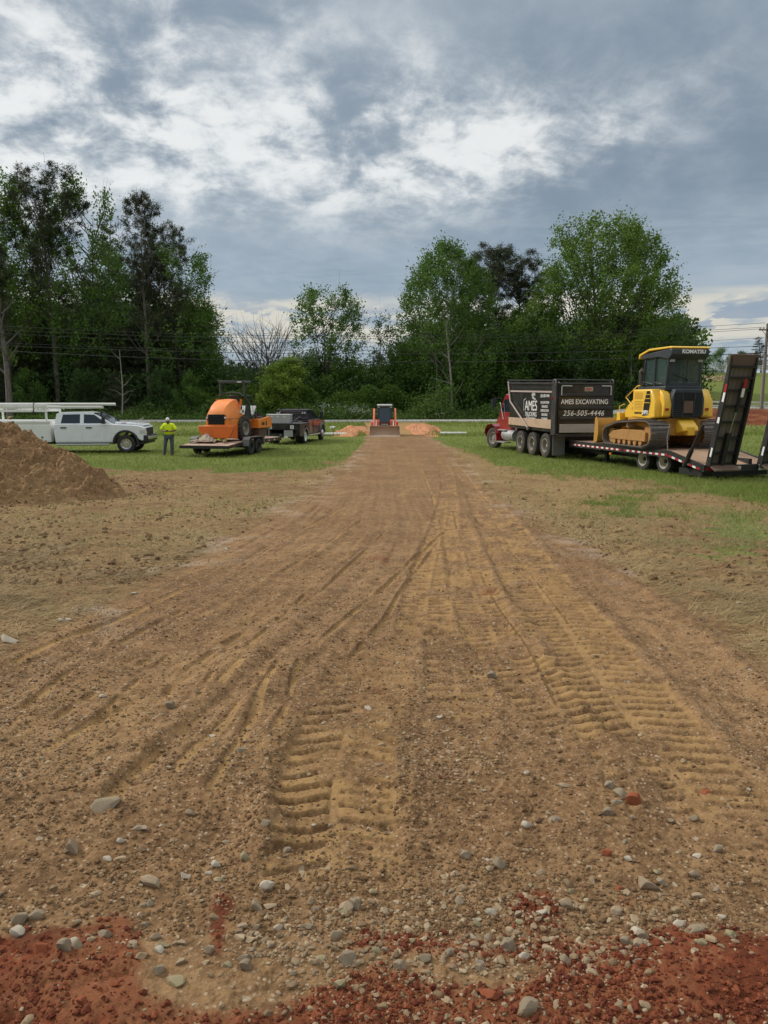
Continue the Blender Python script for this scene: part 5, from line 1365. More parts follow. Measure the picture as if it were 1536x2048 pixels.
        rk.bb(s * 0.89, s * 0.98, -6.3, -3.45, 1.885, 1.97); rk.bb(s * 0.90, s * 0.97, -6.6, -3.45, 2.10, 2.17)
        for y in (-3.5, -4.6, -6.15):
            rk.bb(s * 0.90, s * 0.96, y - 0.025, y + 0.025, 1.97, 2.10)
            for dd in (-1, 1): rk.tube([(s * 0.93, y, 2.09), (s * 0.93, y + dd * 0.13, 2.04), (s * 0.93, y + dd * 0.20, 1.975)], 0.014, 6)
        rk.build('rack_side', 'white_steel', rt)
    rk = MB()
    for y in (-3.5, -4.8, -6.15): rk.bb(-0.93, 0.93, y - 0.035, y + 0.035, 1.97, 2.03)
    rk.build('rack_crossbar', 'white_steel', rt)
    return rt
wt = white_truck()
bx, by, bz = G(249, 905)
wt.location = (-12.02, 35.3, float(terr(-12, 35.2))); wt.rotation_euler = (0, 0, R(-85))
# pipes carried on the rack: things of their own
def rackpipe(name, x, z, y0, y1, r_, label):
    q = MB(); q.lathe([(y0, r_), (y1, r_), (y1, r_ * 0.86), (y0, r_ * 0.86), (y0, r_)], (x, 0, z), 18, 'Y')
    o = q.build(name, 'pvc_white', None); o.location = wt.location; o.rotation_euler = wt.rotation_euler
    return tag(o, label, 'pipe', 'white pipes on the truck rack')
rackpipe('white_pipe', 0.82, 2.235, -7.6, -0.42, 0.062, 'upper white pipe on the truck rack, reaching furthest over the hood')
rackpipe('white_pipe', 0.78, 2.09, -7.4, -0.98, 0.058, 'lower white pipe on the truck rack, ending above the windshield')
rackpipe('white_pipe', 0.62, 2.10, -7.5, -1.1, 0.058, 'white pipe lying behind the lower one on the truck rack')
q = MB()
for y in (-4.02,): q.tube([(0.98, y, 1.93), (0.99, y, 2.10), (0.96, y, 2.27), (0.80, y, 2.315), (0.60, y, 2.18)], 0.016, 6)
q.tube([(0.99, -4.02, 1.95), (1.01, -4.05, 1.86), (1.0, -4.02, 1.80)], 0.03, 6); q.tube([(1.0, -4.02, 1.86), (1.0, -4.14, 1.84)], 0.02, 6)
o = q.build('ratchet_strap', 'black_steel', None); o.location = wt.location; o.rotation_euler = wt.rotation_euler
tag(o, 'dark strap tied round the pipes on the truck rack', 'strap')

# ------------------------------------------------------------ equipment trailer with tandem axle
UT = R(-12.5)
def utility_trailer():
    rt = thing('equipment_trailer', 'low tandem axle trailer with plank deck carrying the orange roller', 'trailer', (-7.15, 33.9, 0), UT)
    d = MB(); d.prism([(-2.35, 0.47), (-1.0, 0.55), (3.9, 0.55), (3.9, 0.60), (-1.0, 0.60), (-2.35, 0.51)], -1.06, 1.06); d.build('deck', 'utility_deck', rt)
    f = MB()
    for s in (-1, 1):
        f.prism([(-2.38, 0.40), (-1.0, 0.42), (3.95, 0.42), (3.95, 0.575), (-1.0, 0.575), (-2.38, 0.49)], s * 1.06, s * 1.13)
        f.bb(s * 0.4, s * 0.48, -2.0, 3.9, 0.36, 0.54)
    f.bb(-1.13, 1.13, 3.9, 3.98, 0.42, 0.62); f.bb(-1.13, 1.13, -2.42, -2.34, 0.38, 0.50)
    for y in (-1.5, -0.9, -0.3, 0.4, 1.2, 2.0, 2.8, 3.5): f.bb(-1.05, 1.05, y - 0.03, y + 0.03, 0.44, 0.54)
    f.tube([(-1.0, 3.95, 0.5), (0, 5.5, 0.5)], 0.06, 6); f.tube([(1.0, 3.95, 0.5), (0, 5.5, 0.5)], 0.06, 6); f.tube([(0, 5.3, 0.5), (0, 5.9, 0.52)], 0.05, 6)
    f.build('frame', 'black_steel', rt)
    j = MB(); j.cyl((0, 5.2, 0.35), (0, 5.2, 1.05), 0.045, 10); j.tube([(0, 5.2, 0.98), (0.2, 5.2, 0.98)], 0.02, 6); j.box((0, 5.2, 0.33), (0.18, 0.18, 0.03)); j.build('jack', 'steel_grey', rt)
    for s in (-1, 1):
        fd = MB(); P = [(-0.92, 0.42), (-0.86, 0.70), (-0.70, 0.80), (0.70, 0.80), (0.86, 0.70), (0.92, 0.42)]
        for i in range(5):
            a, b_ = P[i], P[i + 1]; fd.prism([a, b_, (b_[0] * 0.965, b_[1] - 0.03), (a[0] * 0.965, a[1] - 0.03)], s * 1.10, s * 1.42)
        fd.build('fender', 'steel_grey', rt)
        for y in (-0.43, 0.43): wheel(rt, s * 1.26, y, 0.355, 0.355, 0.20, s, 'rubber', 'black_plastic', 0.56, 0.0)
        st = MB()
        for k in range(7): st.mat(k % 2).box((s * 1.132, 1.2 + k * 0.36, 0.50), (0.008, 0.17, 0.05))
        st.build('reflector_strip', ['red_mark', 'white_mark'], rt)
        wd = MB(); wd.box((s * 1.15, -1.95, 0.50), (0.05, 0.14, 0.09)); wd.build('tail_lamp', 'lamp_red', rt, bevel=0.01)
    ax = MB()
    for y in (-0.43, 0.43): ax.cyl((-1.2, y, 0.355), (1.2, y, 0.355), 0.045, 8)
    ax.build('axle', 'black_steel', rt)
    return rt
utl = utility_trailer()
# crumpled tarp and loose wood on its tail
def onto(o, root): 
    o.location = root.location; o.rotation_euler = root.rotation_euler; return o
nx, ny = 46, 22; gx, gy = np.meshgrid(np.linspace(-1.0, 0.15, nx), np.linspace(-1.75, -1.05, ny), indexing='ij')
zt = 0.60 + 0.30 * np.exp(-((gx + 0.35) / 0.30) ** 2) * np.exp(-((gy + 1.35) / 0.30) ** 2) + 0.22 * (fbm(gx * 5, gy * 5, 301, 4, 0.6) - 0.30) * 0.9 + 0.03 * np.abs(np.sin(gx * 21 + gy * 9))
zt = np.maximum(zt, 0.585 + 0.01 * gx * 0)
V = np.stack([gx.ravel(), gy.ravel(), zt.ravel()], 1); i, j = np.meshgrid(np.arange(nx - 1), np.arange(ny - 1), indexing='ij'); i = i.ravel(); j = j.ravel()
o = link('tarpaulin', rawmesh('tarpaulin', V, np.stack([i * ny + j, (i + 1) * ny + j, (i + 1) * ny + j + 1, i * ny + j + 1], 1), 'tan_tarp', smooth=True))
so_ = o.modifiers.new('thick', 'SOLIDIFY'); so_.thickness = 0.012
tag(onto(o, utl), 'crumpled brown tarpaulin heaped on the tail of the low trailer', 'tarpaulin')
q = MB(); q.box((0.42, -1.28, 0.655), (0.10, 0.85, 0.10), rot=(0, 0, 0.5)); tag(onto(q.build('wooden_block', 'utility_deck', None, bevel=0.01), utl), 'wooden block chocked behind the roller tyre', 'wooden block')
q = MB(); q.box((0.25, -1.12, 0.69), (0.42, 0.16, 0.16), rot=(0, 0.2, 0.3)); q.mat(1).box((0.25, -1.12, 0.69), (0.2, 0.165, 0.165), rot=(0, 0.2, 0.3)); tag(onto(q.build('strap_bag', ['hi_vis', 'tan_tarp'], None, bevel=0.03), utl), 'yellow green bundle under the rear of the roller', 'bundle')

# ------------------------------------------------------------ orange roller
def roller():
    c = Matrix.Rotation(UT, 4, 'Z') @ Vector((0.10, 0.25, 0))
    rt = thing('soil_roller', 'orange compaction roller with open canopy frame parked on the low trailer', 'roller', (-7.15 + c.x, 33.9 + c.y, 0.60), UT - R(3))
    r = 0.55
    for s in (-1, 1): wheel(rt, s * 0.60, 0, r, r, 0.30, s, 'rubber', 'dusty_rim', 0.56, 0.07, lugs=20)
    # engine hood at the tail
    hd = MB()
    secs = [(-1.40, 0.46, 0.72, 1.22), (-1.34, 0.52, 0.70, 1.36), (-1.12, 0.57, 0.68, 1.60), (-0.80, 0.585, 0.66, 1.77), (-0.42, 0.58, 0.66, 1.87), (-0.12, 0.56, 0.66, 1.88), (0.0, 0.55, 0.66, 1.80), (0.20, 0.54, 0.66, 1.20)]
    V = []; F = []
    for (y, w_, z0, z1) in secs:
        hgt = z1 - z0
        ring_ = [(-w_, z0), (w_, z0), (w_ + 0.02, z0 + hgt * 0.50), (w_ - 0.03, z0 + hgt * 0.66), (w_ - 0.20, z1 - 0.03), (0, z1), (-w_ + 0.20, z1 - 0.03), (-w_ + 0.03, z0 + hgt * 0.66), (-w_ - 0.02, z0 + hgt * 0.50)]
        V += [(x, y, z) for x, z in ring_]
    n = 9
    for i in range(len(secs) - 1):
        for k in range(n): F.append((i * n + k, i * n + (k + 1) % n, (i + 1) * n + (k + 1) % n, (i + 1) * n + k))
    F += [tuple(range(n - 1, -1, -1)), tuple((len(secs) - 1) * n + k for k in range(n))]
    hd.add(V, [f[::-1] for f in F]); h = hd.build('hood', 'orange_paint', rt, bevel=0.012, smooth=22)
    sm = MB(); sm.bb(-0.60, 0.60, -1.30, 0.15, 1.005, 1.015)
    for s in (-1, 1): sm.box((s * 0.575, -0.45, 0.85), (0.012, 0.012, 0.34)); sm.box((s * 0.30, -1.41, 0.86), (0.02, 0.03, 0.06))
    sm.build('hood_seam', 'black_plastic', rt)
    gr = MB(); gr.prism([(-1.425, 0.76), (-1.42, 1.20), (-1.30, 1.205), (-1.30, 0.76)], -0.40, 0.40); gr.build('grille', 'inner_dark', rt, bevel=0.02)
    gs = MB()
    for k in range(4): gs.box((0, -1.43, 0.98 + 0.065 * k), (1.02, 0.02, 0.022))
    gs.build('grille_slat', 'black_plastic', rt)
    fr = MB(); P = [(-1.46, 0.72), (-1.46, 0.42), (-1.28, 0.16), (-0.60, 0.12), (-0.55, 0.72)]
    fr.prism([(-0.86, 0.70), (-0.84, 0.52), (-0.62, 0.16), (0.62, 0.16), (0.84, 0.52), (0.86, 0.70)], -1.50, -1.36, ax='Y'); fr.prism(P, -0.62, 0.62)
    fr.build('rear_frame', 'orange_dark', rt, bevel=0.02)
    fs = MB(); fs.bb(-0.42, 0.42, -0.55, 0.95, 0.45, 0.95); fs.bb(-0.62, 0.62, 0.30, 0.95, 0.85, 0.98); fs.build('centre_frame', 'orange_dark', rt, bevel=0.02)
    ax = MB(); ax.cyl((-0.6, 0, r), (0.6, 0, r), 0.13, 12); ax.cyl((0, 0.9, 0.35), (0, 0.9, 1.0), 0.09, 12); ax.build('axle', 'black_steel', rt)
    for s in (-1, 1):
        b = MB(); b.prism([(1.20, 0.52), (2.55, 0.52), (2.60, 0.95), (2.35, 1.05), (1.30, 0.92), (1.20, 0.80)], s * 0.84, s * 0.76); b.build('drum_frame', 'orange_paint', rt, bevel=0.015)
        b = MB(); b.prism([(1.92, 0.62), (2.02, 0.62), (2.04, 0.72), (1.97, 0.90), (1.90, 0.72)], s * 0.842, s * 0.85); b.box((s * 0.846, 1.62, 0.72), (0.006, 0.30, 0.14)); b.build('decal', 'black_paint', rt)
    b = MB(); b.bb(-0.84, 0.84, 1.12, 1.22, 0.52, 0.95); b.bb(-0.84, 0.84, 2.52, 2.62, 0.55, 0.95); b.build('drum_crossmember', 'orange_paint', rt, bevel=0.015)
    dr = MB(); dr.lathe([(-0.72, 0.001), (-0.72, 0.44), (-0.70, 0.50), (0.70, 0.50), (0.72, 0.44), (0.72, 0.001)], (0, 1.86, 0.50), 40)
    for k in range(16):
        for m_ in range(6):
            a = 2 * math.pi * (k + 0.5 * (m_ % 2)) / 16; q = MB(); q.box((-0.58 + m_ * 0.232, 0, 0.535), (0.15, 0.11, 0.08), taper=(0.75, 0.7))
            dr.add(q.v, q.f, Matrix.Translation((0, 1.86, 0.50)) @ Matrix.Rotation(a, 4, 'X'))
    dr.build('drum', 'rusty_steel', rt)
    eg = MB(); eg.bb(-0.5, 0.5, 1.25, 2.3, 0.9, 1.02); eg.cyl((-0.45, 1.6, 1.1), (0.45, 1.6, 1.1), 0.12, 12); eg.cyl((-0.3, 2.0, 1.08), (0.4, 2.0, 1.08), 0.10, 12); eg.tube([(-0.5, 1.2, 1.0), (-0.2, 1.6, 1.28), (0.3, 1.9, 1.26), (0.55, 2.3, 1.0)], 0.04, 8); eg.build('drum_motor', 'black_steel', rt)
    pl = MB(); pl.bb(-0.66, 0.66, 0.12, 1.05, 0.98, 1.06); pl.build('platform', 'steel_grey', rt)
    for s in (-1, 1):
        b = MB(); b.prism([(0.15, 0.95), (0.95, 0.95), (0.95, 1.05), (0.60, 1.10), (0.50, 1.62), (0.30, 1.62), (0.15, 1.2)], s * 0.66, s * 0.60); b.build('side_console', 'black_plastic', rt, bevel=0.01)
        b = MB(); b.tube([(s * 0.62, 0.72, 1.06), (s * 0.62, 0.62, 1.6), (s * 0.60, 0.20, 2.02), (s * 0.60, 0.18, 2.62)], 0.055, 8); b.tube([(s * 0.60, 0.18, 2.62), (s * 0.60, 0.85, 2.66)], 0.045, 8); b.build('canopy_post', 'frame_green_grey', rt)
    b = MB(); b.bb(-0.66, 0.66, 0.12, 0.24, 2.58, 2.70); b.build('canopy_crossbar', 'frame_green_grey', rt, bevel=0.015)
    b = MB(); b.box((0.40, 0.115, 2.64), (0.22, 0.006, 0.05)); b.build('canopy_label', 'white_mark', rt)
    b = MB(); b.tube([(-0.58, 0.2, 2.02), (-0.40, 0.2, 2.12), (0, 0.2, 2.17), (0.40, 0.2, 2.12), (0.58, 0.2, 1.98)], 0.03, 8); b.build('rear_hoop', 'frame_green_grey', rt)
    b = MB(); b.bb(-0.22, 0.22, 0.42, 0.90, 1.25, 1.38); b.prism([(0.36, 1.35), (0.50, 1.35), (0.40, 2.05), (0.28, 2.05)], -0.22, 0.22); b.build('seat', 'black_plastic', rt, bevel=0.03)
    b = MB(); b.tube([(0, 1.15, 1.0), (0, 1.05, 1.62)], 0.04, 8); b.lathe([(-0.012, 0.17), (0.012, 0.17), (0.012, 0.19), (-0.012, 0.19), (-0.012, 0.17)], (0, 1.02, 1.66), 18, 'Z'); b.build('steering_wheel', 'black_plastic', rt)
    b = MB(); b.prism([(1.02, 1.10), (1.42, 1.52), (1.36, 1.56), (0.98, 1.16)], -0.30, 0.62); b.build('dash_panel', 'light_grey', rt)
    b = MB()
    for x in (0.28, 0.42, 0.56): b.tube([(x, 1.15, 1.05), (x, 1.12, 2.02)], 0.012, 5)
    b.tube([(0.28, 1.12, 2.02), (0.56, 1.12, 2.02)], 0.012, 5); b.build('handrail', 'frame_green_grey', rt)
    for s in (-1, 1):
        b = MB(); b.cyl((s * 0.44, -1.44, 1.06), (s * 0.44, -1.36, 1.06), 0.045, 12); b.build('tail_lamp', 'white_mark', rt)
        b = MB(); b.prism([(-0.35, 1.32), (-0.15, 1.38), (-0.08, 1.45), (-0.12, 1.26), (-0.36, 1.24)], s * 0.612, s * 0.624); b.build('maker_decal', 'white_mark', rt)
        b = MB(); b.prism([(-0.10, 1.55), (-0.04, 1.86), (-0.22, 1.88), (-0.38, 1.58)], s * 0.600, s * 0.606); b.build('side_vent', 'orange_dark', rt)
    return rt
roller()

# ------------------------------------------------------------ maroon flatbed pickup
def flatbed():
    rt = thing('flatbed_pickup', 'dark maroon crew cab pickup with black flatbed hitched to the low trailer', 'truck', (-5.43, 41.9, float(terr(-5.4, 42))), R(-9))
    HW = 0.95; r = 0.40
    body = [(0.95, 0.48), (3.55, 0.48)] + arc(4.15, 0.45, 0.55, 176, 4, 8) + [(4.8, 0.5), (5.02, 0.62), (5.02, 1.12), (4.85, 1.22), (3.55, 1.30), (0.95, 1.30)]
    MB().prism(body, -HW, HW).build('body', 'maroon_paint', rt, bevel=0.04)
    MB().prism([(0.95, 1.29), (3.60, 1.29), (2.85, 1.86), (2.4, 1.90), (1.3, 1.90), (1.06, 1.82)], -HW + 0.03, HW - 0.03, tz=(1.29, 0.32)).build('cab', 'maroon_paint', rt, bevel=0.04)
    MB().prism([(3.5, 1.29), (4.6, 1.22), (4.6, 1.27), (4.1, 1.36), (3.5, 1.40)], -0.72, 0.72).build('hood', 'maroon_paint', rt, bevel=0.03)
    def gx_(z, s): return s * ((HW - 0.03) * (1 - 0.32 * max(0, z - 1.29)) + 0.005)
    for s in (-1, 1):
        for poly in ([(1.15, 1.35), (2.05, 1.35), (2.05, 1.80), (1.28, 1.80)], [(2.12, 1.35), (3.28, 1.35), (2.78, 1.78), (2.12, 1.80)]):
            V = [(gx_(b, s), a, b) for a, b in poly]; V += [(v[0] - s * 0.02, v[1], v[2]) for v in V]
            a_ = MB(); a_.add(V, [(0, 1, 2, 3), (7, 6, 5, 4), (0, 4, 5, 1), (1, 5, 6, 2), (2, 6, 7, 3), (3, 7, 4, 0)]); a_.build('side_window', 'dark_glass', rt)
        for (y0, y1) in ((1.0, 2.05), (2.10, 3.42)):
            q = MB(); q.bb(s * HW, s * (HW + 0.012), y0, y1, 0.55, 1.28); d = q.build('door', 'maroon_paint', rt, bevel=0.006)
            MB().box((s * (HW + 0.025), y0 + 0.2, 1.14), (0.03, 0.2, 0.05)).build('handle', 'chrome', d)
        q = MB(); ring(q, 4.15, 0.45, 0.50, 0.60, s * (HW - 0.04), s * (HW + 0.10), -5, 185, 12); q.build('fender_flare', 'steel_grey', rt)
        q = MB(); q.box((s * (HW + 0.24), 3.20, 1.56), (0.20, 0.10, 0.36)); q.tube([(s * HW, 3.2, 1.40), (s * (HW + 0.2), 3.2, 1.48)], 0.03, 6); q.tube([(s * HW, 3.2, 1.32), (s * (HW + 0.2), 3.2, 1.40)], 0.02, 6); q.build('door_mirror', 'black_plastic', rt, bevel=0.02)
        q = MB(); q.tube([(s * (HW + 0.03), 1.0, 0.42), (s * (HW + 0.03), 3.5, 0.42)], 0.05, 8); q.build('running_board', 'pale_sand', rt)
        wheel(rt, s * 0.90, 4.15, r, r, 0.24, s, 'rubber', 'chrome', 0.60, -0.12)
        wheel(rt, s * 0.93, 0.0, r, r, 0.24, s, 'rubber', 'white_steel', 0.62, 0.05, dual=True)
        q = MB(); ring(q, 0.0, 0.42, 0.44, 0.50, s * 0.80, s * 1.10, 0, 180, 12); q.build('bed_fender', 'chrome', rt)
        q = MB(); q.box((s * 0.62, -1.262, 0.96), (0.20, 0.012, 0.20)); q.build('lamp_frame', 'white_steel', rt, bevel=0.006)
        q = MB(); q.box((s * 0.62, -1.270, 0.96), (0.11, 0.012, 0.11)); q.build('tail_lamp', 'light_grey', rt)
    q = MB(); q.bb(-0.72, 0.72, 0.985, 1.0, 1.40, 1.72); q.build('rear_window', 'dark_glass', rt)
    q = MB(); q.bb(-0.35, 0.35, -1.0, 5.0, 0.40, 0.60); q.cyl((-0.9, 0, r), (0.9, 0, r), 0.08, 10); q.cyl((-0.9, 4.15, r), (0.9, 4.15, r), 0.06, 10); q.build('chassis', 'black_steel', rt)
    bd = MB(); bd.bb(-1.08, 1.08, -1.22, 0.86, 1.06, 1.15)
    for s in (-1, 1):
        bd.prism([(-1.22, 0.50), (-0.56, 0.50)] + arc(0, 0.44, 0.56, 175, 5, 8) + [(0.56, 0.50), (0.86, 0.50), (0.86, 1.06), (-1.22, 1.06)], s * 0.80, s * 1.06)
    bd.bb(-1.08, 1.08, -1.26, -1.20, 0.82, 1.15); bd.bb(-0.8, 0.8, -1.25, -1.15, 0.42, 0.62)
    bd.build('flatbed', 'black_paint', rt, bevel=0.012)
    q = MB(); q.bb(-1.085, 1.085, -1.225, 0.865, 1.152, 1.168); q.build('deck_edge', 'steel_grey', rt)
    q = MB()
    for s in (-1, 1): q.tube([(s * 0.98, 0.80, 1.15), (s * 0.98, 0.80, 1.62), (s * 0.84, 0.80, 1.86)], 0.04, 8)
    q.tube([(-0.84, 0.80, 1.86), (0.84, 0.80, 1.86)], 0.045, 8); q.tube([(-0.9, 0.80, 1.38), (0.9, 0.80, 1.38)], 0.03, 8); q.build('headache_rack', 'black_paint', rt)
    for s in (-1, 1):
        for k in (0, 1): q = MB(); q.cyl((s * (0.68 + 0.13 * k), 0.76, 1.70), (s * (0.68 + 0.13 * k), 0.73, 1.70), 0.05, 12); q.build('work_lamp', 'lens', rt)
    q = MB(); q.box((0.42, -1.275, 0.62), (0.50, 0.02, 0.34)); q.build('tread_plate', 'aluminium', rt)
    q = MB(); q.box((0.28, -1.29, 0.42), (0.22, 0.02, 0.10)); q.build('licence_plate', 'white_mark', rt)
    q = MB(); q.box((0, -1.32, 0.50), (0.10, 0.20, 0.10)); q.cyl((0, -1.40, 0.5), (0, -1.40, 0.60), 0.035, 10); q.build('hitch', 'steel_grey', rt)
    return rt
fb = flatbed()
q = MB(); q.bb(-0.90, 0.42, -0.98, -0.45, 1.172, 1.62); q.mat(1).bb(-0.915, 0.435, -0.995, -0.435, 1.62, 1.655)
for x in (-0.6, -0.24, 0.12): q.mat(1).box((x, -0.99, 1.52), (0.10, 0.02, 0.05))
o = q.build('tool_chest', ['aluminium', 'white_steel'], None, bevel=0.012); tag(onto(o, fb), 'long silver metal tool chest standing on the black flatbed', 'tool box')
q = MB(); q.tube([(0.45, -0.6, 1.20), (0.55, 0.2, 1.40), (0.60, 0.5, 1.45)], [0.03, 0.05, 0.07], 8); q.tube([(0.40, 0.0, 1.25), (0.95, -0.3, 1.22)], 0.035, 8); o = q.build('rolled_hose', 'black_plastic', None); tag(onto(o, fb), 'black hose lying beside the silver tool chest', 'hose')

# ------------------------------------------------------------ track belts
def belt(prof, x0, x1, grouser=0.035, pitch=0.16, thick=0.04):
    """closed outline (y,z) counter-clockwise -> shoe belt across x0..x1"""
    P = [Vector((a, b)) for a, b in prof]; n = len(P); L = [0]
    for i in range(n): L.append(L[-1] + (P[(i + 1) % n] - P[i]).length)
    tot = L[-1]; k = max(8, int(round(tot / pitch))); mb = MB()
    for j in range(k):
        s = tot * j / k; i = max(q for q in range(n) if L[q] <= s + 1e-9); f = (s - L[i]) / (L[i + 1] - L[i]); p = P[i].lerp(P[(i + 1) % n], f); d = (P[(i + 1) % n] - P[i]).normalized()
        a = math.atan2(d.y, d.x); M = Matrix.Translation(((x0 + x1) / 2, p.x, p.y)) @ Matrix.Rotation(a, 4, 'X'); w_ = abs(x1 - x0)
        q = MB(); q.box((0, 0, 0), (w_, tot / k * 0.93, thick)); q.box((0, -tot / k * 0.30, -thick / 2 - grouser / 2), (w_, 0.022, grouser)); mb.add(q.v, q.f, M)
    return mb

# ------------------------------------------------------------ compact track loader, facing the camera
def loader():
    rt = thing('track_loader', 'red and grey compact track loader with an open bucket coming down the driveway', 'loader', (0.05, 52.0, float(terr(0, 51)) - 0.02), math.pi)
    for s in (-1, 1):
        pr = [(-0.85, 0.05), (0.75, 0.05)] + arc(0.78, 0.26, 0.21, -80, 60, 5) + [(0.2, 0.62), (-0.35, 0.68)] + arc(-0.88, 0.30, 0.24, 110, 260, 5)
        belt(pr, s * 0.56, s * 0.92, 0.03, 0.11, 0.04).build('track', 'muddy_rubber', rt)
        q = MB(); q.prism([(-0.8, 0.12), (0.75, 0.12), (0.7, 0.35), (0.0, 0.52), (-0.75, 0.5)], s * 0.62, s * 0.86); q.build('track_frame', 'steel_grey', rt)
        q = MB(); q.prism([(-1.05, 0.95), (-0.95, 1.80), (-0.70, 1.86), (0.55, 1.30), (1.05, 0.55), (0.95, 0.42), (0.80, 0.50), (0.42, 1.10), (-0.75, 1.55), (-0.85, 0.95)], s * 0.80, s * 0.68); q.build('lift_arm', 'red_orange_paint', rt, bevel=0.015)
        q = MB(); q.bb(s * 0.66, s * 0.94, -0.9, 0.55, 0.70, 0.95); q.prism([(0.40, 0.45), (0.62, 0.45), (0.62, 1.02), (0.40, 1.12)], s * 0.62, s * 0.36); q.build('side_fender', 'red_orange_paint', rt, bevel=0.02)
        q = MB(); q.tube([(s * 0.60, 1.0, 0.50), (s * 0.60, 0.58, 1.02)], 0.045, 8); q.build('tilt_ram', 'chrome', rt)
    q = MB(); q.bb(-0.62, 0.62, -1.1, 0.35, 0.35, 1.0); q.build('chassis', 'red_orange_paint', rt, bevel=0.02)
    q = MB(); q.prism([(-0.62, 1.0), (0.42, 1.0), (0.30, 2.02), (-0.60, 2.02)], -0.50, 0.50); cab_ = q.build('cab', 'cab_grey', rt, bevel=0.03)
    q = MB(); q.prism([(0.44, 0.92), (0.46, 0.92), (0.335, 1.92), (0.315, 1.92)], -0.37, 0.37); q.build('front_window', 'blue_glass', rt)
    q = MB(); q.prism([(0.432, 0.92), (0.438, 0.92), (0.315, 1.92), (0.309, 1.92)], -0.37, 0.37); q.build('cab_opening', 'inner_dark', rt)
    q = MB(); q.prism([(-0.70, 2.02), (0.42, 2.02), (0.44, 2.10), (0.30, 2.16), (-0.68, 2.16)], -0.53, 0.53); q.build('roof', 'light_grey', rt, bevel=0.03)
    q = MB(); q.bb(-0.25, 0.25, -0.25, 0.1, 0.95, 1.1); q.prism([(-0.30, 1.1), (-0.15, 1.1), (-0.25, 1.75), (-0.35, 1.75)], -0.24, 0.24); q.build('seat', 'black_plastic', rt)
    for s in (-1, 1):
        q = MB(); q.box((s * 0.42, 0.36, 1.96), (0.14, 0.05, 0.07)); q.build('work_lamp', 'lens', rt, bevel=0.01)
        q = MB(); q.box((s * 0.52, 0.62, 0.78), (0.02, 0.01, 0.16)); q.build('decal', 'white_mark', rt)
    q = MB(); q.box((0, 0.50, 0.72), (0.62, 0.10, 0.24)); q.build('step', 'black_steel', rt)
    q = MB()
    for i_ in range(5): q.box((-0.20 + 0.10 * i_, 0.556, 0.79), (0.06, 0.006, 0.06))
    q.build('front_marking', 'white_mark', rt)
    b = MB(); prof = [(1.10, 0.62), (1.12, 0.30), (1.20, 0.10), (1.36, 0.035), (1.98, 0.03), (1.98, 0.05), (1.38, 0.062), (1.24, 0.13), (1.16, 0.32), (1.14, 0.60), (1.35, 0.70), (1.33, 0.725)]
    b.prism(prof, -1.01, 1.01)
    for s in (-1, 1): b.prism([(1.10, 0.62), (1.12, 0.30), (1.20, 0.10), (1.36, 0.035), (1.98, 0.03), (1.98, 0.12), (1.75, 0.42), (1.34, 0.725)], s * 1.01, s * 1.04)
    b.build('bucket', 'dust_board', rt)
    b = MB(); b.bb(-1.03, 1.03, 1.96, 2.06, 0.024, 0.056)
    for k in range(14): b.box((-0.98 + k * 0.151, 2.07, 0.04), (0.09, 0.06, 0.03))
    b.build('cutting_edge', 'white_steel', rt)
    return rt
loader()
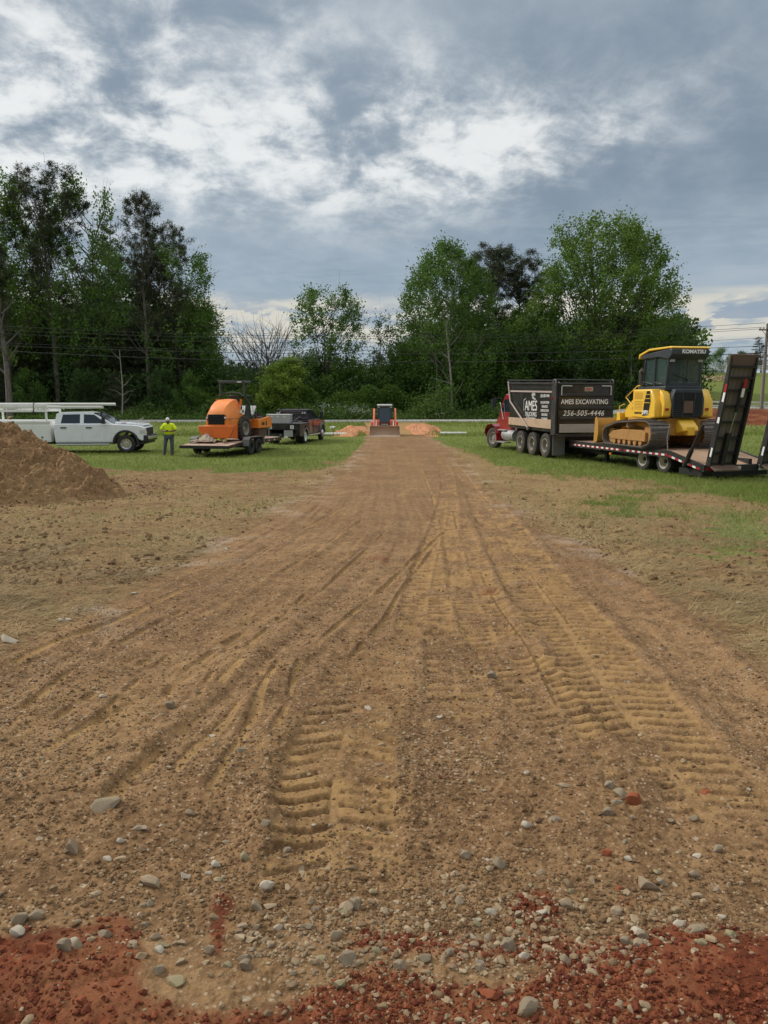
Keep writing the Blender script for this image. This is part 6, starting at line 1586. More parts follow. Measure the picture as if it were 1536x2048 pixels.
# ------------------------------------------------------------ dump truck
DT = R(12.0); dtl = Vector((7.98, 31.75, 0)); dtl.z = float(terr(8, 31.5))
def dump_truck():
    rt = thing('dump_truck', 'red tri-axle dump truck with a black dump body, seen from behind', 'dump truck', dtl, DT)
    r = 0.52
    for i, y in enumerate((0, 1.38, 2.72)):
        for s in (-1, 1): wheel(rt, s * 1.06, y, r, r, 0.27, s, 'muddy_rubber', 'dusty_rim', 0.57, 0.14, dual=True)
    for s in (-1, 1): wheel(rt, s * 1.02, 6.45, r, r, 0.29, s, 'muddy_rubber', 'dusty_rim', 0.57, -0.03, steer=R(18))
    ch = MB()
    for s in (-1, 1): ch.bb(s * 0.38, s * 0.46, -0.9, 7.2, 0.72, 1.0)
    for y in (0, 1.38, 2.72, 6.45): ch.cyl((-1.0, y, r), (1.0, y, r), 0.09, 10)
    ch.bb(-0.5, 0.5, -0.95, -0.85, 0.55, 1.0); ch.build('chassis', 'black_steel', rt)
    # dump body
    y0, y1, W, zb, zt = -1.15, 4.05, 1.22, 1.10, 3.12
    b = MB()
    for s in (-1, 1): b.prism([(y0, zb), (y1 - 0.05, zb + 0.06), (y1 + 0.08, zt + 0.12), (y0, zt)], s * W, s * (W - 0.05))
    b.bb(-W + 0.05, W - 0.05, y0 + 0.06, y1 - 0.05, zb + 0.05, zb + 0.12); b.prism([(y1 - 0.05, zb + 0.06), (y1, zb + 0.06), (y1 + 0.10, zt + 0.12), (y1 + 0.05, zt + 0.12)], -W + 0.05, W - 0.05)
    b.prism([(y1 + 0.05, zt + 0.05), (y1 + 0.10, zt + 0.12), (y1 + 0.62, zt + 0.16), (y1 + 0.62, zt + 0.12)], -W + 0.1, W - 0.1)
    b.build('dump_body', 'black_paint', rt, bevel=0.012)
    for s in (-1, 1):
        q = MB(); q.prism([(y0 + 0.42, zb + 0.14), (y1 - 0.02, zb + 0.18), (y1 + 0.0, zb + 0.52), (y0 + 0.42, zb + 0.52)], s * (W + 0.03), s * W); q.build('side_board', 'dust_board', rt, bevel=0.008)
        q = MB(); q.prism([(y0 + 0.2, zt - 0.40), (y1 + 0.02, zt - 0.31), (y1 + 0.03, zt - 0.24), (y0 + 0.2, zt - 0.33)], s * (W + 0.04), s * W); q.build('side_rail', 'pinkish_rail', rt)
        q = MB(); q.prism([(y0 + 0.2, zt - 0.06), (y1 + 0.06, zt + 0.06), (y1 + 0.06, zt + 0.13), (y0, zt + 0.02)], s * (W + 0.05), s * (W - 0.03)); q.prism([(y0 + 0.3, zt - 0.20), (y1, zt - 0.12), (y1, zt - 0.09), (y0 + 0.3, zt - 0.17)], s * (W + 0.015), s * W); q.build('top_rail', 'dusty_black', rt)
        q = MB(); q.bb(s * (W - 0.02), s * (W + 0.07), y0 - 0.02, y0 + 0.40, zb - 0.10, zt + 0.02); q.build('corner_post', 'dusty_black', rt, bevel=0.015)
        q = MB(); q.bb(s * W, s * (W + 0.012), y0 + 0.45, y1 - 0.6, zb + 0.60, zt - 0.46); q.build('side_panel', 'black_paint', rt)
        q = MB(); q.tube([(s * (W + 0.10), 1.55, zb + 0.12), (s * (W + 0.10), 3.7, zt - 0.75), (s * (W + 0.06), y1 + 0.05, zt + 0.16)], 0.038, 8); q.build('tarp_arm', 'pinkish_rail', rt)
        q = MB(); q.box((s * (W + 0.08), 1.55, zb + 0.10), (0.08, 0.16, 0.16)); q.build('arm_pivot', 'steel_grey', rt)
        q = MB(); q.lathe([(0, 0.14), (0.05, 0.14), (0.05, 0.09), (0, 0.09), (0, 0.14)], (s * (W + 0.05) - 0.02, y0 + 0.18, zt + 0.02), 18); q.build('lift_hook_ring', 'steel_grey', rt)
        q = MB(); q.lathe([(0, 0.001), (0, 0.06), (0.02, 0.06), (0.02, 0.001)], (s * (W + 0.07) - (0.0 if s > 0 else 0.02), y0 + 0.30, zt - 0.62), 14, 'X'); q.build('side_lamp', 'lamp_red', rt)
        q = MB(); q.bb(s * 0.70, s * 1.24, -0.92, -0.89, 0.16, 0.98); q.build('mud_flap', 'steel_grey', rt)
    # side graphics, left side (x=-W)
    MLs = lambda y, z: Matrix.Translation((-W - 0.016, y, z)) @ Matrix.Rotation(R(-90), 4, 'Z') @ Matrix.Rotation(R(90), 4, 'X')
    text('side_logo', 'AMES', 0.62, 'white_steel', rt, MLs(1.45, 2.16), sx=0.9)
    text('side_logo', 'TRUCKING', 0.27, 'white_steel', rt, MLs(1.45, 1.80), sx=0.95)
    text('side_logo', '& Excavating', 0.22, 'white_steel', rt, MLs(1.45, 1.63), sx=0.9, shear=0.3)
    text('side_phone_number', '256-505-4446', 0.19, 'white_mark', rt, MLs(0.02, 2.60), sx=0.85, shear=0.2)
    for k, wd in enumerate(('EXCAVATION', 'HAULING', 'DEMOLITION', 'GRADING', 'CLEARING')):
        text('side_service_list', wd, 0.15, 'white_mark', rt, MLs(0.0, 2.32 - 0.17 * k), sx=0.9)
    q = MB(); fr_ = [(2.28, 1.95), (2.28, 2.44), (2.05, 2.52), (2.05, 2.48), (2.24, 2.41), (2.24, 1.95)]; q.prism(fr_, -W - 0.016, -W - 0.012); q.build('side_frame_line', 'light_grey', rt); q = MB()
    q.prism([(0.95, 2.42), (1.30, 2.48), (1.42, 2.66), (1.30, 2.78), (1.05, 2.74), (1.0, 2.60), (1.16, 2.64), (1.20, 2.56), (0.95, 2.48)], -W - 0.016, -W - 0.012); q.build('side_emblem', 'light_grey', rt)
    # tailgate
    g = MB(); g.bb(-W + 0.04, W - 0.02, y0 - 0.07, y0 - 0.01, zb, zt - 0.02); tg = g.build('tailgate', 'black_paint', rt, bevel=0.008)
    g = MB()
    for z in (zt - 0.50, zt - 1.02, zt - 1.44): g.prism([(y0 - 0.12, z - 0.035), (y0 - 0.07, z - 0.075), (y0 - 0.07, z + 0.075), (y0 - 0.12, z + 0.035)], -W + 0.10, W - 0.08)
    g.prism([(y0 - 0.12, zt - 0.05), (y0 - 0.07, zt - 0.08), (y0 - 0.07, zt - 0.0), (y0 - 0.10, zt)], -W + 0.04, W - 0.02); g.build('tailgate_rib', 'dusty_black', tg)
    g = MB(); g.prism([(y0 - 0.16, zb + 0.02), (y0 - 0.07, zb), (y0 - 0.07, zb + 0.36), (y0 - 0.12, zb + 0.33)], -W + 0.10, W - 0.08); g.build('tailgate_sill', 'dusty_rim', tg)
    g = MB()
    for s, l in ((-1, 0.45), (1, 0.42)):
        xx = s * (W - 0.13); g.box((xx - s * l / 2, y0 - 0.124, zt - 0.12), (l, 0.008, 0.05)); g.box((xx, y0 - 0.124, zt - 0.32), (0.05, 0.008, 0.36))
    g.build('reflective_corner', 'light_grey', tg)
    g = MB(); g.box((0.12, y0 - 0.075, zt - 0.25), (0.36, 0.01, 0.17)); g.build('small_plate', 'pale_sand', tg)
    g = MB(); g.box((0.12, y0 - 0.082, zt - 0.23), (0.22, 0.006, 0.03)); g.box((0.12, y0 - 0.082, zt - 0.28), (0.28, 0.006, 0.025)); g.build('small_plate_print', 'red_mark', tg)
    MR = lambda x, z: Matrix.Translation((x, y0 - 0.078, z)) @ Matrix.Rotation(R(90), 4, 'X')
    text('tailgate_lettering', 'Ames Excavating'.upper(), 0.27, 'white_mark', tg, MR(-0.04, zt - 0.77), spacing=1.04, off=0.006, sx=0.84)
    text('tailgate_phone_number', '256-505-4446', 0.31, 'white_mark', tg, MR(-0.08, zt - 1.23), shear=0.25, spacing=1.1, off=0.004, sx=0.95)
    g = MB(); g.bb(-W, W, y0 - 0.10, y0 + 0.2, zb - 0.16, zb - 0.03); g.build('rear_sill', 'dusty_black', rt, bevel=0.01)
    # tarp bows over the top
    g = MB(); g.tube([(-W - 0.05, y1 + 0.12, zt + 0.22), (W + 0.05, y1 + 0.12, zt + 0.22)], 0.04, 8); g.tube([(-W, y0 + 0.1, zt + 0.12), (W, y0 + 0.1, zt + 0.10)], 0.035, 8); g.tube([(-W - 0.02, y1 + 0.1, zt + 0.22), (-W - 0.02, y0 + 0.1, zt + 0.10)], 0.014, 6); g.build('tarp_roller', 'dusty_black', rt)
    # cab
    cb = MB(); cb.prism([(4.30, 0.92), (5.95, 0.92), (5.95, 1.85), (5.55, 2.58), (5.35, 2.72), (4.40, 2.74), (4.30, 2.6)], -0.98, 0.98, tz=(1.85, 0.10)); cb.build('cab', 'red_paint', rt, bevel=0.05)
    hd = MB(); hd.prism([(5.95, 1.0), (7.45, 1.0), (7.50, 1.35), (7.30, 1.55), (5.95, 1.84)], -0.55, 0.55); hd.build('hood', 'red_paint', rt, bevel=0.06)
    for s in (-1, 1):
        f = MB(); P_ = [(5.72, 0.42), (5.80, 0.80), (6.0, 1.12), (6.45, 1.24), (7.0, 1.20), (7.40, 1.0), (7.48, 0.72)]
        for i in range(6):
            a, b_ = P_[i], P_[i + 1]; f.prism([a, b_, (b_[0], b_[1] - 0.05), (a[0] + 0.05, a[1] - 0.02)], s * 1.20, s * 0.5)
        f.build('front_fender', 'red_paint', rt, bevel=0.02)
        w_ = MB(); V = [(s * 0.985, 4.55, 1.85), (s * 0.985, 5.72, 1.85), (s * 0.93, 5.42, 2.45), (s * 0.93, 4.60, 2.50)]; V += [(v[0] - s * 0.03, v[1], v[2]) for v in V]
        w_.add(V, [(0, 1, 2, 3), (7, 6, 5, 4), (0, 4, 5, 1), (1, 5, 6, 2), (2, 6, 7, 3), (3, 7, 4, 0)]); w_.build('side_window', 'dark_glass', rt)
        d = MB(); d.bb(s * 0.98, s * 1.0, 4.50, 5.88, 0.98, 1.84); dd = d.build('door', 'red_paint', rt, bevel=0.01)
        MB().box((s * 1.02, 4.7, 1.62), (0.03, 0.16, 0.04)).build('handle', 'chrome', dd)
        m_ = MB(); m_.tube([(s * 0.98, 5.7, 2.50), (s * 1.35, 5.8, 2.52), (s * 1.35, 5.8, 2.0), (s * 0.98, 5.75, 1.80)], 0.018, 6); m_.box((s * 1.35, 5.8, 2.28), (0.20, 0.08, 0.42)); m_.build('door_mirror', 'cab_grey', rt)
        g = MB(); g.tube([(s * 1.06, 4.35, 0.98), (s * 1.06, 4.35, 2.1), (s * 1.0, 4.45, 2.3)], 0.018, 6); g.tube([(s * 1.06, 5.2, 1.5), (s * 1.04, 5.75, 2.3)], 0.016, 6); g.build('grab_handle', 'chrome', rt)
        t_ = MB(); t_.cyl((s * 0.92, 3.75, 0.74), (s * 0.92, 5.15, 0.74), 0.26, 20)
        for y in (3.95, 4.9): t_.cyl((s * 0.92, y, 0.74), (s * 0.92, y + 0.06, 0.74), 0.272, 20)
        t_.build('fuel_tank', 'aluminium', rt)
        st = MB(); st.bb(s * 0.85, s * 1.22, 4.6, 5.7, 0.36, 0.41); st.bb(s * 0.85, s * 1.20, 4.6, 5.6, 0.95, 1.0); st.build('step', 'aluminium', rt)
        ex = MB(); ex.tube([(s * 0.78, 4.18, 1.0), (s * 0.78, 4.18, 3.05), (s * 0.78, 4.10, 3.15)], 0.06, 10); ex.build('exhaust_stack', 'chrome', rt)
    w_ = MB(); w_.prism([(5.90, 1.92), (5.93, 1.95), (5.60, 2.55), (5.57, 2.53)], -0.85, 0.85); w_.build('windshield', 'dark_glass', rt)
    g = MB(); g.bb(-0.5, 0.5, 7.44, 7.53, 1.0, 1.42); g.bb(-1.15, 1.15, 7.5, 7.62, 0.55, 0.85); g.build('bumper', 'chrome', rt, bevel=0.02)
    for x in (-0.7, -0.35, 0, 0.35, 0.7): g = MB(); g.box((x, 5.1, 2.79), (0.10, 0.16, 0.07)); g.build('roof_marker', 'lamp_red', rt, bevel=0.015)
    return rt
dump_truck()

# ------------------------------------------------------------ tag trailer
TT = R(16.0); tl = Vector((10.38, 25.8, 0)); tl.z = float(terr(10.3, 25.8)) - 0.02
def tag_trailer():
    rt = thing('deckover_trailer', 'long black flat trailer with red and white edge stripe and raised loading ramps', 'trailer', tl, TT)
    W = 1.38
    dk = MB(); dk.prism([(-1.1, 0.74), (5.2, 0.74), (5.2, 0.79), (-1.1, 0.79)], -W + 0.1, W - 0.1); dk.prism([(-1.1, 0.79), (-1.1, 0.74), (-2.70, 0.40), (-2.70, 0.45)], -W + 0.1, W - 0.1); dk.build('deck', 'deck_wood', rt)
    f = MB()
    for s in (-1, 1):
        f.prism([(5.25, 0.56), (5.25, 0.80), (-1.1, 0.80), (-2.78, 0.47), (-2.78, 0.28), (-1.15, 0.58)], s * W, s * (W - 0.1))
        f.bb(s * 0.40, s * 0.52, -2.7, 5.2, 0.34, 0.62)
        f.prism([(5.2, 0.62), (5.2, 0.40), (3.6, 0.34), (3.2, 0.40)], s * 0.9, s * 0.8)
    for y in np.arange(-0.9, 5.2, 0.6): f.bb(-W + 0.1, W - 0.1, y - 0.04, y + 0.04, 0.60, 0.735)
    f.bb(-W, W, 5.18, 5.26, 0.5, 0.82); f.bb(-W, W, -2.84, -2.72, 0.26, 0.46)
    for s in (-1, 1): f.tube([(s * 0.9, 5.2, 0.6), (0, 6.6, 0.62)], 0.08, 6)
    f.build('frame', 'black_steel', rt)
    # stripe
    for s in (-1, 1):
        st = MB(); n = 0; y = 4.95
        while y > -1.0:
            if not (1.35 < y < 1.6): st.mat(n % 2).box((s * (W + 0.005), y, 0.66), (0.008, 0.155, 0.062))
            n += 1; y -= 0.165
        for k in range(9):
            y_ = -1.2 - k * 0.17; st.mat(k % 2).box((s * (W + 0.005), y_, 0.645 - (k + 0.6) * 0.0345), (0.008, 0.155, 0.062), rot=(R(11.5), 0, 0))
        st.build('reflective_stripe', ['red_mark', 'white_mark'], rt)
        for y in (0.58, -0.58): wheel(rt, s * 1.05, y, 0.40, 0.40, 0.25, s, 'rubber', 'cream_rim', 0.60, 0.10, dual=True)
        q = MB(); q.tube([(s * (W + 0.03), -1.95, 0.36), (s * (W + 0.02), -2.72, 1.72)], 0.05, 8); q.tube([(s * (W + 0.03), -1.95, 0.36), (s * (W + 0.02), -2.25, 0.90)], 0.075, 8); q.build('ramp_ram', 'black_steel', rt)
        q = MB(); q.box((s * (W + 0.02), 2.2, 0.48), (0.06, 0.10, 0.08)); q.build('side_marker', 'lamp_amber', rt)
        for y in (4.2, 2.9, 0.2, -0.7): q = MB(); q.tube([(s * (W + 0.04), y - 0.05, 0.62), (s * (W + 0.06), y, 0.57), (s * (W + 0.04), y + 0.05, 0.62)], 0.012, 5); q.build('tie_ring', 'steel_grey', rt)
        q = MB(); q.bb(s * 0.72, s * 0.86, 3.3, 3.44, 0.12, 0.60); q.box((s * 0.79, 3.37, 0.08), (0.26, 0.26, 0.03)); q.build('landing_leg', 'black_steel', rt)
    q = MB()
    for y in (0.58, -0.58): q.cyl((-1.1, y, 0.40), (1.1, y, 0.40), 0.07, 10)
    q.build('axle', 'black_steel', rt)
    q = MB(); q.bb(-W + 0.1, W - 0.15, -2.62, -1.55, 0.10, 0.30); q.build('under_tool_box', 'black_steel', rt)
    q = MB(); q.box((-W + 0.34, -2.845, 0.36), (0.50, 0.02, 0.11)); q.build('tail_reflector', 'red_mark', rt)
    q = MB(); q.box((-W + 0.62, -2.847, 0.37), (0.20, 0.02, 0.09)); q.box((-W + 1.28, -2.86, 0.37), (0.14, 0.02, 0.10)); q.build('tail_marking', 'pale_sand', rt)
    q = MB(); q.box((0.82, -2.87, 0.37), (0.36, 0.015, 0.19)); pl = q.build('licence_plate', 'white_mark', rt)
    text('plate_number', '47A8MNG', 0.115, 'inner_dark', pl, Matrix.Translation((0.80, -2.879, 0.37)) @ Matrix.Rotation(R(90), 4, 'X'), extr=0.001, off=0.004)
    # ramps
    for k, (xa, xb, ln) in enumerate(((-W + 0.10, -0.30, 3.32), (0.64, W + 0.14, 3.32))):
        rp = MB(); wd = xb - xa; ch = 0.13
        L = ln
        for x in (xa, xb - 0.07): rp.prism([(0.03, 0), (-0.03 - ch, 0), (-0.03 - ch, L * 0.62), (-0.05, L), (0.03, L)], x, x + 0.07)
        rp.bb(xa + 0.07, xb - 0.07, -0.12, -0.02, 0.0, 0.08)
        for z in (0.40, 0.88, 1.37, 1.86, 2.34, 2.72, 3.05): rp.bb(xa + 0.05, xb - 0.05, -0.09, 0.02, z - 0.028, z + 0.028)
        fold = rp.build('ramp', 'black_steel', rt)
        pk = MB(); pk.bb(xa + 0.07, xb - 0.07, 0.0, 0.035, 0.06, 3.05); pk.build('ramp_planks', 'ramp_wood', fold)
        tpk = MB(); tpk.bb(xa - 0.01, xb + 0.02, -0.02, 0.03, 3.06, L + 0.08); tpk.build('ramp_tip', 'rusty_steel', fold)
        cy = MB(); xm = (xa + xb) / 2; cy.tube([(xm, -0.10, 1.05), (xm + 0.06, -0.12, 1.75)], 0.022, 8); cy.build('ram_rod', 'chrome', fold)
        cy = MB(); cy.tube([(xm + 0.06, -0.12, 1.70), (xm + 0.10, -0.12, 2.60)], 0.055, 8); cy.build('ram_body', 'black_steel', fold); cy = MB(); cy.bb(xm - 0.09, xm + 0.05, -0.16, -0.05, 0.05, 1.05); cy.build('ram_housing', 'black_steel', fold)
        for mt, c_, d_ in (('red_mark', (xm + 0.09, -0.186, 2.58), (0.09, 0.02, 0.26)), ('white_mark', (xm + 0.08, -0.186, 2.30), (0.09, 0.02, 0.26)), ('red_mark', (xa - 0.004, -0.10, 2.42), (0.01, 0.08, 0.25)),
                ('white_mark', (xa - 0.004, -0.10, 2.15), (0.01, 0.08, 0.28)), ('white_mark', (xa - 0.004, -0.10, 1.45), (0.01, 0.09, 0.18)), ('white_mark', (xa - 0.004, -0.10, 0.45), (0.01, 0.07, 0.28))):
            cy = MB(); cy.box(c_, d_); cy.build('ramp_reflector', mt, fold)
        ft = MB(); ft.prism([(-0.02, 0.02), (-0.42, -0.07), (-0.42, -0.03), (-0.02, 0.06)], xa + 0.02, xb - 0.02); ft.build('ramp_flap', 'rusty_steel', fold)
        fold.location = (0, -2.80, 0.46); fold.rotation_euler = (R(12.5), 0, 0)
    return rt
tag_trailer()

# ------------------------------------------------------------ bulldozer
def dozer():
    c = Matrix.Rotation(TT, 4, 'Z') @ Vector((-0.12, 1.2, 0.80))
    rt = thing('bulldozer', 'yellow tracked bulldozer with enclosed cab chained down on the black trailer', 'bulldozer', tl + c, TT - R(4.5))
    for s in (-1, 1):
        pr = [(-1.15, 0.05), (1.20, 0.05)] + arc(1.28, 0.36, 0.31, -80, 70, 6) + [(0.55, 0.86), (-0.2, 0.90), (-0.75, 0.94)] + arc(-1.32, 0.52, 0.42, 85, 235, 8)
        belt(pr, s * 0.66, s * 1.36, 0.045, 0.155, 0.035).build('track', 'track_steel', rt)
        q = MB(); q.prism([(-1.2, 0.22), (1.15, 0.22), (1.35, 0.36), (1.1, 0.52), (0.5, 0.60), (-0.9, 0.62), (-1.2, 0.55)], s * 0.85, s * 1.24); q.build('track_frame', 'red_mud', rt, bevel=0.03)
        for k in range(6): q = MB(); q.cyl((s * 0.85, -0.85 + k * 0.36, 0.165), (s * 1.22, -0.85 + k * 0.36, 0.165), 0.10, 14); q.build('track_roller', 'red_mud', rt)
        q = MB(); q.cyl((s * 0.95, 0.1, 0.76), (s * 1.20, 0.1, 0.76), 0.075, 12); q.build('carrier_roller', 'dust_board', rt)
        q = MB(); q.lathe([(-0.08, 0.001), (-0.08, 0.36), (0.08, 0.36), (0.08, 0.001)], (s * 1.06, -1.32, 0.52), 24); q.build('sprocket', 'red_mud', rt)
        q = MB(); q.lathe([(-0.08, 0.001), (-0.08, 0.27), (0.08, 0.27), (0.08, 0.001)], (s * 1.06, 1.26, 0.36), 24); q.build('idler', 'red_mud', rt)
        q = MB(); q.prism([(-1.50, 0.60), (0.9, 0.86), (0.9, 0.92), (-1.5, 1.0)], s * 0.55, s * 0.92); q.build('track_guard', 'muddy_yellow', rt)
        # side tanks behind the cab
        q = MB(); P_ = [(-1.62, 1.22), (-1.72, 1.05), (-1.05, 0.98), (-0.05, 1.04), (0.05, 1.08), (0.05, 2.05), (-1.05, 2.05), (-1.30, 1.98), (-1.66, 1.55)]
        V = []
        for x, k_ in ((s * 0.60, 0), (s * 1.02, 0)): V += [(x, a, b) for a, b in P_]
        q.prism([(-1.45, 1.06), (-1.05, 1.0), (0.05, 1.04), (0.05, 2.02), (-1.12, 2.02), (-1.40, 1.62)], s * 0.58, s * (1.06 if s < 0 else 1.16))
        q.build('side_tank', 'yellow_paint', rt, bevel=0.05)
        q = MB(); q.prism([(-1.62, 1.10), (-1.40, 1.04), (-1.30, 2.0), (-1.50, 1.86), (-1.66, 1.5)], s * 0.56, s * 0.86); q.build('rear_corner_panel', 'yellow_paint', rt, bevel=0.04)
        q = MB(); q.box((s * 0.75, -1.655, 1.34), (0.13, 0.02, 0.08)); q.build('tail_reflector', 'lamp_red', rt)
        # engine hood side rails + handrail
        q = MB(); q.tube([(s * 0.62, 0.55, 1.30), (s * 0.70, 1.15, 1.75), (s * 0.66, 0.45, 2.15), (s * 0.64, 0.20, 2.18)], 0.022, 6); q.tube([(s * 0.70, 1.50, 1.0), (s * 0.72, 1.55, 1.42), (s * 0.66, 1.30, 1.50)], 0.02, 6); q.build('handrail', 'yellow_paint', rt)
    q = MB(); q.prism([(-1.5, 0.45), (1.2, 0.45), (1.2, 1.0), (-1.5, 1.05)], -0.56, 0.56); q.build('hull', 'muddy_yellow', rt, bevel=0.02)
    q = MB(); q.prism([(0.05, 1.0), (1.45, 0.98), (1.50, 1.30), (0.75, 1.78), (0.05, 1.95)], -0.56, 0.56); q.build('engine_hood', 'yellow_paint', rt, bevel=0.05)
    for s in (-1, 1):
        q = MB(); q.prism([(0.25, 1.20), (0.70, 1.16), (0.95, 1.35), (0.68, 1.62), (0.25, 1.72)], s * 0.56, s * 0.568); q.build('hood_recess', 'muddy_yellow', rt)
        q = MB(); q.box((s * 0.60, 0.42, 1.10), (0.06, 0.30, 0.06)); q.build('step', 'black_steel', rt)
    # rear grille
    q = MB(); q.prism([(-0.60, 1.18), (-0.52, 1.06), (0.52, 1.06), (0.60, 1.18), (0.60, 1.70), (0.50, 2.02), (-0.50, 2.02), (-0.60, 1.70)], -1.70, -1.42, ax='Y'); q.build('radiator_frame', 'cab_grey', rt, bevel=0.02)
    q = MB(); q.box((0, -1.705, 1.50), (1.02, 0.02, 0.80)); q.build('grille', 'inner_dark', rt)
    q = MB()
    for k in range(11): q.box((-0.36, -1.718, 1.14 + 0.068 * k), (0.28, 0.02, 0.02)); q.box((0.36, -1.718, 1.14 + 0.068 * k), (0.28, 0.02, 0.02))
    for x in (-0.20, 0.20): q.tube([(x, -1.72, 1.10), (x, -1.735, 1.60), (x * 1.2, -1.72, 1.88)], 0.016, 6)
    q.build('grille_slat', 'cab_grey', rt)
    q = MB(); q.box((0, -1.722, 1.42), (0.34, 0.02, 0.40)); q.build('grille_panel', 'rusty_steel', rt)
    # cab
    q = MB(); zb_, zt_ = 2.02, 3.22
    for x in (-0.62, 0.62):
        for (ya, yb) in ((-1.30, -1.38), (0.10, 0.02), (-0.62, -0.62)): q.tube([(x, ya, zb_), (x * 0.97, yb, zt_)], 0.06, 6)
    q.bb(-0.70, 0.70, -1.40, 0.22, 1.98, 2.12)
    q.bb(-0.64, 0.64, -1.36, -1.28, 2.10, 2.24); q.bb(-0.62, 0.62, -1.40, -1.30, 3.0, 3.2); q.build('cab', 'cab_grey', rt, bevel=0.02)
    q = MB(); q.prism([(-1.36, 2.22), (-1.345, 2.22), (-1.385, 3.02), (-1.40, 3.02)], -0.56, 0.56); q.build('rear_window', 'clear_glass', rt)
    for s in (-1, 1):
        for (ya, yb) in ((-1.26, -0.68), (-0.56, 0.02)):
            q = MB(); q.bb(s * 0.610, s * 0.622, ya, yb, 2.16, 3.12); q.build('side_window', 'clear_glass', rt)
        q = MB(); q.tube([(s * 0.68, -0.55, 2.2), (s * 0.70, 0.02, 2.3), (s * 0.68, 0.02, 3.0)], 0.016, 6); q.tube([(s * 0.68, -1.15, 2.2), (s * 0.70, -0.7, 2.26), (s * 0.68, -0.66, 3.1)], 0.016, 6); q.build('grab_handle', 'cab_grey', rt)
        q = MB(); q.tube([(s * 0.64, 0.05, 2.15), (s * 0.86, 0.02, 2.20), (s * 0.88, 0.02, 2.60), (s * 0.66, 0.05, 2.62)], 0.02, 6); q.build('door_mirror', 'black_plastic', rt)
        q = MB(); q.box((s * 0.52, -1.44, 2.98), (0.16, 0.10, 0.12)); q.build('work_lamp', 'light_grey', rt, bevel=0.02)
    q = MB(); q.bb(-0.60, 0.60, 0.0, 0.015, 2.14, 3.1); q.build('windshield', 'clear_glass', rt)
    q = MB(); q.bb(-0.28, 0.24, -0.75, -0.30, 2.05, 2.45); q.prism([(-0.90, 2.35), (-0.72, 2.35), (-0.80, 3.0), (-0.95, 3.0)], -0.30, 0.16); q.build('seat', 'black_plastic', rt, bevel=0.04)
    q = MB(); q.tube([(-0.42, -1.415, 2.52), (0.05, -1.42, 2.36)], 0.015, 6); q.tube([(0.12, -1.42, 2.30), (0.02, -1.42, 2.40)], 0.03, 6); q.build('wiper', 'black_plastic', rt)
    q = MB(); q.prism([(-1.68, 3.16), (-1.50, 3.00), (-0.9, 3.10), (0.15, 3.08), (0.24, 3.14), (0.24, 3.24), (-1.50, 3.36), (-1.68, 3.34)], -0.70, 0.70); q.build('cab_roof', 'cab_grey', rt, bevel=0.03)
    q = MB(); q.prism([(-1.66, 3.345), (-1.55, 3.365), (-0.3, 3.345), (0.24, 3.20), (0.30, 3.10), (0.36, 3.10), (0.34, 3.26), (-0.3, 3.42), (-1.6, 3.43), (-1.70, 3.39)], -0.73, 0.73); q.build('roof_cap', 'yellow_paint', rt, bevel=0.02)
    text('rear_lettering', 'KOMATSU', 0.165, 'white_mark', rt, Matrix.Translation((0.10, -1.702, 3.25)) @ Matrix.Rotation(R(90), 4, 'X'), off=0.008, spacing=1.02, sx=1.12)
    ML = lambda y, z, tl_=0.0: Matrix.Translation((-1.064, y, z)) @ Matrix.Rotation(R(-90), 4, 'Z') @ Matrix.Rotation(R(90), 4, 'X')
    q = MB(); q.prism([(-1.02, 1.14), (-0.66, 1.10), (-0.74, 1.60), (-0.88, 1.96), (-1.08, 1.96), (-1.14, 1.60)], -1.062, -1.066); q.build('side_decal', 'black_paint', rt)
    q = MB(); 
    for z in (1.56, 1.70, 1.84): q.box((-1.068, -0.92, z), (0.004, 0.36, 0.018))
    q.build('decal_stripe', 'yellow_paint', rt)
    text('side_number', '39PX', 0.20, 'white_mark', rt, Matrix.Translation((-0.004, 0, 0)) @ ML(-0.84, 1.22), off=0.005, sx=0.85)
    text('side_lettering', 'KOMATSU', 0.10, 'inner_dark', rt, ML(-0.36, 1.20), off=0.003)
    q = MB()
    for (ya, yb, za, zb2) in ((-0.62, -0.10, 1.70, 1.90), (-0.62, -0.10, 1.34, 1.60)):
        for k in range(6): q.box((-1.063, (ya + yb) / 2, za + (zb2 - za) * k / 5), (0.006, yb - ya, 0.018))
    q.build('vent_slat', 'muddy_yellow', rt)
    q = MB(); q.prism([(-1.45, 1.12), (-1.36, 1.08), (-1.28, 1.30), (-1.40, 1.30)], -0.87, -0.878); q.build('small_decal', 'black_paint', rt)
    q = MB(); q.prism([(-1.5, 0.50), (-1.95, 0.62), (-1.90, 0.76), (-1.62, 0.98), (-1.45, 1.05)], -0.30, 0.30); q.box((0, -1.85, 0.62), (0.24, 0.30, 0.30)); q.build('drawbar', 'yellow_paint', rt, bevel=0.03)
    q = MB(); q.cyl((-0.52, 0.52, 1.7), (-0.52, 0.52, 2.55), 0.06, 12); q.tube([(-0.52, 0.52, 2.5), (-0.52, 0.50, 2.68), (-0.52, 0.42, 2.74)], 0.062, 12); q.build('exhaust', 'steel_grey', rt)
    # blade with push arms
    q = MB(); P_ = [(2.05, 0.02), (1.90, 0.10), (1.80, 0.45), (1.84, 0.80), (1.95, 0.98), (1.99, 0.97), (1.90, 0.78), (1.87, 0.46), (1.96, 0.14), (2.10, 0.04)]; q.prism(P_, -1.42, 1.42)
    for s in (-1, 1): q.prism([(2.10, 0.02), (1.84, 0.08), (1.76, 0.45), (1.80, 0.85), (1.95, 1.02), (2.04, 0.96)], s * 1.42, s * 1.45)
    q.build('blade', 'muddy_yellow', rt)
    q = MB()
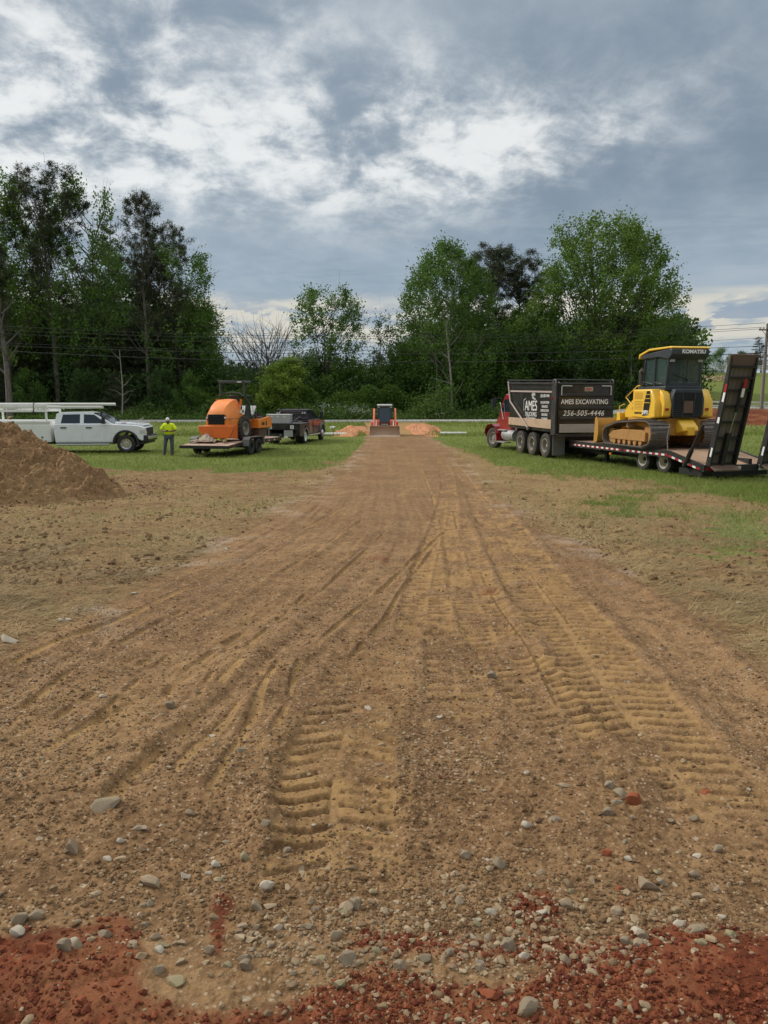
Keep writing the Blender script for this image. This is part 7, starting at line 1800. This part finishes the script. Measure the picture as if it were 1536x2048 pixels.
    for s in (-1, 1): q.tube([(s * 0.66, 0.9, 0.40), (s * 0.66, 1.85, 0.35)], 0.09, 8); q.tube([(s * 0.5, 1.3, 1.15), (s * 0.5, 1.85, 0.70)], 0.05, 8)
    q.bb(-0.8, 0.8, 1.50, 1.80, 0.30, 0.50); q.bb(-0.7, 0.5, 1.50, 1.78, 0.80, 1.18); q.build('push_arm', 'yellow_paint', rt, bevel=0.02)
    return rt
dz_ = dozer()
def chain(pts, label):
    q = MB(); pts = [Vector(p) for p in pts]
    for a, b_ in zip(pts[:-1], pts[1:]):
        n = max(2, int((b_ - a).length / 0.055))
        for k in range(n):
            p = a.lerp(b_, (k + 0.5) / n); d = (b_ - a).normalized(); u = Vector((1, 0, 0)) if k % 2 else Vector((0, 1, 0)); u = (u - d * u.dot(d)).normalized()
            q.tube([p - d * 0.035 + u * 0.0, p + u * 0.018, p + d * 0.035], 0.010, 5); q.tube([p - d * 0.035, p - u * 0.018, p + d * 0.035], 0.010, 5)
    o = q.build('tie_down_chain', 'track_steel', None); o.location = tl; o.rotation_euler = (0, 0, TT); return tag(o, label, 'chain', 'chains holding the bulldozer')
chain([(-1.30, -0.95, 0.80), (-1.22, -0.78, 1.20), (-1.10, -0.72, 1.66)], 'chain hanging over the back of the near bulldozer track')
chain([(-1.34, 3.6, 0.80), (-0.9, 2.9, 1.15)], 'chain running from the trailer edge to the bulldozer blade')
q = MB(); q.box((-1.05, 3.25, 0.98), (0.28, 0.80, 0.05), rot=(R(24), 0, 0.2)); q.box((-0.98, 3.05, 1.02), (0.20, 0.70, 0.05), rot=(R(30), 0, 0.35)); q.box((-1.0, 3.5, 0.86), (0.5, 0.12, 0.10), rot=(0, 0, 0.2))
o = q.build('timber_ramp_boards', 'ramp_wood', None, bevel=0.01); o.location = tl; o.rotation_euler = (0, 0, TT); tag(o, 'weathered boards stacked in front of the bulldozer track', 'boards')
# ------------------------------------------------------------ the man in the bright shirt
def skin_mesh(name, pts, edges, radii, mat, parent, root=0, sub=2, smooth=True, flat=None):
    me = bpy.data.meshes.new(name); me.from_pydata(pts, edges, []); me.update(); me.materials.append(MATS[mat])
    o = link(name, me, parent); m = o.modifiers.new('skin', 'SKIN'); m.use_smooth_shade = True
    for i, r in enumerate(radii):
        sv = me.skin_vertices[0].data[i]; sv.radius = (r, r) if not isinstance(r, tuple) else r; sv.use_root = (i == root)
    s = o.modifiers.new('sub', 'SUBSURF'); s.levels = sub; s.render_levels = sub
    return o
def person():
    gx, gy, gz = G(341, 905)
    rt = thing('person', 'person in bright yellow green shirt and white cap, head bowed over both hands', 'person', (-9.55, 33.0, float(terr(-9.5, 33))), R(180))
    # local: faces +y (towards the camera after the turn); x to their right... z up; height about 1.66 with the head bowed
    J = {'pel': (0, 0, 0.90), 'waist': (0, 0.01, 1.04), 'chest': (0, 0.0, 1.24), 'neck': (0, 0.03, 1.40), 'hd0': (0, 0.07, 1.47), 'hd1': (0, 0.10, 1.55),
         'sl': (-0.20, 0, 1.34), 'el': (-0.33, 0.02, 1.10), 'wl': (-0.10, 0.24, 1.06), 'sr': (0.20, 0, 1.34), 'er': (0.33, 0.02, 1.10), 'wr': (0.10, 0.24, 1.06),
         'hl': (-0.11, 0, 0.84), 'kl': (-0.12, 0.03, 0.46), 'al': (-0.10, 0.0, 0.09), 'tl': (-0.10, 0.15, 0.035), 'hr': (0.11, 0, 0.84), 'kr': (0.17, 0.04, 0.46), 'ar': (0.24, 0.0, 0.09), 'tr': (0.28, 0.15, 0.035)}
    K = list(J); ix = {k: i for i, k in enumerate(K)}
    E = [('pel', 'waist'), ('waist', 'chest'), ('chest', 'neck'), ('neck', 'hd0'), ('hd0', 'hd1'), ('chest', 'sl'), ('sl', 'el'), ('el', 'wl'), ('chest', 'sr'), ('sr', 'er'), ('er', 'wr'), ('pel', 'hl'), ('hl', 'kl'), ('kl', 'al'), ('al', 'tl'), ('pel', 'hr'), ('hr', 'kr'), ('kr', 'ar'), ('ar', 'tr')]
    rad = {'pel': 0.13, 'waist': 0.13, 'chest': 0.14, 'neck': 0.055, 'hd0': 0.075, 'hd1': 0.095, 'sl': 0.065, 'el': 0.045, 'wl': 0.028, 'sr': 0.065, 'er': 0.045, 'wr': 0.028, 'hl': 0.085, 'kl': 0.058, 'al': 0.04, 'tl': 0.035, 'hr': 0.085, 'kr': 0.058, 'ar': 0.04, 'tr': 0.035}
    body = skin_mesh('body', [J[k] for k in K], [(ix[a], ix[b]) for a, b in E], [rad[k] for k in K], 'skin', rt)
    # head with face, bowed
    hd = MB(); V, F = ico(3); V = V * np.array([0.078, 0.098, 0.112]); 
    fr = np.clip(V[:, 1] / 0.098, 0, 1); V[:, 0] *= 1 - 0.18 * np.clip(-V[:, 2] / 0.112, 0, 1); 
    nose = np.exp(-(V[:, 0] / 0.016) ** 2 - ((V[:, 2] + 0.012) / 0.022) ** 2) * fr; V[:, 1] += 0.022 * nose
    for sx_ in (-1, 1): V[:, 1] -= 0.010 * np.exp(-((V[:, 0] - sx_ * 0.032) / 0.016) ** 2 - ((V[:, 2] - 0.012) / 0.013) ** 2) * fr
    V[:, 1] += 0.006 * np.exp(-(V[:, 0] / 0.026) ** 2 - ((V[:, 2] + 0.052) / 0.010) ** 2) * fr
    M = Matrix.Translation((0, 0.095, 1.545)) @ Matrix.Rotation(R(-34), 4, 'X')
    hd.add(V, F, M)
    for sx_ in (-1, 1): q = MB(); q.lathe([(-0.008, 0.001), (-0.01, 0.02), (0.006, 0.026), (0.01, 0.001)], (sx_ * 0.078, 0.0, -0.005), 10); hd.add(q.v, q.f, M)
    h = hd.build('head', 'skin', rt, smooth=80)
    q = MB()
    for sx_ in (-1, 1): q.box((sx_ * 0.032, 0.084, 0.012), (0.026, 0.014, 0.012))
    q.box((0, 0.092, -0.054), (0.04, 0.01, 0.006)); e = MB(); e.add(q.v, q.f, M); e.build('eyes', 'inner_dark', h)
    q = MB(); V2, F2 = ico(3); V2 = V2 * np.array([0.086, 0.106, 0.10]); V2[:, 2] = np.maximum(V2[:, 2], -0.004); q.add(V2 + np.array([0, -0.006, 0.026]), F2)
    e = MB(); e.add(q.v, q.f, M); cap_ = e.build('cap', 'cap_white', rt, smooth=60)
    q = MB(); q.prism([(-0.07, 0.05), (0.07, 0.05), (0.066, 0.16), (0.035, 0.185), (-0.035, 0.185), (-0.066, 0.16)], 0.028, 0.036, ax='Z'); e = MB(); e.add(q.v, q.f, M); e.build('cap_brim', 'black_plastic', cap_, bevel=0.004)
    # shirt
    SJ = [(0, 0, 0.87), (0, 0.02, 1.02), (0, 0.01, 1.20), (0, 0.0, 1.34), (0, 0.02, 1.39), (-0.17, 0, 1.33), (-0.27, 0.01, 1.20), (-0.33, 0.03, 1.09), (0.17, 0, 1.33), (0.27, 0.01, 1.20), (0.33, 0.03, 1.09)]
    SE = [(0, 1), (1, 2), (2, 3), (3, 4), (3, 5), (5, 6), (6, 7), (3, 8), (8, 9), (9, 10)]
    SR = [(0.215, 0.15), (0.215, 0.165), (0.20, 0.16), (0.15, 0.125), (0.075, 0.07), (0.10, 0.10), (0.098, 0.098), (0.088, 0.088), (0.10, 0.10), (0.098, 0.098), (0.088, 0.088)]
    skin_mesh('shirt', SJ, SE, SR, 'hi_vis', rt)
    TJ = [(0, 0, 0.90), (-0.115, 0, 0.82), (-0.125, 0.02, 0.62), (-0.125, 0.035, 0.46), (-0.115, 0.0, 0.24), (-0.105, 0.0, 0.07), (0.115, 0, 0.82), (0.15, 0.02, 0.62), (0.175, 0.04, 0.46), (0.21, 0.01, 0.24), (0.245, 0.0, 0.07)]
    skin_mesh('trousers', TJ, [(0, 1), (1, 2), (2, 3), (3, 4), (4, 5), (0, 6), (6, 7), (7, 8), (8, 9), (9, 10)], [(0.17, 0.13), 0.115, 0.098, 0.085, 0.078, 0.078, 0.115, 0.098, 0.085, 0.078, 0.078], 'grey_denim', rt)
    for s, x in ((-1, -0.105), (1, 0.25)):
        q = MB(); q.prism([(-0.10, 0.0), (0.17, 0.0), (0.18, 0.035), (0.10, 0.075), (0.03, 0.12), (-0.09, 0.12)], x - 0.05, x + 0.05); q.build('boot', 'black_plastic', rt, bevel=0.02)
    # hands in front of the belly, fingers curled round a phone
    for s in (-1, 1):
        pts = [(s * 0.10, 0.235, 1.06), (s * 0.075, 0.265, 1.065), (s * 0.045, 0.285, 1.07)]; ed = [(0, 1), (1, 2)]; rd = [0.024, 0.030, 0.026]
        for k in range(4):
            zf = 1.098 - 0.020 * k; ln = (0.030, 0.036, 0.034, 0.026)[k]; b0 = len(pts)
            pts += [(s * 0.035, 0.295, zf), (s * (0.035 - ln * 0.6), 0.312, zf - 0.004), (s * (0.035 - ln), 0.300, zf - 0.008)]
            ed += [(2, b0), (b0, b0 + 1), (b0 + 1, b0 + 2)]; rd += [0.0095, 0.0088, 0.0078]
        b0 = len(pts); pts += [(s * 0.060, 0.262, 1.098), (s * 0.035, 0.262, 1.118), (s * 0.016, 0.270, 1.122)]; ed += [(1, b0), (b0, b0 + 1), (b0 + 1, b0 + 2)]; rd += [0.012, 0.010, 0.009]
        skin_mesh('hand', pts, ed, rd, 'skin', rt, sub=1)
    return rt
pr_ = person()
q = MB(); q.box((0, 0.285, 1.085), (0.072, 0.010, 0.125), rot=(R(-50), 0, 0)); o = q.build('mobile_phone', 'black_plastic', None, bevel=0.004); tag(onto(o, pr_), 'small dark phone held in both hands of the person in the bright shirt', 'phone')

# ------------------------------------------------------------ utility pole and lines
POLE_D = 83.6 - 3.4
px_ = AT(1531.5, 700, POLE_D); pz0 = float(terr(px_[0], POLE_D)); ptop = AT(1531, 647, POLE_D)[2]
up = thing('utility_pole', 'wooden utility pole with a crossarm at the right edge', 'utility pole', (px_[0], POLE_D, pz0))
q = MB(); q.tube([(0, 0, -0.5), (0, 0, (ptop - pz0) * 0.5), (0, 0, ptop - pz0)], [0.19, 0.165, 0.13], 12); q.build('pole', 'pole_wood', up)
hh = AT(1531, 660, POLE_D)[2] - pz0
q = MB(); q.box((0, -0.16, hh), (1.9, 0.10, 0.13)); q.build('crossarm', 'rusty_steel', up)
for s in (-1, 1): q = MB(); q.tube([(s * 0.62, -0.17, hh - 0.05), (0, -0.15, hh - 0.75)], 0.025, 6); q.build('crossarm_brace', 'rusty_steel', up)
for x in (-0.85, -0.45, 0.45, 0.85): q = MB(); q.lathe([(0, 0.02), (0.05, 0.05), (0.10, 0.035), (0.15, 0.055), (0.2, 0.02)], (x, -0.16, hh + 0.06), 10, 'Z'); q.build('insulator', 'steel_grey', up)
q = MB(); q.cyl((0.30, -0.1, hh - 1.3), (0.30, -0.1, hh - 0.7), 0.16, 14); q.build('transformer', 'steel_grey', up)
for i, (pts, r_, lb) in enumerate([
        ([(-300, 628), (0, 656), (430, 668), (860, 672), (1200, 660), (1524, 648)], 0.020, 'topmost thin overhead wire'),
        ([(-300, 640), (0, 663), (430, 674), (860, 677), (1200, 667), (1524, 656)], 0.020, 'second overhead wire from the top'),
        ([(-300, 646), (0, 668), (430, 682), (860, 686), (1200, 674), (1524, 658)], 0.020, 'third overhead wire from the top'),
        ([(-300, 668), (0, 686), (430, 697), (860, 702), (1200, 692), (1524, 675)], 0.017, 'fourth overhead wire, thin, from the top'),
        ([(-300, 682), (0, 700), (430, 718), (860, 727), (1200, 718), (1528, 705)], 0.034, 'thick lowest overhead cable'),
        ([(-300, 676), (0, 690), (430, 703), (860, 710), (1200, 703), (1528, 691)], 0.026, 'overhead cable just above the lowest one')]):
    W_ = [AT(a, b_, POLE_D - 0.2) for a, b_ in pts]; xs_ = np.linspace(W_[0][0] - 10, W_[-1][0] + 0.3, 60); cf = np.polyfit([w_[0] for w_ in W_], [w_[2] for w_ in W_], 2); zs_ = np.polyval(cf, xs_)
    q = MB(); q.tube([(x, POLE_D - 0.2, z) for x, z in zip(xs_, zs_)], r_, 5); tag(q.build('power_line', 'wire_black', None), lb, 'overhead wire', 'overhead wires along the road')

# ------------------------------------------------------------ white rail fence on the far hill
def fence():
    rt = thing('rail_fence', 'white wooden rail fence on the crest of the far hill', 'fence')
    D_ = 148.0; xs_ = np.arange(38, 100, 2.44); q = MB()
    for x in xs_:
        z = float(terr(x, D_)); p = MB(); p.bb(x - 0.07, x + 0.07, D_ - 0.07, D_ + 0.07, z - 0.2, z + 1.35); p.build('fence_post', 'fence_white', rt)
    for k in range(3):
        p = MB()
        for a, b_ in zip(xs_[:-1], xs_[1:]):
            za, zb3 = float(terr(a, D_)), float(terr(b_, D_)); h = 0.45 + 0.37 * k
            p.add([(a, D_ - 0.10, za + h), (b_, D_ - 0.10, zb3 + h), (b_, D_ - 0.10, zb3 + h + 0.14), (a, D_ - 0.10, za + h + 0.14), (a, D_ - 0.075, za + h), (b_, D_ - 0.075, zb3 + h), (b_, D_ - 0.075, zb3 + h + 0.14), (a, D_ - 0.075, za + h + 0.14)], [(0, 1, 2, 3), (7, 6, 5, 4), (0, 4, 5, 1), (3, 2, 6, 7)])
        p.build('rail', 'fence_white', rt)
fence()
def guard():
    rt = thing('roadside_barrier', 'low white barrier beside the road at the right edge', 'barrier')
    D_ = 80.6; xs_ = np.arange(33, 70, 2.0); p = MB()
    for a, b_ in zip(xs_[:-1], xs_[1:]):
        za, zb3 = float(terr(a, D_)), float(terr(b_, D_))
        for h in (0.22, 0.62): p.add([(a, D_, za + h), (b_, D_, zb3 + h), (b_, D_, zb3 + h + 0.16), (a, D_, za + h + 0.16), (a, D_ + .05, za + h), (b_, D_ + .05, zb3 + h), (b_, D_ + .05, zb3 + h + 0.16), (a, D_ + .05, za + h + 0.16)], [(0, 1, 2, 3), (7, 6, 5, 4), (0, 4, 5, 1), (3, 2, 6, 7)])
    p.build('rail', 'fence_white', rt)
    for x in xs_[::2]: z = float(terr(x, D_)); p = MB(); p.bb(x - 0.06, x + 0.06, D_ + 0.06, D_ + 0.16, z - 0.2, z + 0.75); p.build('barrier_post', 'fence_white', rt)
guard()
# riprap on the hill
rk = np.random.default_rng(8); n = 220; x = rk.uniform(52, 62, n); y = rk.uniform(126, 134, n); P_ = np.stack([x, y, terr(x, y)], 1)
scatter('riprap', 'gravel_mat', P_, rk.uniform(0.15, 0.42, n), P1, 'pale broken rock on the far green slope', tints=np.full(n, 0.9))
# culvert pipes either side of the crossing
for (xa, xb, yy, lb) in ((-4.55, -2.55, 50.6, 'white pipe lying in the grass left of the crossing'), (3.9, 5.75, 51.6, 'white pipe lying in the grass right of the crossing')):
    q = MB(); r_ = 0.10; q.lathe([(0, r_), (xb - xa, r_), (xb - xa, r_ * 0.85), (0, r_ * 0.85), (0, r_)], (0, 0, 0), 18); o = q.build('plastic_pipe', 'pvc_white', None)
    o.location = (xa, yy, float(terr((xa + xb) / 2, yy)) + r_ * 1.3); o.rotation_euler = (0, 0, R(1.5)); tag(o, lb, 'pipe', 'white plastic pipes at the ditch')
q = MB(); q.box((0, 0, 0.1), (0.34, 0.22, 0.16), rot=(0.2, 0.3, 0.4)); q.box((0.12, 0.05, 0.2), (0.26, 0.12, 0.05), rot=(0.5, 0.2, -0.3)); o = q.build('litter_bag', 'cap_white', None, bevel=0.04); gx_, gy_, gz_ = G(665, 858); o.location = (gx_, gy_, gz_); tag(o, 'small white scrap of litter in the ditch left of the clay bank', 'litter')
# cobbles on the crest of the dirt pile
stone_o = link('stone', STN[('grey', 3)] if ('grey', 3) in STN else list(STN.values())[0]); p_ = AT(20, 836, 20.6); stone_o.location = p_; stone_o.scale = (0.17, 0.15, 0.14)
tag(stone_o, 'round grey stone on the crest of the dirt pile', 'stone')
